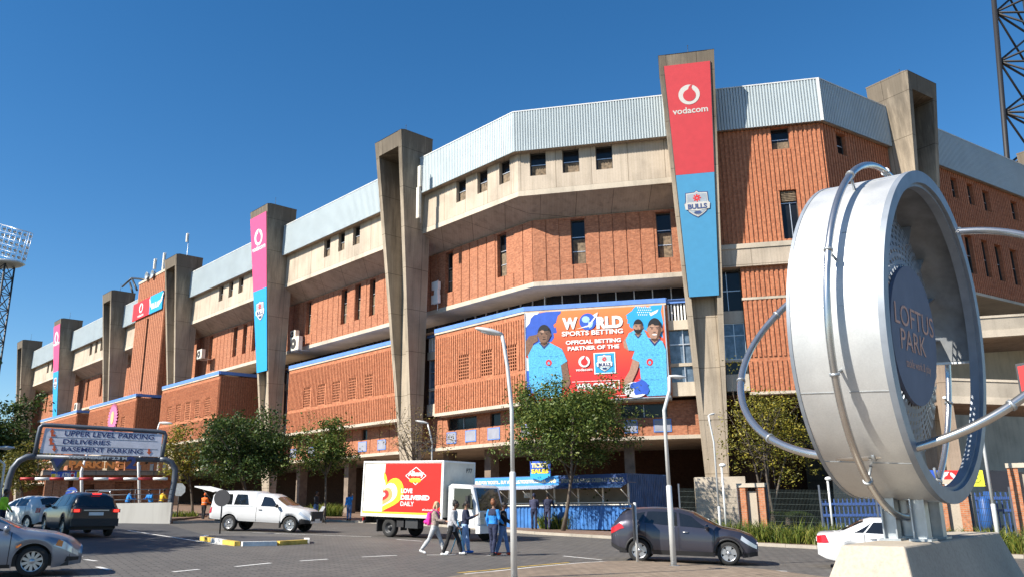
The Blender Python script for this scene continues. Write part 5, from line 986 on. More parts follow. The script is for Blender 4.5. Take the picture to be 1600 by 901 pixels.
q = MB(); q.box(6.405, 6.43, -.5, .5, .98, 1.10); q.build('grille', M['plastic'], T); q = MB(); q.box(6.3, 6.52, -.95, .95, .34, .64); q.build('bumper', wp, T)
q = MB(); q.box(6.52, 6.53, -.25, .25, .42, .53); q.build('number_plate', M['yellow'], T); q = MB(); q.tube([(6.42, -.5, 1.3), (6.36, -.1, 1.42)], .01, 4); q.tube([(6.42, .2, 1.3), (6.36, .6, 1.42)], .01, 4); q.build('wiper', M['plastic'], T)
q = MB(); q.box(.1, 6.2, -.42, -.34, .62, .86); q.box(.1, 6.2, .34, .42, .62, .86); q.box(.0, .1, -1.0, 1.0, .55, .66); q.box(.08, .12, -.9, .9, .62, .9); q.build('chassis', M['plastic'], T)
q = MB(); q.box(2.5, 3.2, -.95, -.55, .42, .78); q.build('fuel_tank', M['steel'], T); q = MB(); q.box(2.0, 2.4, -.95, -.6, .45, .72); q.build('battery_box', M['plastic'], T)
for sd in (-1, 1): q = MB(); q.box(.85, .9, min(sd * .6, sd * 1.0), max(sd * .6, sd * 1.0), .22, .72); q.build('mudflap', M['plastic'], T); q = MB(); q.box(-.06, -.02, min(sd * .7, sd * .95), max(sd * .7, sd * .95), .62, .8); q.build('tail_light', M['tail'], T)
for x in (1.55, 5.5):
    for sd in (-1, 1):
        o = bpy.data.objects.new('wheel', None); COL.objects.link(o); o.parent = T; o.location = (x, sd * .98, .40); f = Fr((0, 0, 0), (1, 0, 0), (0, 0, 1), (0, sd, 0)); r = .40; q = MB(f)
        q.lathe([(r * .58, -.02), (r * .8, .0), (r * .95, -.02), (r, -.06), (r, -.22), (r * .95, -.24), (r * .5, -.24)], 28); q.build('tyre', M['tyre'], o); q = MB(f); q.lathe([(r * .58, -.02), (r * .5, -.03), (r * .45, -.14), (r * .22, -.12), (r * .2, -.03), (0, -.02)], 24); q.build('rim', M['steel'], o)
# ---------------------------------------------------------------- entrance gantry, kiosk and ramp
def ground_pt(px, py, up=0.0): p = G(px, py, up); return Vector((p.x, p.y, gz(p.x, p.y) + up))
gl, gr = ground_pt(5, 815), ground_pt(262, 816)
FG = face((gl.x, gl.y), math.degrees(math.atan2(gr.x - gl.x, gr.y - gl.y)))
on = FG.on
GT = thing('entrance_gantry', 'grey steel gantry with a parking direction sign over the car park entrance', 'gantry', (gl + gr) / 2, world=True)
def gtube(name, pts, r, mt, T=None, y=0, smooth=0):
    b = MB(FG); b.tube([(on(*p)[0], y, on(*p)[1]) for p in pts], r, 8); return b.build(name, mt, T or GT)
gtube('post', [(5, 818), (9, 775), (14, 748), (20, 731), (30, 719), (42, 713), (56, 712)], .165, M['greysteel']); gtube('post', [(262, 819), (268, 775), (273, 748), (274, 733), (268, 722), (258, 717), (250, 717)], .165, M['greysteel'])
gtube('cross_beam', [(50, 712.5), (254, 718)], .14, M['greysteel'])
gtube('sign_frame', [(54, 712), (60, 680), (63, 667), (67, 663), (80, 663.5), (250, 673.5), (257, 675), (259, 680), (255, 700), (252, 718)], .115, M['greysteel'])
def pxslab(fr, pts, b0, b1, name, mt, T): b = MB(fr); b.slab([fr.on(*p) for p in pts], b0, b1); return b.build(name, mt, T)
pan = pxslab(FG, [(62, 707), (250, 713), (254, 677.5), (71, 668)], -.05, .06, 'sign_panel', mat('sign_grey', (.60, .61, .69), .5), GT)
def wpx(mb, fr, txt, TL, TR, BL, BR, b, mi=0, bold=.02):
    q = [Vector(fr.on(*p)) for p in (TL, TR, BL, BR)]; write(mb, txt, 0, 0, 0, 0, b, mi, bold, warp=lambda u, v: tuple(q[2].lerp(q[3], u).lerp(q[0].lerp(q[1], u), v)))
b = MB(FG); wpx(b, FG, 'UPPER LEVEL PARKING', (102.5, 672), (241.5, 678.5), (100.5, 680.3), (240, 686.3), .07); wpx(b, FG, 'DELIVERIES', (99.5, 685), (172.5, 688), (98, 692.5), (171.5, 695), .07); wpx(b, FG, 'BASEMENT PARKING', (97, 697), (223.5, 701.5), (95.5, 704), (222.5, 708.5), .07); b.build('lettering', M['navy'], pan)
b = MB(FG)
for (x, y) in ((82, 675), (80, 688)): b.slab([on(*p) for p in ((x - 2, y + 6), (x - 2, y - 1), (x - 4, y - 1), (x, y - 6), (x + 4, y - 1), (x + 2, y - 1), (x + 2, y + 3), (x + 5, y + 3), (x + 5, y + 6))], .062, .075)
for (x, y) in ((85, 700), (233, 705)): b.slab([on(*p) for p in ((x - 1.6, y - 4.5), (x + 1.6, y - 4.5), (x + 1.6, y), (x + 4, y), (x, y + 5), (x - 4, y), (x - 1.6, y))], .062, .075)
b.build('arrow', mat('arrow_orange', (.55, .10, .03), .5), pan)
b = MB(FG)
for y in (681.5, 694): b.slab([on(*p) for p in ((76, y + .2), (246, y + 7.3), (246, y + 7.7), (76, y + .7))], .06, .068)
b.build('divider', M['greysteel'], pan)
pxslab(FG, [(77, 713), (106, 715), (88, 738)], -.1, .1, 'pointer', M['greysteel'], GT); pxslab(FG, [(83, 715), (101, 716), (89, 730)], .1, .13, 'pointer_face', M['navy'], GT)
b = MB(FG); wpx(b, FG, 'MAX HEIGHT 2.3 M', (109, 711), (199, 713.8), (108.5, 715.5), (198.5, 718), .20, 0, .03); b.build('height_lettering', M['alu'], GT)
b = MB(FG); wpx(b, FG, 'PARKING', (109, 719), (195, 721.5), (108, 730), (194, 732), .22, 0, .05); b.build('parking_lettering', mat('letter_orange', (.62, .20, .04), .5), GT)
b = MB(FG); wpx(b, FG, '2', (198.5, 712), (214.5, 713), (197, 731.5), (213, 732.5), .26, 0, .05); b.build('number', M['navy'], GT)
HB_ = thing('height_bar', 'red and white striped height limit bar hanging under the gantry', 'height bar', (gl + gr) / 2 + Vector((0, 0, 2)), world=True)
b = MB(FG); xs = [32 + (262 - 32) * k / 10 for k in range(11)]
for k in range(10): b.tube([(on(xs[k], 747.2)[0], .1, on(xs[k], 747.2)[1]), (on(xs[k + 1], 747.2)[0], .1, on(xs[k + 1], 747.2)[1])], .075, 8, k % 2)
b.build('striped_bar', [mat('bar_red', (.42, .03, .03), .5), M['wv']], HB_)
for x in (60, 150, 240): b = MB(FG); b.tube([(on(x, 716)[0], .1, on(x, 714)[1]), (on(x, 747)[0], .1, on(x, 747)[1])], .012, 5); b.build('hanger_cable', M['steel'], HB_)
# kiosk behind the gantry
kp = [atY(74, 760, 53), atY(268, 760, 57)]; FK = face((kp[0].x, kp[0].y), math.degrees(math.atan2(kp[1].x - kp[0].x, kp[1].y - kp[0].y))); KL = (kp[1] - kp[0]).length
K = thing('kiosk', 'low brick kiosk with a concrete canopy and a blue bank machine sign', 'kiosk', ((kp[0].x + kp[1].x) / 2, (kp[0].y + kp[1].y) / 2, -1), world=True)
kz = FK.on(150, 742)[1]; b = MB(); wall(b, FK, 0, KL, -2, kz, 0, [(FK.on(178, 770)[0], FK.on(208, 770)[0], -2, FK.on(190, 752)[1]), (FK.on(130, 770)[0], FK.on(146, 770)[0], FK.on(140, 768)[1], FK.on(140, 756)[1])], .4); b.fr = FK; b.box(0, KL, -5, -.45, -2, kz); b.build('wall', M['brick'], K)
b = MB(FK); b.box(-.4, KL + .3, -5, 1.0, kz, kz + .3); b.build('canopy', M['soffit'], K)
for px in (75, 88, 99, 118): a = FK.on(px, 760)[0]; b = MB(FK); b.box(a - .22, a + .22, .35, .8, -2, kz); b.build('pillar', M['pillar_brick'], K)
FS2 = Fr(FK.P(0, 1.08, 0), FK.ex, FK.ey, FK.ez); s0, s1 = FS2.on(80, 740)[0], FS2.on(125, 740)[0]; z0, z1 = FS2.on(100, 747)[1], FS2.on(100, 736)[1]
b = MB(FS2); b.box(s0, s1, 0, .1, z0, z1); b.box(s0 + (s1 - s0) * .66, s0 + (s1 - s0) * .8, .1, .11, z0, z1, 1); b.box(s0 + (s1 - s0) * .88, s1, .1, .11, z0, z1, 2); b.box(s0, s0 + .35, .1, .11, z0, z0 + .3, 2); sg_ = b.build('sign_band', [M['royal'], M['red'], M['yellow']], K)
b = MB(FS2); write(b, 'Telkom', s0 + .2, s0 + (s1 - s0) * .3, z0 + .08, z0 + .32, .12); write(b, 'ATM', s0 + (s1 - s0) * .36, s0 + (s1 - s0) * .62, z0 + .08, z1 - .06, .12, 0, .05); ring_logo(b, s0 + (s1 - s0) * .73, (z0 + z1) / 2, .16, .12, 0, 1); b.build('lettering', [M['wv'], M['red']], sg_)
# ramp wall and railing
w1 = ground_pt(265, 817.5); w0 = w1 - azv(82) * 4.6; w0.z = gz(w0.x, w0.y); FW = face((w0.x, w0.y), math.degrees(math.atan2(w1.x - w0.x, w1.y - w0.y))); WL = (w1 - w0).length; zt0 = FW.on(175, 785.5)[1]
t = NT('stained_render'); M['render'] = t.fin(t.mix(t.ramp(t.noise(1.6, 6, mul=(1, 1, .12)), [(.5, (0, 0, 0)), (.75, (.55, .55, .55))]), (.66, .63, .56), (.34, .31, .26)), .8)
b = MB(FW); b.hexa([(0, 0, -1.3), (WL, 0, -1.3), (WL, -.25, -1.3), (0, -.25, -1.3), (0, 0, zt0), (WL, 0, zt0), (WL, -.25, zt0), (0, -.25, zt0)]); tag(b.build('ramp_wall', M['render']), 'white stained retaining wall behind the black car at the parking ramp', 'wall')
T = thing('railing', 'grey tube railing on top of the white ramp wall', 'railing', FW.P(WL / 2, -.12, zt0), world=True)
for z in (.18, .45, .72): b = MB(FW); b.tube([(0, -.12, zt0 + z), (WL, -.12, zt0 + z)], .017, 6); b.build('rail', M['greysteel'], T)
k = 0
while k < WL: b = MB(FW); b.tube([(k, -.12, zt0), (k, -.12, zt0 + .74)], .02, 6); b.build('railing_post', M['greysteel'], T); k += 1.3
# ---------------------------------------------------------------- street lamps and sign posts
def lamp(px, py, Y, pts, head, label, r0=.075, r1=.045, sleeve=None, base=True, cat='street lamp'):
    p0 = atY(px, py, Y); x0, y0 = p0.x, Y; z0 = gz(x0, y0); f = Fr((x0, y0, z0), (1, 0, 0), (0, 1, 0), (0, 0, 1))
    T = thing('street_lamp', label, cat, (x0, y0, z0), world=True, group='street lamps'); P = [Vector(atY(*q, Y)) for q in pts]; P[0] = Vector((x0, y0, z0)) if base else P[0]
    # keep the shaft upright over the foot, only the top bends
    b = MB(); zs = P[-1].z; zsl = atY(px, sleeve, Y).z if sleeve else z0 + (zs - z0) * .3
    b.tube([(x0, y0, z0), (x0, y0, zsl - .03), (x0, y0, zsl)], [r0, r0 * .95, r0 * .7], 12); b.tube([(x0, y0, zsl - .02), (x0, y0, P[1].z)] + [tuple(p) for p in P[2:]], [r1 * 1.1] + [r1] * (len(P) - 1), 10); b.build('pole', M['pole'], T)
    b = MB(); b.lathe([(r0 * 2.2, 0), (r0 * 2.2, .03), (r0 * 1.3, .05)], 14); b.v = [v + Vector((x0, y0, z0)) for v in b.v]; b.build('base_plate', M['galv'], T)
    a, c = Vector(atY(*head[0], Y)), Vector(atY(*head[1], Y)); d = (c - a); L = d.length; d.normalize(); u = Vector((0, 0, 1)); u = (u - d * u.dot(d)).normalized(); s_ = d.cross(u)
    b = MB(Fr(a, d, s_, u)); prof = [(0, .05, .04), (.15, .09, .06), (.4, .15, .085), (.7, .14, .07), (.92, .08, .04), (1, .02, .015)]; rr = L * .14 / .12 * .12
    b.tube([(k * L, 0, .02) for k, _, _ in prof], [(h * L / .75, w_ * L / .75) for _, w_, h in prof], 12); b.build('lamp_head', M['pole'], T)
    b = MB(Fr(a, d, s_, u)); b.tube([(k * L, 0, -.035 * L / .75) for k in (.3, .5, .75)], [(.03 * L, .1 * L), (.05 * L, .14 * L), (.03 * L, .09 * L)], 10); b.build('lens', M['head'], T); return T
lamp(803.5, 905, 19.6, [(803.5, 905), (797, 640), (793, 573), (787, 535), (783.5, 522)], [(785, 523), (742, 513)], 'nearest tall grey street lamp in front of the billboard with its head to the left', .078, .046, 736)
lamp(1053, 885, 23.9, [(1053, 885), (1047, 640), (1046, 610), (1045.5, 588)], [(1045, 588), (1072, 590)], 'tall grey street lamp standing beside the dark grey crossover', .085, .052, 757)
lamp(1125, 815, 36.3, [(1125, 830), (1111, 690), (1109, 660), (1107, 648)], [(1107.5, 648), (1118, 645.5)], 'slim street lamp in the grass strip left of the brick fence pillar', .06, .04, 790)
lamp(1558, 828, 31.5, [(1558, 840), (1533, 690), (1531, 672), (1529, 655)], [(1530, 655), (1517, 650)], 'street lamp behind the plinth at the right of the ring', .085, .055, 786)
lamp(674, 805, 50.2, [(674, 815), (672, 690), (671, 672), (668, 661)], [(669, 661), (649, 657)], 'street lamp behind the delivery truck rising from the thin tree', .07, .05)
lamp(241, 790, 58, [(241, 810), (244, 690), (246, 671), (249.5, 660)], [(249, 660), (270, 661.5)], 'street lamp rising behind the right corner of the entrance sign', .08, .055)
lamp(-12, 860, 33, [(-12, 860), (-10, 725), (-8, 712), (-3, 700)], [(-4, 699.5), (23, 699.5)], 'street lamp at the left picture edge of which only the head shows', .07, .045)
for px, py, Y, tp, lb in ((1133, 800, 37.5, 727, 'short globe light on a thin post left of the brick fence pillar'), (1302, 830, 36, 748, 'thin white post leaning behind the boot of the white sedan')):
    p = atY(px, py, Y); T = thing('post_light', lb, 'post light', (p.x, Y, gz(p.x, Y)), world=True); zt = atY(px, tp, Y).z; b = MB(); b.tube([(p.x, Y, gz(p.x, Y)), (p.x, Y, zt)], .05, 8); b.build('post', M['pole'], T)
    b = MB(); b.ball((p.x + .05, Y, zt + .03), (.16, .16, .09), 12, 6); b.build('light_cap', M['wv'], T)
for px, py, Y, top, lb in ((131, 790, 50, (139, 700), 'left leaning white pole behind the height bar'), (221, 790, 52, (228, 680), 'right leaning white pole behind the height bar')):
    p = atY(px, py, Y); q = atY(*top, Y); b = MB(); b.tube([(p.x, Y, gz(p.x, Y)), (q.x - .3, Y, q.z * .6 + p.z * .4), (q.x, Y, q.z)], [.1, .09, .07], 8); tag(b.build('leaning_pole', M['wv']), lb, 'pole', 'leaning poles behind the gantry')
def sign(name, label, px, py, Y, r, n, mt, base_px=None, rot=0, faceaz=180, cat='road sign'):
    c = atY(px, py, Y); T = thing(name, label, cat, (c.x, Y, gz(c.x, Y)), world=True); f = Fr((c.x, Y, c.z), azv(faceaz - 90), azv(faceaz), (0, 0, 1))
    b = MB(f); b.slab([(r * math.cos(rot + 2 * math.pi * k / n), r * math.sin(rot + 2 * math.pi * k / n)) for k in range(n)], -.012, .012); b.build('sign_plate', mt, T)
    b = MB(); b.tube([(c.x - .0, Y + .04, gz(c.x, Y)), (c.x, Y + .04, c.z + r * .9)], .035, 8); b.build('post', M['steel'], T); return T, f
sign('road_sign', 'back of an octagonal road sign between the gantry and the man in orange', 280, 764, 52, .42, 8, M['galv'], rot=R(22.5), cat='road sign')
sign('road_sign', 'dark back of a round road sign standing on the painted traffic island', 347, 777, 36.8, .36, 24, M['dark'], cat='road sign')
T, f = sign('road_sign', 'round blue keep left sign with a white arrow above the black car', 112, 770, 41, .30, 24, M['royal'], cat='road sign')
b = MB(f); a_ = [(-.17, -.17), (.0, -.15), (-.05, -.10), (.16, .11), (.11, .16), (-.10, -.05), (-.15, 0)]; b.slab(a_, .013, .018); b.build('arrow', M['wv'], T)
p = ground_pt(996.5, 879); T = thing('road_sign', 'thin grey sign post with its board seen edge on beside the crossover rear wheel', 'road sign', p, world=True); zt = topz(991, 784, p.x, p.y)
b = MB(); b.tube([p, (p.x, p.y, zt)], .045, 8); b.build('post', M['pole'], T); b = MB(Fr((p.x - .07, p.y, 0), azv(6), azv(96), (0, 0, 1))); b.box(-.3, .3, -.015, .015, zt - 1.1, zt - .02); b.build('sign_plate', M['steel'], T)
# ---------------------------------------------------------------- ticket booth
FO2 = face((1.75, 45.95), 120.0); o2 = FO2.on
TB = thing('ticket_booth', 'blue ticket booth container with open counters and a raised awning', 'ticket booth', FO2.P(-1, -1, -1.7), world=True)
bx = [o2(728, 800)[0], o2(983, 800)[0]]; zc = [gz(2, 46) + .1, o2(870, 789)[1], o2(870, 764)[1], o2(870, 757)[1], o2(870, 743)[1]]
b = MB(FO2); a = bx[0]
while a < bx[1] - .05:
    b.add([(a, -.03, zc[0]), (a + .09, -.03, zc[0]), (a + .12, .01, zc[0]), (a + .2, .01, zc[0]), (a + .23, -.03, zc[0]), (a, -.03, zc[1]), (a + .09, -.03, zc[1]), (a + .12, .01, zc[1]), (a + .2, .01, zc[1]), (a + .23, -.03, zc[1])], [(0, 1, 6, 5), (1, 2, 7, 6), (2, 3, 8, 7), (3, 4, 9, 8)]); a += .23
b.build('front_panel', M['boothblue'], TB)
b = MB(FO2); b.box(bx[0], bx[1], -2.4, -2.3, zc[0], zc[4]); b.box(bx[0], bx[1], -2.3, 0, zc[4] - .02, zc[4] + .04); b.build('container_shell', M['contblue'], TB)
b = MB(FO2); b.quad((bx[0], -1.2, zc[1]), (bx[1], -1.2, zc[1]), (bx[1], -1.2, zc[3]), (bx[0], -1.2, zc[3])); b.box(bx[0], bx[1], -1.2, -.1, zc[2] + .3, zc[2] + .32); b.build('inner_boarding', M['beige'], TB)
b = MB(FO2); b.box(bx[0], bx[1], -.35, .12, zc[1], zc[1] + .05); b.box(bx[0], bx[1], .05, .10, zc[1] + .12, zc[1] + .16); b.build('counter', M['offwhite'], TB)
n = 7
for k in range(n + 1): a = bx[0] + (bx[1] - bx[0]) * k / n; b = MB(FO2); b.box(a - .04, a + .04, -.08, .0, zc[1], zc[3]); b.build('counter_post', M['offwhite'], TB); b = MB(FO2); b.tube([(a + .05, -.04, zc[1] + .3), (a - .05, .85, zc[2] - .05)], .02, 5); b.build('awning_strut', M['offwhite'], TB)
xm = o2(874, 760)[0]
for a0, a1, m1 in ((bx[0], xm, mat('awning_pale', (.42, .48, .60), .5)), (xm + .05, bx[1], M['contblue'])):
    b = MB(FO2); a = a0
    while a < a1 - .05: b.add([(a, .0, zc[3]), (a + .06, .0, zc[3] + .03), (a + .12, .0, zc[3]), (a, .95, zc[2] + .02), (a + .06, .95, zc[2] + .05), (a + .12, .95, zc[2] + .02)], [(0, 1, 4, 3), (1, 2, 5, 4)]); a += .12
    b.build('awning', m1, TB)
b = MB(FO2); b.box(bx[0], xm, .0, .06, zc[3], zc[4]); b.build('fascia_sign', mat('fascia_blue', (.05, .27, .66), .5), TB); b = MB(FO2); b.box(xm, bx[1], .0, .06, zc[3], zc[4]); b.build('fascia_sign', mat('fascia_blue_shaded', (.02, .05, .16), .5), TB)  # right fascia part is the blue one with shade put into its colour
b = MB(FO2); zz0, zz1 = zc[3] + .10, zc[4] - .16; write(b, 'QUEUE FOR TICKETS... BUY AT BULLS.TICKETPRO.CO.ZA ... AND', o2(738, 750)[0], xm - .15, zz0, zz1, .07, 0, .05); b.build('lettering', mat('lettering_cream', (.75, .68, .42), .5), TB); b = MB(FO2); write(b, 'SHOW YOUR PHONE SCREEN AT THE GATE', xm + .15, bx[1] - .2, zz0, zz1, .07, 0, .03); b.build('lettering', mat('lettering_cream_shaded', (.30, .28, .2), .5), TB)  # right lettering dulled, the shade on that half is in its colour
FE = Fr(FO2.P(bx[1], 0, 0), -FO2.ey, FO2.ex, FO2.ez); b = MB(FE); a = .02
while a < 6.0: b.add([(a, 0, zc[0]), (a + .1, 0, zc[0]), (a + .13, -.05, zc[0]), (a + .25, -.05, zc[0]), (a + .28, 0, zc[0]), (a, 0, zc[4] + .05), (a + .1, 0, zc[4] + .05), (a + .13, -.05, zc[4] + .05), (a + .25, -.05, zc[4] + .05), (a + .28, 0, zc[4] + .05)], [(0, 1, 6, 5), (1, 2, 7, 6), (2, 3, 8, 7), (3, 4, 9, 8)]); a += .28
b.build('end_wall', M['contblue'], TB)
T = thing('ticket_sign', 'blue ticket sales sign with yellow letters on the booth roof', 'sign', FO2.P(o2(844, 750)[0], .2, zc[4]), world=True); F3 = Fr(FO2.P(0, .25, 0), FO2.ex, FO2.ey, FO2.ez); s_ = F3.on
b = MB(F3); b.slab([s_(*q) for q in ((828, 720), (860, 719), (860, 743), (845, 750), (829, 745))], -.06, 0); b.build('sign_board', M['royal'], T); b = MB(F3); b.slab([s_(*q) for q in ((829, 738), (860, 739), (860, 743), (845, 750), (829, 745))], .001, .03); b.build('wave_band', M['cyan'], T)
b = MB(F3); wpx(b, F3, 'TICKET', (830.5, 723), (857.5, 722), (830.5, 730), (857.5, 729.5), .03, 0, .05); wpx(b, F3, 'SALES', (830.5, 732), (857.5, 731.5), (830.5, 739), (857.5, 738.5), .045, 1, .05); b.build('lettering', [mat('lettering_pale', (.78, .7, .35), .5), M['yellow']], T)
b = MB(FO2); a = o2(818, 773)[0]; b.box(a - .25, a + .15, -.5, -.49, o2(818, 777)[1], o2(818, 769)[1]); tag(b.build('notice', M['wv']), 'white paper notice hanging in the ticket booth opening', 'notice')
# crowd barriers
for p0, p1, lb in (((1012, 808), (1048, 806), 'left steel crowd barrier between the booth and the fence'), ((1050, 806), (1086, 808), 'right steel crowd barrier between the booth and the fence')):
    a, c = atY(*p0, 41.5), atY(*p1, 41.0); f = face((a.x, a.y), math.degrees(math.atan2(c.x - a.x, c.y - a.y))); L = math.hypot(c.x - a.x, c.y - a.y); z = gz(a.x, a.y) + .14
    T = thing('crowd_barrier', lb, 'barrier', (a.x, a.y, z), world=True, group='crowd barriers'); b = MB(f); b.tube([(0, 0, z + .1), (0, 0, z + 1.0), (.1, 0, z + 1.1), (L - .1, 0, z + 1.1), (L, 0, z + 1.0), (L, 0, z + .1)], .022, 6); b.tube([(0, 0, z + .2), (L, 0, z + .2)], .018, 6); b.build('barrier_frame', M['galv'], T)
    b = MB(f)
    for k in range(1, 9): b.tube([(L * k / 9, 0, z + .2), (L * k / 9, 0, z + 1.1)], .010, 5)
    b.build('barrier_bars', M['galv'], T); b = MB(f); b.box(.1, .16, -.3, .3, z - .02, z + .12); b.box(L - .16, L - .1, -.3, .3, z - .02, z + .12); b.build('foot', M['galv'], T)
# ---------------------------------------------------------------- fence on the right
FN = face((11.3, 37.6), 121.0); n_ = FN.on; gzf = lambda a: gz(FN.P(a, 0, 0).x, FN.P(a, 0, 0).y) + .1
def pillar(px0, px1, pt_, label):
    a0, a1 = n_(px0, 790)[0], n_(px1, 790)[0]; zt = n_((px0 + px1) / 2, pt_)[1]; z0 = gzf(a0) - .2; wd = (a1 - a0) * .30; T = thing('fence_pillar', label, 'fence pillar', FN.P((a0 + a1) / 2, 0, z0), world=True, group='brick fence pillars')
    for x in (a0, a1 - wd): b = MB(FN); b.box(x, x + wd, -.25, .2, z0, zt - .18); b.build('brick_post', M['pillar_brick'], T)
    b = MB(FN); b.box(a0 + wd, a1 - wd, -.12, -.02, z0, zt - .35); b.build('plaster_panel', M['plinth'], T); b = MB(FN); b.box(a0 - .04, a1 + .04, -.29, .24, zt - .18, zt); b.build('cap', M['lipcon'], T)
pillar(1156, 1198, 754, 'brick fence pillar with concrete cap left of the yellow tree trunk'); pillar(1466, 1515, 748, 'brick fence pillar seen under the ring between its legs'); pillar(1583, 1640, 722, 'brick fence pillar cut off by the right picture edge')
def fence(a0, a1, label):
    T = thing('mesh_fence', label, 'fence', FN.P((a0 + a1) / 2, 0, gzf(a0)), world=True, group='mesh fence panels'); h = n_(1250, 764)[1]; b = MB(FN); x = a0 + .05
    while x < a1: z0 = gzf(x); b.tube([(x, -.02, z0), (x, -.02, h + z0 - gzf(n_(1250, 764)[0]))], .008, 4, caps=False, smooth=False); x += .06
    for k in range(9): z0, z1 = gzf(a0) + .1 + .25 * k, gzf(a1) + .1 + .25 * k; b.tube([(a0, -.02, z0), (a1, -.02, z1)], .007, 4, caps=False)
    b.build('wire_mesh', mat('fence_green', (.05, .065, .06), .5, .3), T); x = a0
    while x <= a1 + .01: b = MB(FN); z0 = gzf(x); b.box(x - .035, x + .035, -.08, -.01, z0 - .2, z0 + 2.45); b.build('fence_post', M['greysteel'], T); x += max(1.2, (a1 - a0) / max(1, round((a1 - a0) / 2.6)))
fence(n_(1062, 790)[0], n_(1154, 790)[0], 'grey mesh fence left of the first brick pillar'); fence(n_(1200, 790)[0], n_(1464, 790)[0], 'long grey mesh fence running behind the white sedan'); fence(n_(1517, 790)[0], n_(1581, 790)[0], 'short mesh fence at the far right beside the yellow sign')
FN2 = Fr(FN.P(0, -3.2, 0), FN.ex, FN.ey, FN.ez); m2 = FN2.on
for px0, px1, pt_, lb in ((1283, 1400, 778, 'blue steel palisade gate behind the mesh fence and white sedan'), (1525, 1620, 768, 'blue steel palisade gate at the far right behind the lamp')):
    a0, a1 = m2(px0, 790)[0], m2(px1, 790)[0]; zt = m2((px0 + px1) / 2, pt_)[1]; z0 = gzf(a0) - .1; T = thing('palisade_gate', lb, 'gate', FN2.P((a0 + a1) / 2, 0, z0), world=True, group='blue palisade gates'); b = MB(FN2); x = a0
    while x < a1: b.box(x, x + .07, -.03, .0, z0, zt); x += .19
    b.build('bars', mat('gate_blue', (.025, .075, .26), .5), T)
    for z in (z0 + .25, zt - .3, zt - .8): b = MB(FN2); b.box(a0, a1, .0, .05, z, z + .12); b.build('cross_rail', mat('gate_blue', (.035, .11, .42)), T)
b = MB(FN2); a, c = m2(1540, 795); b.fr = Fr(FN2.P(a, .6, 0), FN2.ex, FN2.ey, FN2.ez); b.lathe([(.05, c + .55), (.22, c + .4), (.25, c - .5), (.22, c - .8), (.05, c - .9)], 16); b.box(.02, .36, -.08, .08, c + .45, c + .75); tag(b.build('turnstile', mat('turnstile_blue', (.02, .10, .34), .5)), 'rounded blue turnstile housing behind the short mesh fence', 'turnstile')
FQ = face((24.5, 47.0), 110.0); f5 = FQ.on; T = thing('gate_sign', 'long dark gate sign with blue, red and yellow panels seen through the ring', 'sign', FQ.P(0, 0, 0), world=True)
for pts, mt, nm in ((((1440, 733), (1467, 734), (1469, 760), (1440, 760)), M['royal'], 'blue_panel'), (((1467, 734), (1512, 734), (1514, 759), (1469, 760)), M['red'], 'red_panel'), (((1514, 733.5), (1535, 733.5), (1540, 759), (1519, 759)), mat('lemon_vinyl', (.80, .78, .05), .5), 'yellow_panel'), (((1535, 733.5), (1580, 735), (1584, 768), (1540, 766)), mat('black_vinyl', (.015, .017, .025), .5), 'black_panel')): pxslab(FQ, pts, -.08, 0, nm, mt, T)
for px in (1444, 1515, 1580): a_ = f5(px, 750)[0]; b = MB(FQ); b.tube([(a_, -.14, -3.6), (a_, -.14, f5(px, 736)[1])], .06, 6); b.build('post', M['steel'], T)
b = MB(FQ); c_ = f5(1482, 748); ring_logo(b, c_[0], c_[1], .42, .01, 0, 1); b.build('ring_emblem', [M['wv'], M['red']], T)
b = MB(FQ); c_ = f5(1525.5, 745.5); b.tube([(c_[0] + .22 * math.cos(t_), .01, c_[1] + .26 * math.sin(t_)) for t_ in [2 * math.pi * k / 16 for k in range(16)]], .018, 4, closed=True); disc(b, c_[0], c_[1], .06, .07, .02); b.build('round_emblem', mat('emblem_green', (.25, .32, .03), .5), T)
FR2 = face((atY(1596, 590, 27).x, 27), 140.0); T = thing('red_sign', 'dark framed red sign cut off by the right picture edge', 'sign', FR2.P(0, 0, 3), world=True); r5 = FR2.on
pxslab(FR2, [(1586, 568), (1660, 556), (1664, 612), (1595, 622)], -.08, .0, 'sign_frame', M['dark'], T); pxslab(FR2, [(1590, 572), (1655, 561), (1658, 607), (1598, 616)], .0, .02, 'sign_panel', M['red'], T); b = MB(FR2); x_ = r5(1620, 590)[0]; b.tube([(x_, -.1, -3), (x_, -.1, r5(1620, 570)[1])], .06, 8); b.build('post', M['steel'], T)
# small plinth in front of the bannered pylon
b = MB(FB); b.box(10.4, 13.2, -2.2, .6, -3, 1.0); tag(b.build('pylon_footing', M['lipcon']), 'square concrete footing under the pylon with the red banner', 'footing')
# ---------------------------------------------------------------- floodlight masts
M['black_steel'] = mat('black_painted_steel', (.012, .012, .014), .6)
def lattice_mast(corners, z0, z1, seg, r, name, mt, T, taper=1.0):
    c = Vector((sum(p[0] for p in corners) / len(corners), sum(p[1] for p in corners) / len(corners), 0)); n = len(corners); at_ = lambda i, z: (c + (Vector((*corners[i], 0)) - c) * (1 + (taper - 1) * (z - z0) / (z1 - z0))) + Vector((0, 0, z))
    for i in range(n): b = MB(); b.tube([at_(i, z0), at_(i, z1)], r, 6); b.build('mast_leg', mt, T)
    b = MB(); k = 0; z = z0
    while z < z1 - .1:
        zn = min(z1, z + seg)
        for i in range(n): j = (i + 1) % n; b.tube([at_(i, zn), at_(j, zn)], r * .45, 5); b.tube([at_(i, z), at_(j, zn)], r * .42, 5); b.tube([at_(j, z), at_(i, zn)], r * .42, 5)
        z = zn
    b.build('lattice_bracing', mt, T)
Y = 200; pt_ = atY(4, 415, Y); zb_ = gz(-40, 200) - 6; xb = atY(-6, 600, Y).x - .5
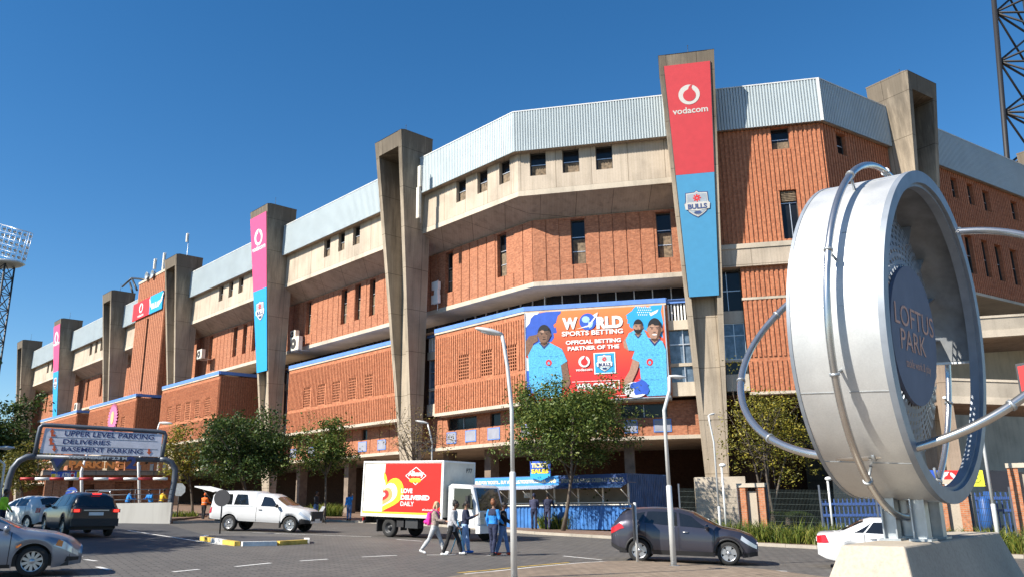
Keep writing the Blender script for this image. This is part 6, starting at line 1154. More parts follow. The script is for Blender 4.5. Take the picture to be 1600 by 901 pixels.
T = thing('floodlight_mast', 'tall stadium floodlight mast at the left edge with a white lamp grid', 'floodlight mast', (pt_.x, Y, zb_), world=True, group='stadium floodlight masts')
ox = pt_.x; lattice_mast([(ox - 2.0, Y - 2), (ox + 1.9, Y - 2), (ox + 1.9, Y + 2), (ox - 2.0, Y + 2)], zb_, pt_.z, 4.2, .26, 'mast', M['steel'], T)
ha, hb, hc, hd = [Vector(atY(*p, Y - 2)) for p in ((-10, 396), (39, 410), (50, 376), (3, 352))]
hx = (hb - ha).normalized(); hz = (hd - ha).normalized(); hn = hx.cross(hz).normalized(); FH = Fr(ha, hx, hn, hz); W_, H_ = (hb - ha).length, (hd - ha).length
b = MB(FH)
for k in range(7): b.tube([(W_ * k / 6, 0, 0), (W_ * k / 6, 0, H_)], .065, 6)
for k in range(6): b.tube([(0, .1, H_ * k / 5), (W_, .1, H_ * k / 5)], .05, 6)
b.tube([(0, 1.2, H_), (W_, 1.2, H_)], .08, 6); b.tube([(W_, 1.2, 0), (W_, 1.2, H_)], .08, 6); b.tube([(W_, 0, H_), (W_, 1.2, H_)], .08, 6); b.build('lamp_grid', M['alu'], T)
for k in range(6):
    for j in range(5): b = MB(Fr(FH.P(W_ * (k + .5) / 6, -.2, H_ * (j + .5) / 5), hx, hz, -hn)); b.lathe([(.15, -.4), (.42, .1), (.45, .12), (.1, .05)], 10); b.build('floodlight', M['galv'], T)
b = MB(); pc = Vector(atY(8, 412, Y)); b.ball((pc.x - 2, Y, pc.z), (7.0, 4, .9), 16, 6); b.build('platform_cowl', M['galv'], T)
Y = 78; p_ = atY(1577, 150, Y); T = thing('floodlight_mast', 'black lattice floodlight mast rising out of the picture at the right edge', 'floodlight mast', (p_.x + 2, Y, -3), world=True, group='stadium floodlight masts')
ma, mb_ = atY(1586, 300, Y), atY(1566, 10, Y); sl_ = (mb_.x - ma.x) / (mb_.z - ma.z); xb_ = ma.x + sl_ * (-4 - ma.z); xt_ = ma.x + sl_ * (62 - ma.z); cx_ = (xt_ - .45 * xb_) / .55
lattice_mast([(xb_, Y), (2 * cx_ - xb_, Y), (cx_, Y + 9)], -4, 62, 6.2, .30, 'mast', M['black_steel'], T, (cx_ - xt_) / (cx_ - xb_))
q_ = atY(1598, 12, Y); b = MB(Fr((q_.x + 1.6, Y - 1, q_.z + 1.5), (1, 0, 0), (0, -1, 0), (0, 0, 1)))
for k in range(5): b.box(-1.4 + .7 * k, -.9 + .7 * k, 0, .4, -2, 4)
b.build('lamp_panel', M['wv'], T); q_ = atY(1583, 331, Y - 1); b = MB(Fr(q_, azv(120), azv(210), (0, 0, 1))); b.hexa([(-.7, .0, -.5), (.7, 0, -.5), (.5, -.6, -.3), (-.5, -.6, -.3), (-.7, .25, .5), (.7, .25, .5), (.5, -.6, .3), (-.5, -.6, .3)]); tag(b.build('floodlight', M['offwhite']), 'single pale floodlight clamped to the black mast on the right', 'floodlight')
# folding board by the kerb and warning triangle behind the truck
p = ground_pt(500, 817); T = thing('folding_barrier', 'small white board on folding legs beside the pickup bonnet', 'barrier', p, world=True); f = Fr(p, azv(80), azv(170), (0, 0, 1)); b = MB(f); b.hexa([(-.25, 0, .45), (-.05, 0, .40), (-.05, -.04, .40), (-.25, -.04, .45), (.10, 0, 1.02), (.28, 0, .97), (.28, -.04, .97), (.10, -.04, 1.02)]); b.build('board', M['wv'], T)
for x, y in ((-.3, -.25), (.35, .3)): b = MB(f); b.tube([(x, y, 0), (x * .5, y * .2, .5)], .02, 5); b.build('leg', M['steel'], T)
# ---------------------------------------------------------------- trees and planting
def leaf_mat(name, dark, mid, light, tr=.25):
    t = NT(name); g_ = t.n('ShaderNodeNewGeometry'); c = t.ramp(g_.outputs['Random Per Island'], [(.0, dark), (.55, mid), (1.0, light)]); c = t.mix(.8, c, t.ramp(t.noise(1.1, 4), [(.34, (.45, .52, .45)), (.5, (1, 1, 1)), (.68, (1.5, 1.38, 1.1))]), 'MULTIPLY')
    t.fin(c, .5, 0, .35); tl = t.n('ShaderNodeBsdfTranslucent'); t.l(c, tl.inputs['Color']); mx = t.n('ShaderNodeMixShader'); mx.inputs[0].default_value = tr
    o = [q for q in t.t.nodes if q.type == 'OUTPUT_MATERIAL'][0]; t.l(t.b.outputs[0], mx.inputs[1]); t.l(tl.outputs[0], mx.inputs[2]); t.l(mx.outputs[0], o.inputs[0]); return t.m
LM = dict(dark=leaf_mat('dark_leaves', (.022, .045, .012), (.045, .085, .020), (.10, .14, .03)), green=leaf_mat('green_leaves', (.040, .072, .015), (.095, .145, .03), (.21, .235, .055)),
          olive=leaf_mat('olive_leaves', (.07, .085, .018), (.15, .15, .03), (.30, .25, .05)), yellow=leaf_mat('yellow_leaves', (.07, .085, .012), (.19, .185, .028), (.40, .33, .05)), rust=leaf_mat('autumn_leaves', (.10, .075, .03), (.20, .15, .05), (.30, .24, .07)))
def tree(name, label, base, cen, rad, mt, n_cl, n_lf, leaf, seed, trunks=1, r0=.14, shell=.55, limbs=9, squash=0.0, twigs=0):
    rnd = random.Random(seed); base = Vector(base); cen = Vector(cen); T = thing(name, label, 'tree', base, world=True)
    b = MB(); tips = []
    for k in range(trunks):
        off = Vector((rnd.uniform(-.25, .25), rnd.uniform(-.25, .25), 0)) * (trunks > 1); top = cen + Vector((rnd.uniform(-.3, .3) * rad[0] * (1 + (trunks > 1)), rnd.uniform(-.3, .3) * rad[1], rad[2] * .35)); p0 = base + off - Vector((0, 0, .15))
        pts = []
        for i in range(7): u = i / 6; p = p0.lerp(top, u) + Vector((math.sin(u * 5 + k) * .10, math.cos(u * 4 + k) * .10, 0)) * (rad[0] / 2.5); pts.append(p)
        b.tube(pts, [r0 * (1.25 if i == 0 else 1 - .78 * i / 6) for i in range(7)], 8)
        for j in range(limbs):
            u = rnd.uniform(.35, .95); i = int(u * 6); s_ = pts[i].lerp(pts[min(6, i + 1)], u * 6 - i); a = rnd.uniform(0, 2 * math.pi); e = cen + Vector((math.cos(a) * rad[0] * rnd.uniform(.45, .95), math.sin(a) * rad[1] * rnd.uniform(.45, .95), rad[2] * rnd.uniform(-.5, .85)))
            mid = s_.lerp(e, .5) + Vector((0, 0, rnd.uniform(.0, .4))); rr = r0 * (.55 - .35 * u); b.tube([s_, mid, e], [rr, rr * .6, rr * .15], 6); tips.append((mid, e, rr))
            for q_ in range(2 + twigs): w_ = mid.lerp(e, rnd.uniform(.0, .9)); e2 = w_ + Vector((rnd.gauss(0, .5), rnd.gauss(0, .5), rnd.gauss(.15, .45))) * (rad[0] / 2.2); b.tube([w_, w_.lerp(e2, .5) + Vector((0, 0, .06)), e2], [rr * .32, rr * .2, rr * .06], 5); tips.append((w_, e2, rr))
    b.build('trunk', M['bark'], T)
    b = MB(); lobes = [Vector((rnd.uniform(-.55, .55), rnd.uniform(-.55, .55), rnd.uniform(-.5, .6))) for _ in range(7)]; V = []; F_ = []
    for c_ in range(n_cl):
        if rnd.random() < .45 and tips: m_, e_, _r = rnd.choice(tips); p = e_ + Vector((rnd.gauss(0, .22), rnd.gauss(0, .22), rnd.gauss(0, .2))) * (rad[0] / 2.2)
        else:
            L = rnd.choice(lobes); d = Vector((rnd.gauss(0, 1), rnd.gauss(0, 1), rnd.gauss(0, 1))).normalized() * (rnd.uniform(shell, 1.0) ** .7) * .62; q = L * .75 + d
            if q.length > 1.05: q *= 1.0 / q.length * rnd.uniform(.85, 1.08)
            if q.z < -.75 + squash: q.z = -.75 + squash + rnd.uniform(0, .2)
            p = cen + Vector((q.x * rad[0], q.y * rad[1], q.z * rad[2]))
        cr = rnd.uniform(.16, .40) * (rad[0] / 2.2) ** .5
        for _ in range(rnd.randint(int(n_lf * .8), int(n_lf * 2.2))):
            c = p + Vector((rnd.gauss(0, cr), rnd.gauss(0, cr), rnd.gauss(0, cr * .75))); a = Vector((rnd.gauss(0, 1), rnd.gauss(0, 1), rnd.gauss(.1, .7))).normalized(); n = Vector((rnd.gauss(0, .8), rnd.gauss(0, .8), 1)).normalized(); s_ = a.cross(n)
            if s_.length < 1e-3: continue
            s_.normalize(); l = leaf * rnd.choice((.6, .85, 1.0, 1.2, 1.6)); w_ = l * .46; i = len(V); V += [c - a * l * .5, c + s_ * w_ * .5, c + a * l * .5, c - s_ * w_ * .5]; F_.append((i, i + 1, i + 2, i + 3))
    b.add(V, F_); b.build('crown', mt, T); return T
def tree_px(name, label, bpx, Y, box, mt, n_cl, n_lf, leaf, seed, depth=None, **k):
    x0, x1, y0, y1 = box; p = atY(*bpx, Y); a, c = atY(x0, (y0 + y1) / 2, Y), atY(x1, (y0 + y1) / 2, Y); t_, u = atY((x0 + x1) / 2, y0, Y), atY((x0 + x1) / 2, y1, Y)
    rx, rz = (c.x - a.x) / 2, (t_.z - u.z) / 2; return tree(name, label, (p.x, Y, gz(p.x, Y) + .1), ((a.x + c.x) / 2, Y, (t_.z + u.z) / 2), (rx, depth or rx, rz), mt, n_cl, n_lf, leaf, seed, **k)
tree_px('broadleaf_tree', 'dark dense tree at the left picture edge behind the entrance sign', (-6, 800), 60, (-85, 68, 612, 775), LM['dark'], 330, 42, .26, 1, r0=.22)
tree_px('broadleaf_tree', 'small yellow green tree low under the left end of the entrance sign', (38, 800), 55, (2, 84, 690, 785), LM['olive'], 110, 30, .16, 2, r0=.09, depth=1.5)
tree_px('broadleaf_tree', 'thin yellowing tree between the entrance sign and the dark green tree', (300, 812), 55, (246, 338, 655, 768), LM['yellow'], 120, 30, .16, 3, r0=.10, shell=.3)
tree_px('broadleaf_tree', 'large dark green tree above the white pickup truck', (385, 810), 52.5, (306, 456, 645, 768), LM['dark'], 330, 44, .19, 4, r0=.16)
tree_px('broadleaf_tree', 'mid green slender tree between the pickup truck and the delivery truck', (505, 810), 52, (450, 548, 648, 752), LM['green'], 190, 34, .16, 5, r0=.10, shell=.3)
tree_px('broadleaf_tree', 'nearly leafless tree with a few yellow leaves behind the delivery truck', (648, 810), 51, (585, 726, 628, 735), LM['rust'], 90, 9, .12, 6, r0=.11, shell=.3, limbs=16, twigs=5)
tree_px('broadleaf_tree', 'bushy green tree in front of the billboard corner beside the ticket sign', (879, 828), 43.6, (800, 985, 586, 724), LM['green'], 520, 50, .15, 7, r0=.11, limbs=14)
tree_px('broadleaf_tree', 'tall yellow green tree with several trunks behind the fence left of the ring', (1205, 830), 39.8, (1122, 1290, 590, 770), LM['yellow'], 200, 24, .12, 8, trunks=4, r0=.085, shell=.3, depth=1.8, limbs=8)
# trees added out of view at the left to throw shade on the lane
tree('broadleaf_tree', 'broad unseen tree added left of the picture to shade the entrance lane', (-22.6, 24.0, gz(-22.6, 24.0)), (-22.6, 24.0, 4.9), (4.6, 4.6, 3.0), LM['dark'], 420, 34, .30, 9, r0=.24)
tree('broadleaf_tree', 'second unseen tree added left of the picture to shade the entrance lane', (-27.4, 30.0, gz(-27.4, 30.0)), (-27.4, 30.0, 5.0), (4.6, 4.6, 3.0), LM['dark'], 420, 34, .30, 10, r0=.24)
grassm = leaf_mat('grass_blades', (.05, .09, .012), (.12, .17, .025), (.30, .28, .06), .3)
def blades(b, c, rx, ry, h, n, rnd, w=.025):
    V = []; F_ = []
    for _ in range(n):
        a = rnd.uniform(0, 2 * math.pi); q = math.sqrt(rnd.random()); p = Vector((c[0] + math.cos(a) * rx * q, c[1] + math.sin(a) * ry * q, 0)); p.z = gz(p.x, p.y) + .1; d = Vector((rnd.gauss(0, .38) + math.cos(a) * .25 * q, rnd.gauss(0, .38) + math.sin(a) * .25 * q, 0)); L = h * rnd.uniform(.55, 1.2); s_ = Vector((rnd.uniform(-1, 1), rnd.uniform(-1, 1), 0)).normalized() * w
        m_ = p + Vector((d.x * L * .35, d.y * L * .35, L * .6)); e = p + Vector((d.x * L, d.y * L, L * (1 - .25 * d.length))); i = len(V); V += [p - s_, p + s_, m_ - s_ * .7, m_ + s_ * .7, e]; F_ += [(i, i + 1, i + 3, i + 2), (i + 2, i + 3, i + 4)]
    b.add(V, F_)
for px, py, rx, ry, h, n, lb in ((509, 806, 1.25, .8, .95, 700, 'grass clump at the foot of the slender tree beside the pickup bonnet'), (879, 826, 1.25, .8, .95, 900, 'grass clump at the foot of the bushy tree by the ticket booth'), (285, 808, 1.0, .6, .5, 260, 'low grass clump under the thin yellowing tree')):
    p = G(px, py, .1); b = MB(); blades(b, (p.x, p.y), rx, ry, h, n, random.Random(px)); tag(b.build('grass_clump', grassm), lb, 'grass', 'grass clumps under the trees')
b = MB(); rnd = random.Random(5); a = n_(1078, 800)[0]; e = n_(1330, 800)[0]; e2 = n_(1690, 830)[0]
while a < e2:
    for w_ in (.55, 1.15, 1.75):
        if rnd.random() < .86: p = FN.P(a + rnd.uniform(-.2, .2), w_ + rnd.uniform(-.15, .15), 0); blades(b, (p.x, p.y), .5, .4, rnd.uniform(.6, 1.05), 70, rnd, .02)
    a += .42
struct(b.build('grass_strip', grassm), 'stuff')
b = MB(); pr_ = FN2.P(m2(1235, 790)[0], .8, 0); z_ = gz(pr_.x, pr_.y); T = thing('palm_shrub', 'low palm shrub behind the fence right of the yellow tree', 'shrub', (pr_.x, pr_.y, z_), world=True); rnd = random.Random(8)
for k in range(22):
    a = rnd.uniform(0, 2 * math.pi); d = Vector((math.cos(a), math.sin(a), 0)); L = rnd.uniform(1.2, 1.8); pts = [Vector((pr_.x, pr_.y, z_ + .8)) + d * L * u + Vector((0, 0, 1.3 * u - 1.5 * u * u + .3)) for u in (0, .25, .5, .75, 1)]
    for i in range(4):
        for j in range(4):
            q = pts[i].lerp(pts[i + 1], j / 4); s_ = Vector((-d.y, d.x, 0)); t_ = (pts[i + 1] - pts[i]).normalized()
            for sg in (-1, 1): tip = q + (s_ * sg * .8 + t_ * .5 - Vector((0, 0, .25))).normalized() * .42; b.add([q, q + t_ * .035, tip], [(0, 1, 2)])
b.build('fronds', LM['dark'], T); b = MB(); b.tube([(pr_.x, pr_.y, z_), (pr_.x, pr_.y, z_ + 1.1)], [.16, .12], 8); b.build('stem', M['bark'], T)
# ---------------------------------------------------------------- people
SKIN = {'dark': mat('dark_skin', (.11, .055, .035), .5), 'brown': mat('brown_skin', (.20, .105, .065), .5), 'fair': mat('fair_skin', (.52, .30, .21), .5)}
def cloth(name, col): return mat('cloth_' + name, col, .85, 0, .22, 7, 1.0, 9)
HAIRM = {'black': mat('black_hair', (.012, .010, .010), .6), 'blond': mat('blond_hair', (.42, .30, .17), .6), 'ginger': mat('ginger_hair', (.20, .075, .03), .6)}
def person(label, loc, heading, H=1.72, legs=((12, 4), (-14, 10)), arms=((-12, 6, 18), (14, 6, 18)), skin='dark', top=None, top2=None, trousers=None, shoes=None, hair='black', style='short', lean=2, head=0, sleeves=1.0, girth=1.0, jacket_len=.80, group='people on the street', turn=0):
    k = H / 1.75; f = azv(heading); loc = Vector(loc); T = thing('person', label, 'person', loc, None, group); T.rotation_euler = (0, 0, -R(heading))
    V3 = lambda x, y, z: Vector((x, y, z)) * k; LA = [R(lean)]
    th, sh_, ua, fa = .43, .42, .29, .25; J = {}
    low = []
    for i, sd in enumerate((-1, 1)):
        a, b_ = R(legs[i][0]), R(legs[i][0] - legs[i][1]); hip = Vector((sd * .095, 0, .90)); kn = hip + Vector((sd * .01, math.sin(a) * th, -math.cos(a) * th)); an = kn + Vector((0, math.sin(b_) * sh_, -math.cos(b_) * sh_)); J['leg%d' % i] = [hip, kn, an]; low.append(an.z)
    dz = .075 - min(low)
    for i in range(2): J['leg%d' % i] = [(p + Vector((0, 0, dz))) * k for p in J['leg%d' % i]]
    hz_ = .90 + dz; lf = lambda y, z: V3(0, y + math.sin(LA[0]) * (z - hz_), z)
    tor = [lf(-.005, hz_ - .06), lf(-.01, hz_ + .05), lf(.0, hz_ + .17), lf(.0, hz_ + .31), lf(-.005, hz_ + .44), lf(-.01, hz_ + .52), lf(-.005, hz_ + .56)]
    g = girth; tr = [(.135 * g, .10 * g), (.155 * g, .115 * g), (.14 * g, .105 * g), (.158 * g, .115 * g), (.175 * g, .105 * g), (.13 * g, .08 * g), (.065, .06)]; tr = [(a * k, c * k) for a, c in tr]
    shz = hz_ + .50
    for i, sd in enumerate((-1, 1)):
        s_, ab, el = [R(q) for q in arms[i]]; S0 = lf(-.01, shz) + V3(sd * .175 * g, 0, 0); d = Vector((sd * math.sin(ab), math.sin(s_) * math.cos(ab), -math.cos(s_) * math.cos(ab))); E = S0 + d * ua * k; s2 = s_ + el; d2 = Vector((sd * math.sin(ab) * .4 - sd * .25 * math.sin(el) ** 2, math.sin(s2), -math.cos(s2))).normalized(); J['arm%d' % i] = [S0, E, E + d2 * fa * k, d2]
    hc = lf(.02, hz_ + .72)
    def add_arm(b, i, inf=1.0, stop=1.0):
        S0, E, W, d2 = J['arm%d' % i]; W2 = E.lerp(W, stop); b.tube([S0 + Vector((0, 0, .02)) * k, S0.lerp(E, .15), S0.lerp(E, .6), E, E.lerp(W2, .35), W2], [q * k * inf for q in (.045, .056, .047, .041, .041, .031)], 10)
    def add_leg(b, i, inf=1.0, end=1.0, flare=1.0):
        hp_, kn, an = J['leg%d' % i]; e = kn.lerp(an, end); b.tube([hp_ + Vector((0, 0, .05)) * k, hp_.lerp(kn, .2), hp_.lerp(kn, .65), kn, kn.lerp(an, .3), e], [q * k * inf for q in (.082, .086, .066, .052, .053 * flare, .038 * flare)], 10)
    b = MB(); b.tube(tor, tr, 14); b.tube([lf(-.005, hz_ + .50), lf(.0, hz_ + .58), lf(.012, hz_ + .66)], [.062 * k, .05 * k, .05 * k], 10)
    b.ball(hc, (.076 * k, .094 * k, .115 * k), 16, 12); b.ball(hc + V3(0, .03, -.055), (.055 * k, .06 * k, .055 * k), 12, 8); b.ball(hc + V3(0, .098, -.012), (.014 * k, .02 * k, .024 * k), 8, 6)
    for sd in (-1, 1): b.ball(hc + V3(sd * .078, 0, -.005), (.012 * k, .022 * k, .03 * k), 8, 6)
    for i, sd in enumerate((-1, 1)):
        add_arm(b, i); add_leg(b, i); S0, E, W, d2 = J['arm%d' % i]; sx_ = Vector((1, 0, 0)) if abs(d2.x) < .8 else Vector((0, 1, 0)); nrm = d2.cross(sx_).normalized(); sx_ = nrm.cross(d2)
        pal = W + d2 * .05 * k; b.tube([W, pal, W + d2 * .09 * k], [(.022 * k, .02 * k), (.036 * k, .018 * k), (.036 * k, .014 * k)], 8)
        for q_, (o_, l_) in enumerate(((-.030, .066), (-.010, .078), (.011, .073), (.030, .056))): r_0 = W + d2 * .085 * k + nrm * 0 + (sx_ * o_) * k; b.tube([r_0, r_0 + d2 * l_ * .5 * k - nrm * .006 * k, r_0 + d2 * l_ * .85 * k - nrm * .028 * k], [.0105 * k, .010 * k, .008 * k], 6)
        tb_ = W + d2 * .03 * k - sx_ * sd * .028 * k; b.tube([tb_, tb_ + (d2 * .03 - sx_ * sd * .025) * k, tb_ + (d2 * .058 - sx_ * sd * .03 - nrm * .01) * k], [.013 * k, .011 * k, .009 * k], 6)
    b.build('body', SKIN[skin], T, remesh=.0125)
    b = MB()
    for sd in (-1, 1): b.ball(hc + V3(sd * .03, .086, .012), (.013 * k, .008 * k, .007 * k), 8, 5)
    b.build('eyes', M['black'], T); b = MB(); b.ball(hc + V3(0, .088, -.052), (.024 * k, .010 * k, .008 * k), 8, 5); b.build('mouth', mat('lips', (.25, .07, .06), .5), T)
    # trousers
    b = MB(); b.tube([tor[0] - V3(0, 0, .03), tor[0], tor[1], tor[1].lerp(tor[2], .5)], [(a * 1.06, c * 1.1) for a, c in ((tr[0][0] * .85, tr[0][1] * .8), tr[0], tr[1], tr[2])], 14)
    for i in (0, 1): add_leg(b, i, 1.17, .98, 1.25)
    b.build('trousers', trousers, T, remesh=.018)
    if top:
        n0 = 1 if jacket_len < .9 else 0; b = MB(); tt = tor[n0:6] + [lf(-.01, hz_ + .545)]; rr = [(a * 1.12 + .006, c * 1.16 + .006) for a, c in tr[n0:6]] + [(.085 * k, .075 * k)]
        if n0 == 0: tt = [lf(0, hz_ - .14)] + tt; rr = [(tr[0][0] * 1.3, tr[0][1] * 1.35)] + rr
        b.tube(tt, rr, 14)
        for i in (0, 1): add_arm(b, i, 1.28, sleeves)
        b.build('top', top, T, remesh=.018)
    if top2: b = MB(); b.tube([tor[3].lerp(tor[4], .1), tor[4], tor[5], lf(-.01, hz_ + .55)], [(a * 1.17 + .01, c * 1.22 + .01) for a, c in tr[3:6]] + [(.09 * k, .08 * k)], 14); b.build('shoulder_panel', top2, T, remesh=.018)
    for i in (0, 1):
        an = J['leg%d' % i][2]; pit = R(legs[i][0] - legs[i][1]) * .6; d = Vector((0, math.cos(pit), math.sin(pit) if an.z > .09 * k else 0)).normalized(); b = MB(); c = an - V3(0, 0, .035); b.tube([c - d * .07 * k, c - d * .03 * k, c + d * .06 * k, c + d * .14 * k, c + d * .18 * k], [(.030 * k, .036 * k), (.042 * k, .046 * k), (.045 * k, .040 * k), (.042 * k, .028 * k), (.02 * k, .014 * k)], 10); b.build('shoe', shoes, T, remesh=.012)
    hm = HAIRM.get(hair, hair); b = MB()
    if style != 'none':
        b.ball(hc + V3(0, -.014, .024), (.086 * k, .098 * k, .108 * k), 16, 10)
        if style == 'long': b.tube([hc + V3(0, -.05, .03), hc + V3(0, -.095, -.08), hc + V3(0, -.10, -.22), hc + V3(0, -.085, -.36)], [(.08 * k, .06 * k), (.088 * k, .05 * k), (.075 * k, .04 * k), (.03 * k, .02 * k)], 12); b.tube([hc + V3(.06, .01, 0), hc + V3(.085, .04, -.15), hc + V3(.08, .07, -.3)], [.03 * k, .032 * k, .012 * k], 8)
        if style == 'bun': b.ball(hc + V3(0, -.06, .10), (.065 * k, .065 * k, .06 * k), 12, 8); b.ball(hc + V3(0, -.045, .03), (.09 * k, .09 * k, .11 * k), 14, 9)
        if style == 'pony': b.tube([hc + V3(0, -.09, .03), hc + V3(0, -.14, -.02), hc + V3(0, -.13, -.14)], [.03 * k, .035 * k, .012 * k], 8)
        o = b.build('hair' if style in ('short', 'long', 'bun', 'pony') else style, hm, T)
        # cut the fringe back from the face
        me = o.data
        for v in me.vertices:
            r_ = v.co - hc
            if r_.y > .02 * k and r_.z < .055 * k: v.co.y = hc.y + .02 * k + (r_.y - .02 * k) * .12
    return T, J, tor, k, hc, lf, hz_
W3 = {n: cloth(n, c) for n, c in dict(taupe=(.33, .26, .22), grey=(.36, .36, .38), lightgrey=(.42, .43, .44), black=(.012, .012, .014), navy=(.018, .024, .06), jeans=(.10, .19, .38), palejeans=(.28, .42, .66), blue=(.02, .22, .62), dkgrey=(.035, .035, .04), white=(.75, .75, .73), orange=(.85, .16, .02), lime=(.45, .85, .04), yellow=(.78, .48, .03), pink=(.75, .03, .30), police=(.045, .05, .10), red=(.6, .07, .03), bluesh=(.05, .22, .65)).items()}
def at(px, py, up=0.0): p = G(px, py, up); return (p.x, p.y, gz(p.x, p.y) + (up if up else .004))
T, J, tor, k, hc, lf, hz_ = person('fair haired woman in a taupe top and grey trousers with a pink backpack, walking', at(679, 865), 96, 1.68, ((24, 6), (-24, 14)), ((8, 4, 62), (24, 4, 55)), 'fair', W3['taupe'], None, W3['lightgrey'], W3['white'], 'blond', 'long', 4, group='people crossing the road')
bk = thing('backpack', 'bright pink backpack on the back of the fair haired walking woman', 'backpack', T.location); bk.rotation_euler = T.rotation_euler; b = MB(); c = lf(-.21, hz_ + .28); b.tube([c - Vector((0, 0, .22)), c - Vector((0, 0, .14)), c, c + Vector((0, 0, .14)), c + Vector((0, 0, .2))], [(.10, .05), (.145, .095), (.15, .105), (.13, .08), (.05, .03)], 12); b.build('bag', W3['pink'], bk)
b = MB(); b.tube([c + Vector((-.05, -.09, -.15)), c + Vector((-.02, -.125, -.1)), c + Vector((.05, -.09, -.15))], [.05, .07, .05], 8); b.build('front_pocket', W3['pink'], bk)
for sd in (-1, 1): b = MB(); b.tube([c + Vector((sd * .1, .06, .16)), c + Vector((sd * .115, .17, .29)), c + Vector((sd * .12, .335, .17)), c + Vector((sd * .13, .32, .0)), c + Vector((sd * .12, .10, -.17))], .018, 6); b.build('shoulder_strap', W3['pink'], bk)
T, J, tor, k, hc, lf, hz_ = person('person in a grey jacket and black trousers walking on blue crutches', at(706, 866.5), 98, 1.70, ((26, 12), (-16, 6)), ((-4, 10, 30), (6, 10, 30)), 'dark', W3['grey'], None, W3['black'], W3['white'], 'black', 'bun', 10, jacket_len=1.0, group='people crossing the road')
M['crutch'] = mat('crutch_blue', (.04, .22, .38), .4, .4)
for i in (0, 1):
    h_ = J['arm%d' % i][2] + J['arm%d' % i][3] * .07; ft = Vector((h_.x * 1.25, h_.y + (.22 if i else -.30), .02)); CR = thing('crutch', ('blue crutch planted behind the person in the grey jacket', 'blue crutch planted in front of the person in the grey jacket')[i], 'crutch', T.location, group='blue crutches'); CR.rotation_euler = T.rotation_euler; up2 = h_ + (h_ - ft).normalized() * .26
    b = MB(); b.tube([ft, h_, up2], .016, 7); b.build('shaft', M['crutch'], CR); b = MB(); b.tube([h_ + Vector((0, -.02, 0)), h_ + Vector((0, .11, 0))], .018, 7); b.build('handgrip', M['plastic'], CR); b = MB(); b.tube([ft, ft + (h_ - ft).normalized() * .05], .025, 8); b.build('rubber_foot', M['plastic'], CR); b = MB(); b.tube([up2 + Vector((.05 * math.cos(t_), .05 * math.sin(t_), 0)) for t_ in [R(40) + k_ * R(280) / 10 for k_ in range(11)]], .012, 5); b.build('arm_cuff', M['plastic'], CR)
person('woman in a navy top and pale blue jeans looking at her hands', at(727, 863.5), 92, 1.66, ((8, 2), (-5, 4)), ((24, 6, 88), (20, 6, 92)), 'brown', W3['navy'], None, W3['palejeans'], W3['bluesh'], 'black', 'pony', 3, group='people crossing the road')
person('person with ginger hair seen from behind in a blue jacket with navy shoulders', at(771, 867.5), 40, 1.72, ((5, 2), (-7, 4)), ((-8, 16, 30), (4, 14, 50)), 'brown', W3['blue'], W3['navy'], W3['navy'], W3['dkgrey'], 'ginger', 'bun', 3, group='people crossing the road')
person('person in a black top and blue jeans walking half hidden by the blue jacket', at(786, 866.5), 95, 1.66, ((14, 4), (-12, 6)), ((20, 6, 50), (26, 10, 30)), 'dark', W3['black'], None, W3['jeans'], W3['red'], 'black', 'short', 4, group='people crossing the road')
person('left of two officers in dark blue uniform standing at the ticket booth', (1.0, 44.75, gz(1, 44.75) + .12), 15, 1.86, ((2, 0), (-3, 2)), ((10, 8, 60), (14, 8, 60)), 'dark', W3['police'], None, W3['navy'], W3['black'], W3['navy'], 'cap', 4, group='officers at the ticket booth')
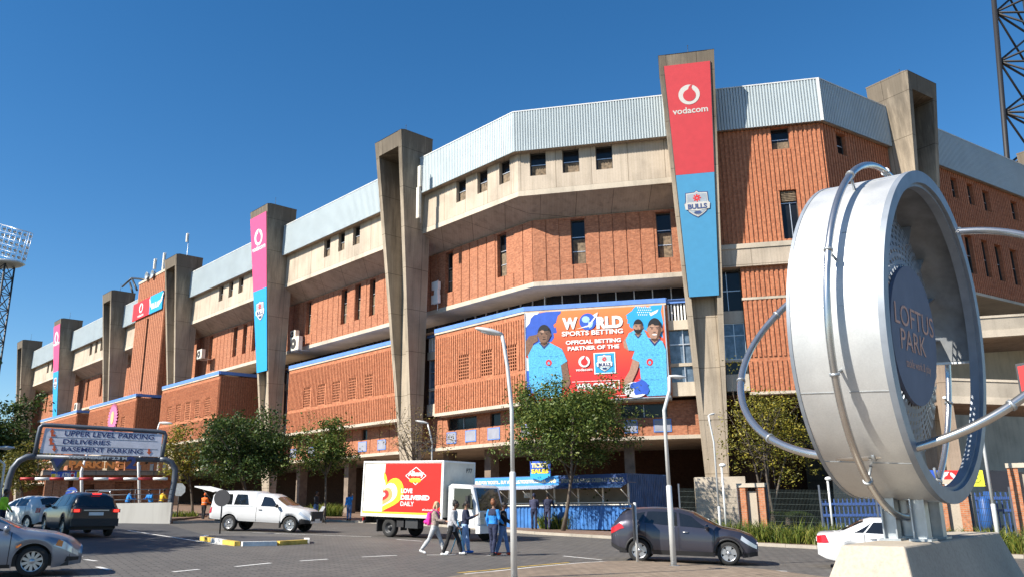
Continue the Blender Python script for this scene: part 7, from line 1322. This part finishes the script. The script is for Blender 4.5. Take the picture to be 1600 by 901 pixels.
person('right of two officers in dark blue uniform leaning towards the ticket booth', (1.72, 44.95, gz(1.7, 45) + .12), 20, 1.88, ((4, 0), (-4, 2)), ((26, 8, 40), (30, 14, 30)), 'dark', W3['navy'], None, W3['police'], W3['black'], W3['black'], 'cap', 10, girth=1.1, group='officers at the ticket booth')
person('person in a bright blue jacket holding a hand to the head left of the truck', at(545, 812, .12), 190, 1.74, ((3, 0), (-3, 2)), ((60, 20, 128), (4, 8, 20)), 'dark', W3['blue'], None, W3['jeans'], W3['black'], 'black', 'short', 1)
person('person in dark clothes standing in the shade by the slender tree', at(493, 811.5, .12), 110, 1.75, ((4, 0), (-4, 2)), ((6, 6, 60), (6, 6, 60)), 'dark', W3['dkgrey'], None, W3['jeans'], W3['black'], W3['dkgrey'], 'cap', 2)
T, J, tor, k, hc, lf, hz_ = person('man in an orange safety jacket and orange helmet beside the pickup truck', at(317, 813), 25, 1.66, ((4, 0), (-5, 2)), ((20, 10, 70), (22, 10, 60)), 'dark', W3['orange'], None, W3['black'], W3['black'], W3['orange'], 'helmet', 3, girth=1.12)
b = MB(); b.tube([lf(0, hz_ + .20), lf(0, hz_ + .26)], [(.178, .138), (.182, .14)], 16, caps=False); b.build('reflective_band', mat('reflective_silver', (.7, .7, .68), .4), T)
for px, py, hd, c_, lb in ((200, 770, 60, 'blue', 'left of two people in blue behind the ramp railing'), (237, 769, 200, 'blue', 'right of two people in blue behind the ramp railing'), (252, 772, 30, 'yellow', 'person in yellow behind the ramp railing')):
    p = atY(px, py, 49.5 if px < 210 else 51); z = FW.on(190, 790)[1] - .72; person(lb, (p.x, p.y, z), hd, 1.7, ((4, 0), (-4, 2)), ((30, 10, 60), (20, 10, 70)), 'dark', W3[c_], None, W3['navy'], W3['black'], 'black', 'short', 14)
p = at(-2, 836); person('person in a lime safety vest cut off by the left picture edge', p, 80, 1.74, ((4, 0), (-5, 2)), ((10, 8, 30), (14, 8, 30)), 'dark', W3['lime'], None, W3['navy'], W3['black'], 'black', 'short', 3)
# walkway the people behind the railing stand on
z = FW.on(190, 790)[1] - .72; b = MB(FW); b.box(0, WL, -9, -.26, z - 1.6, z - .002); struct(b.build('walkway', M['pave']))
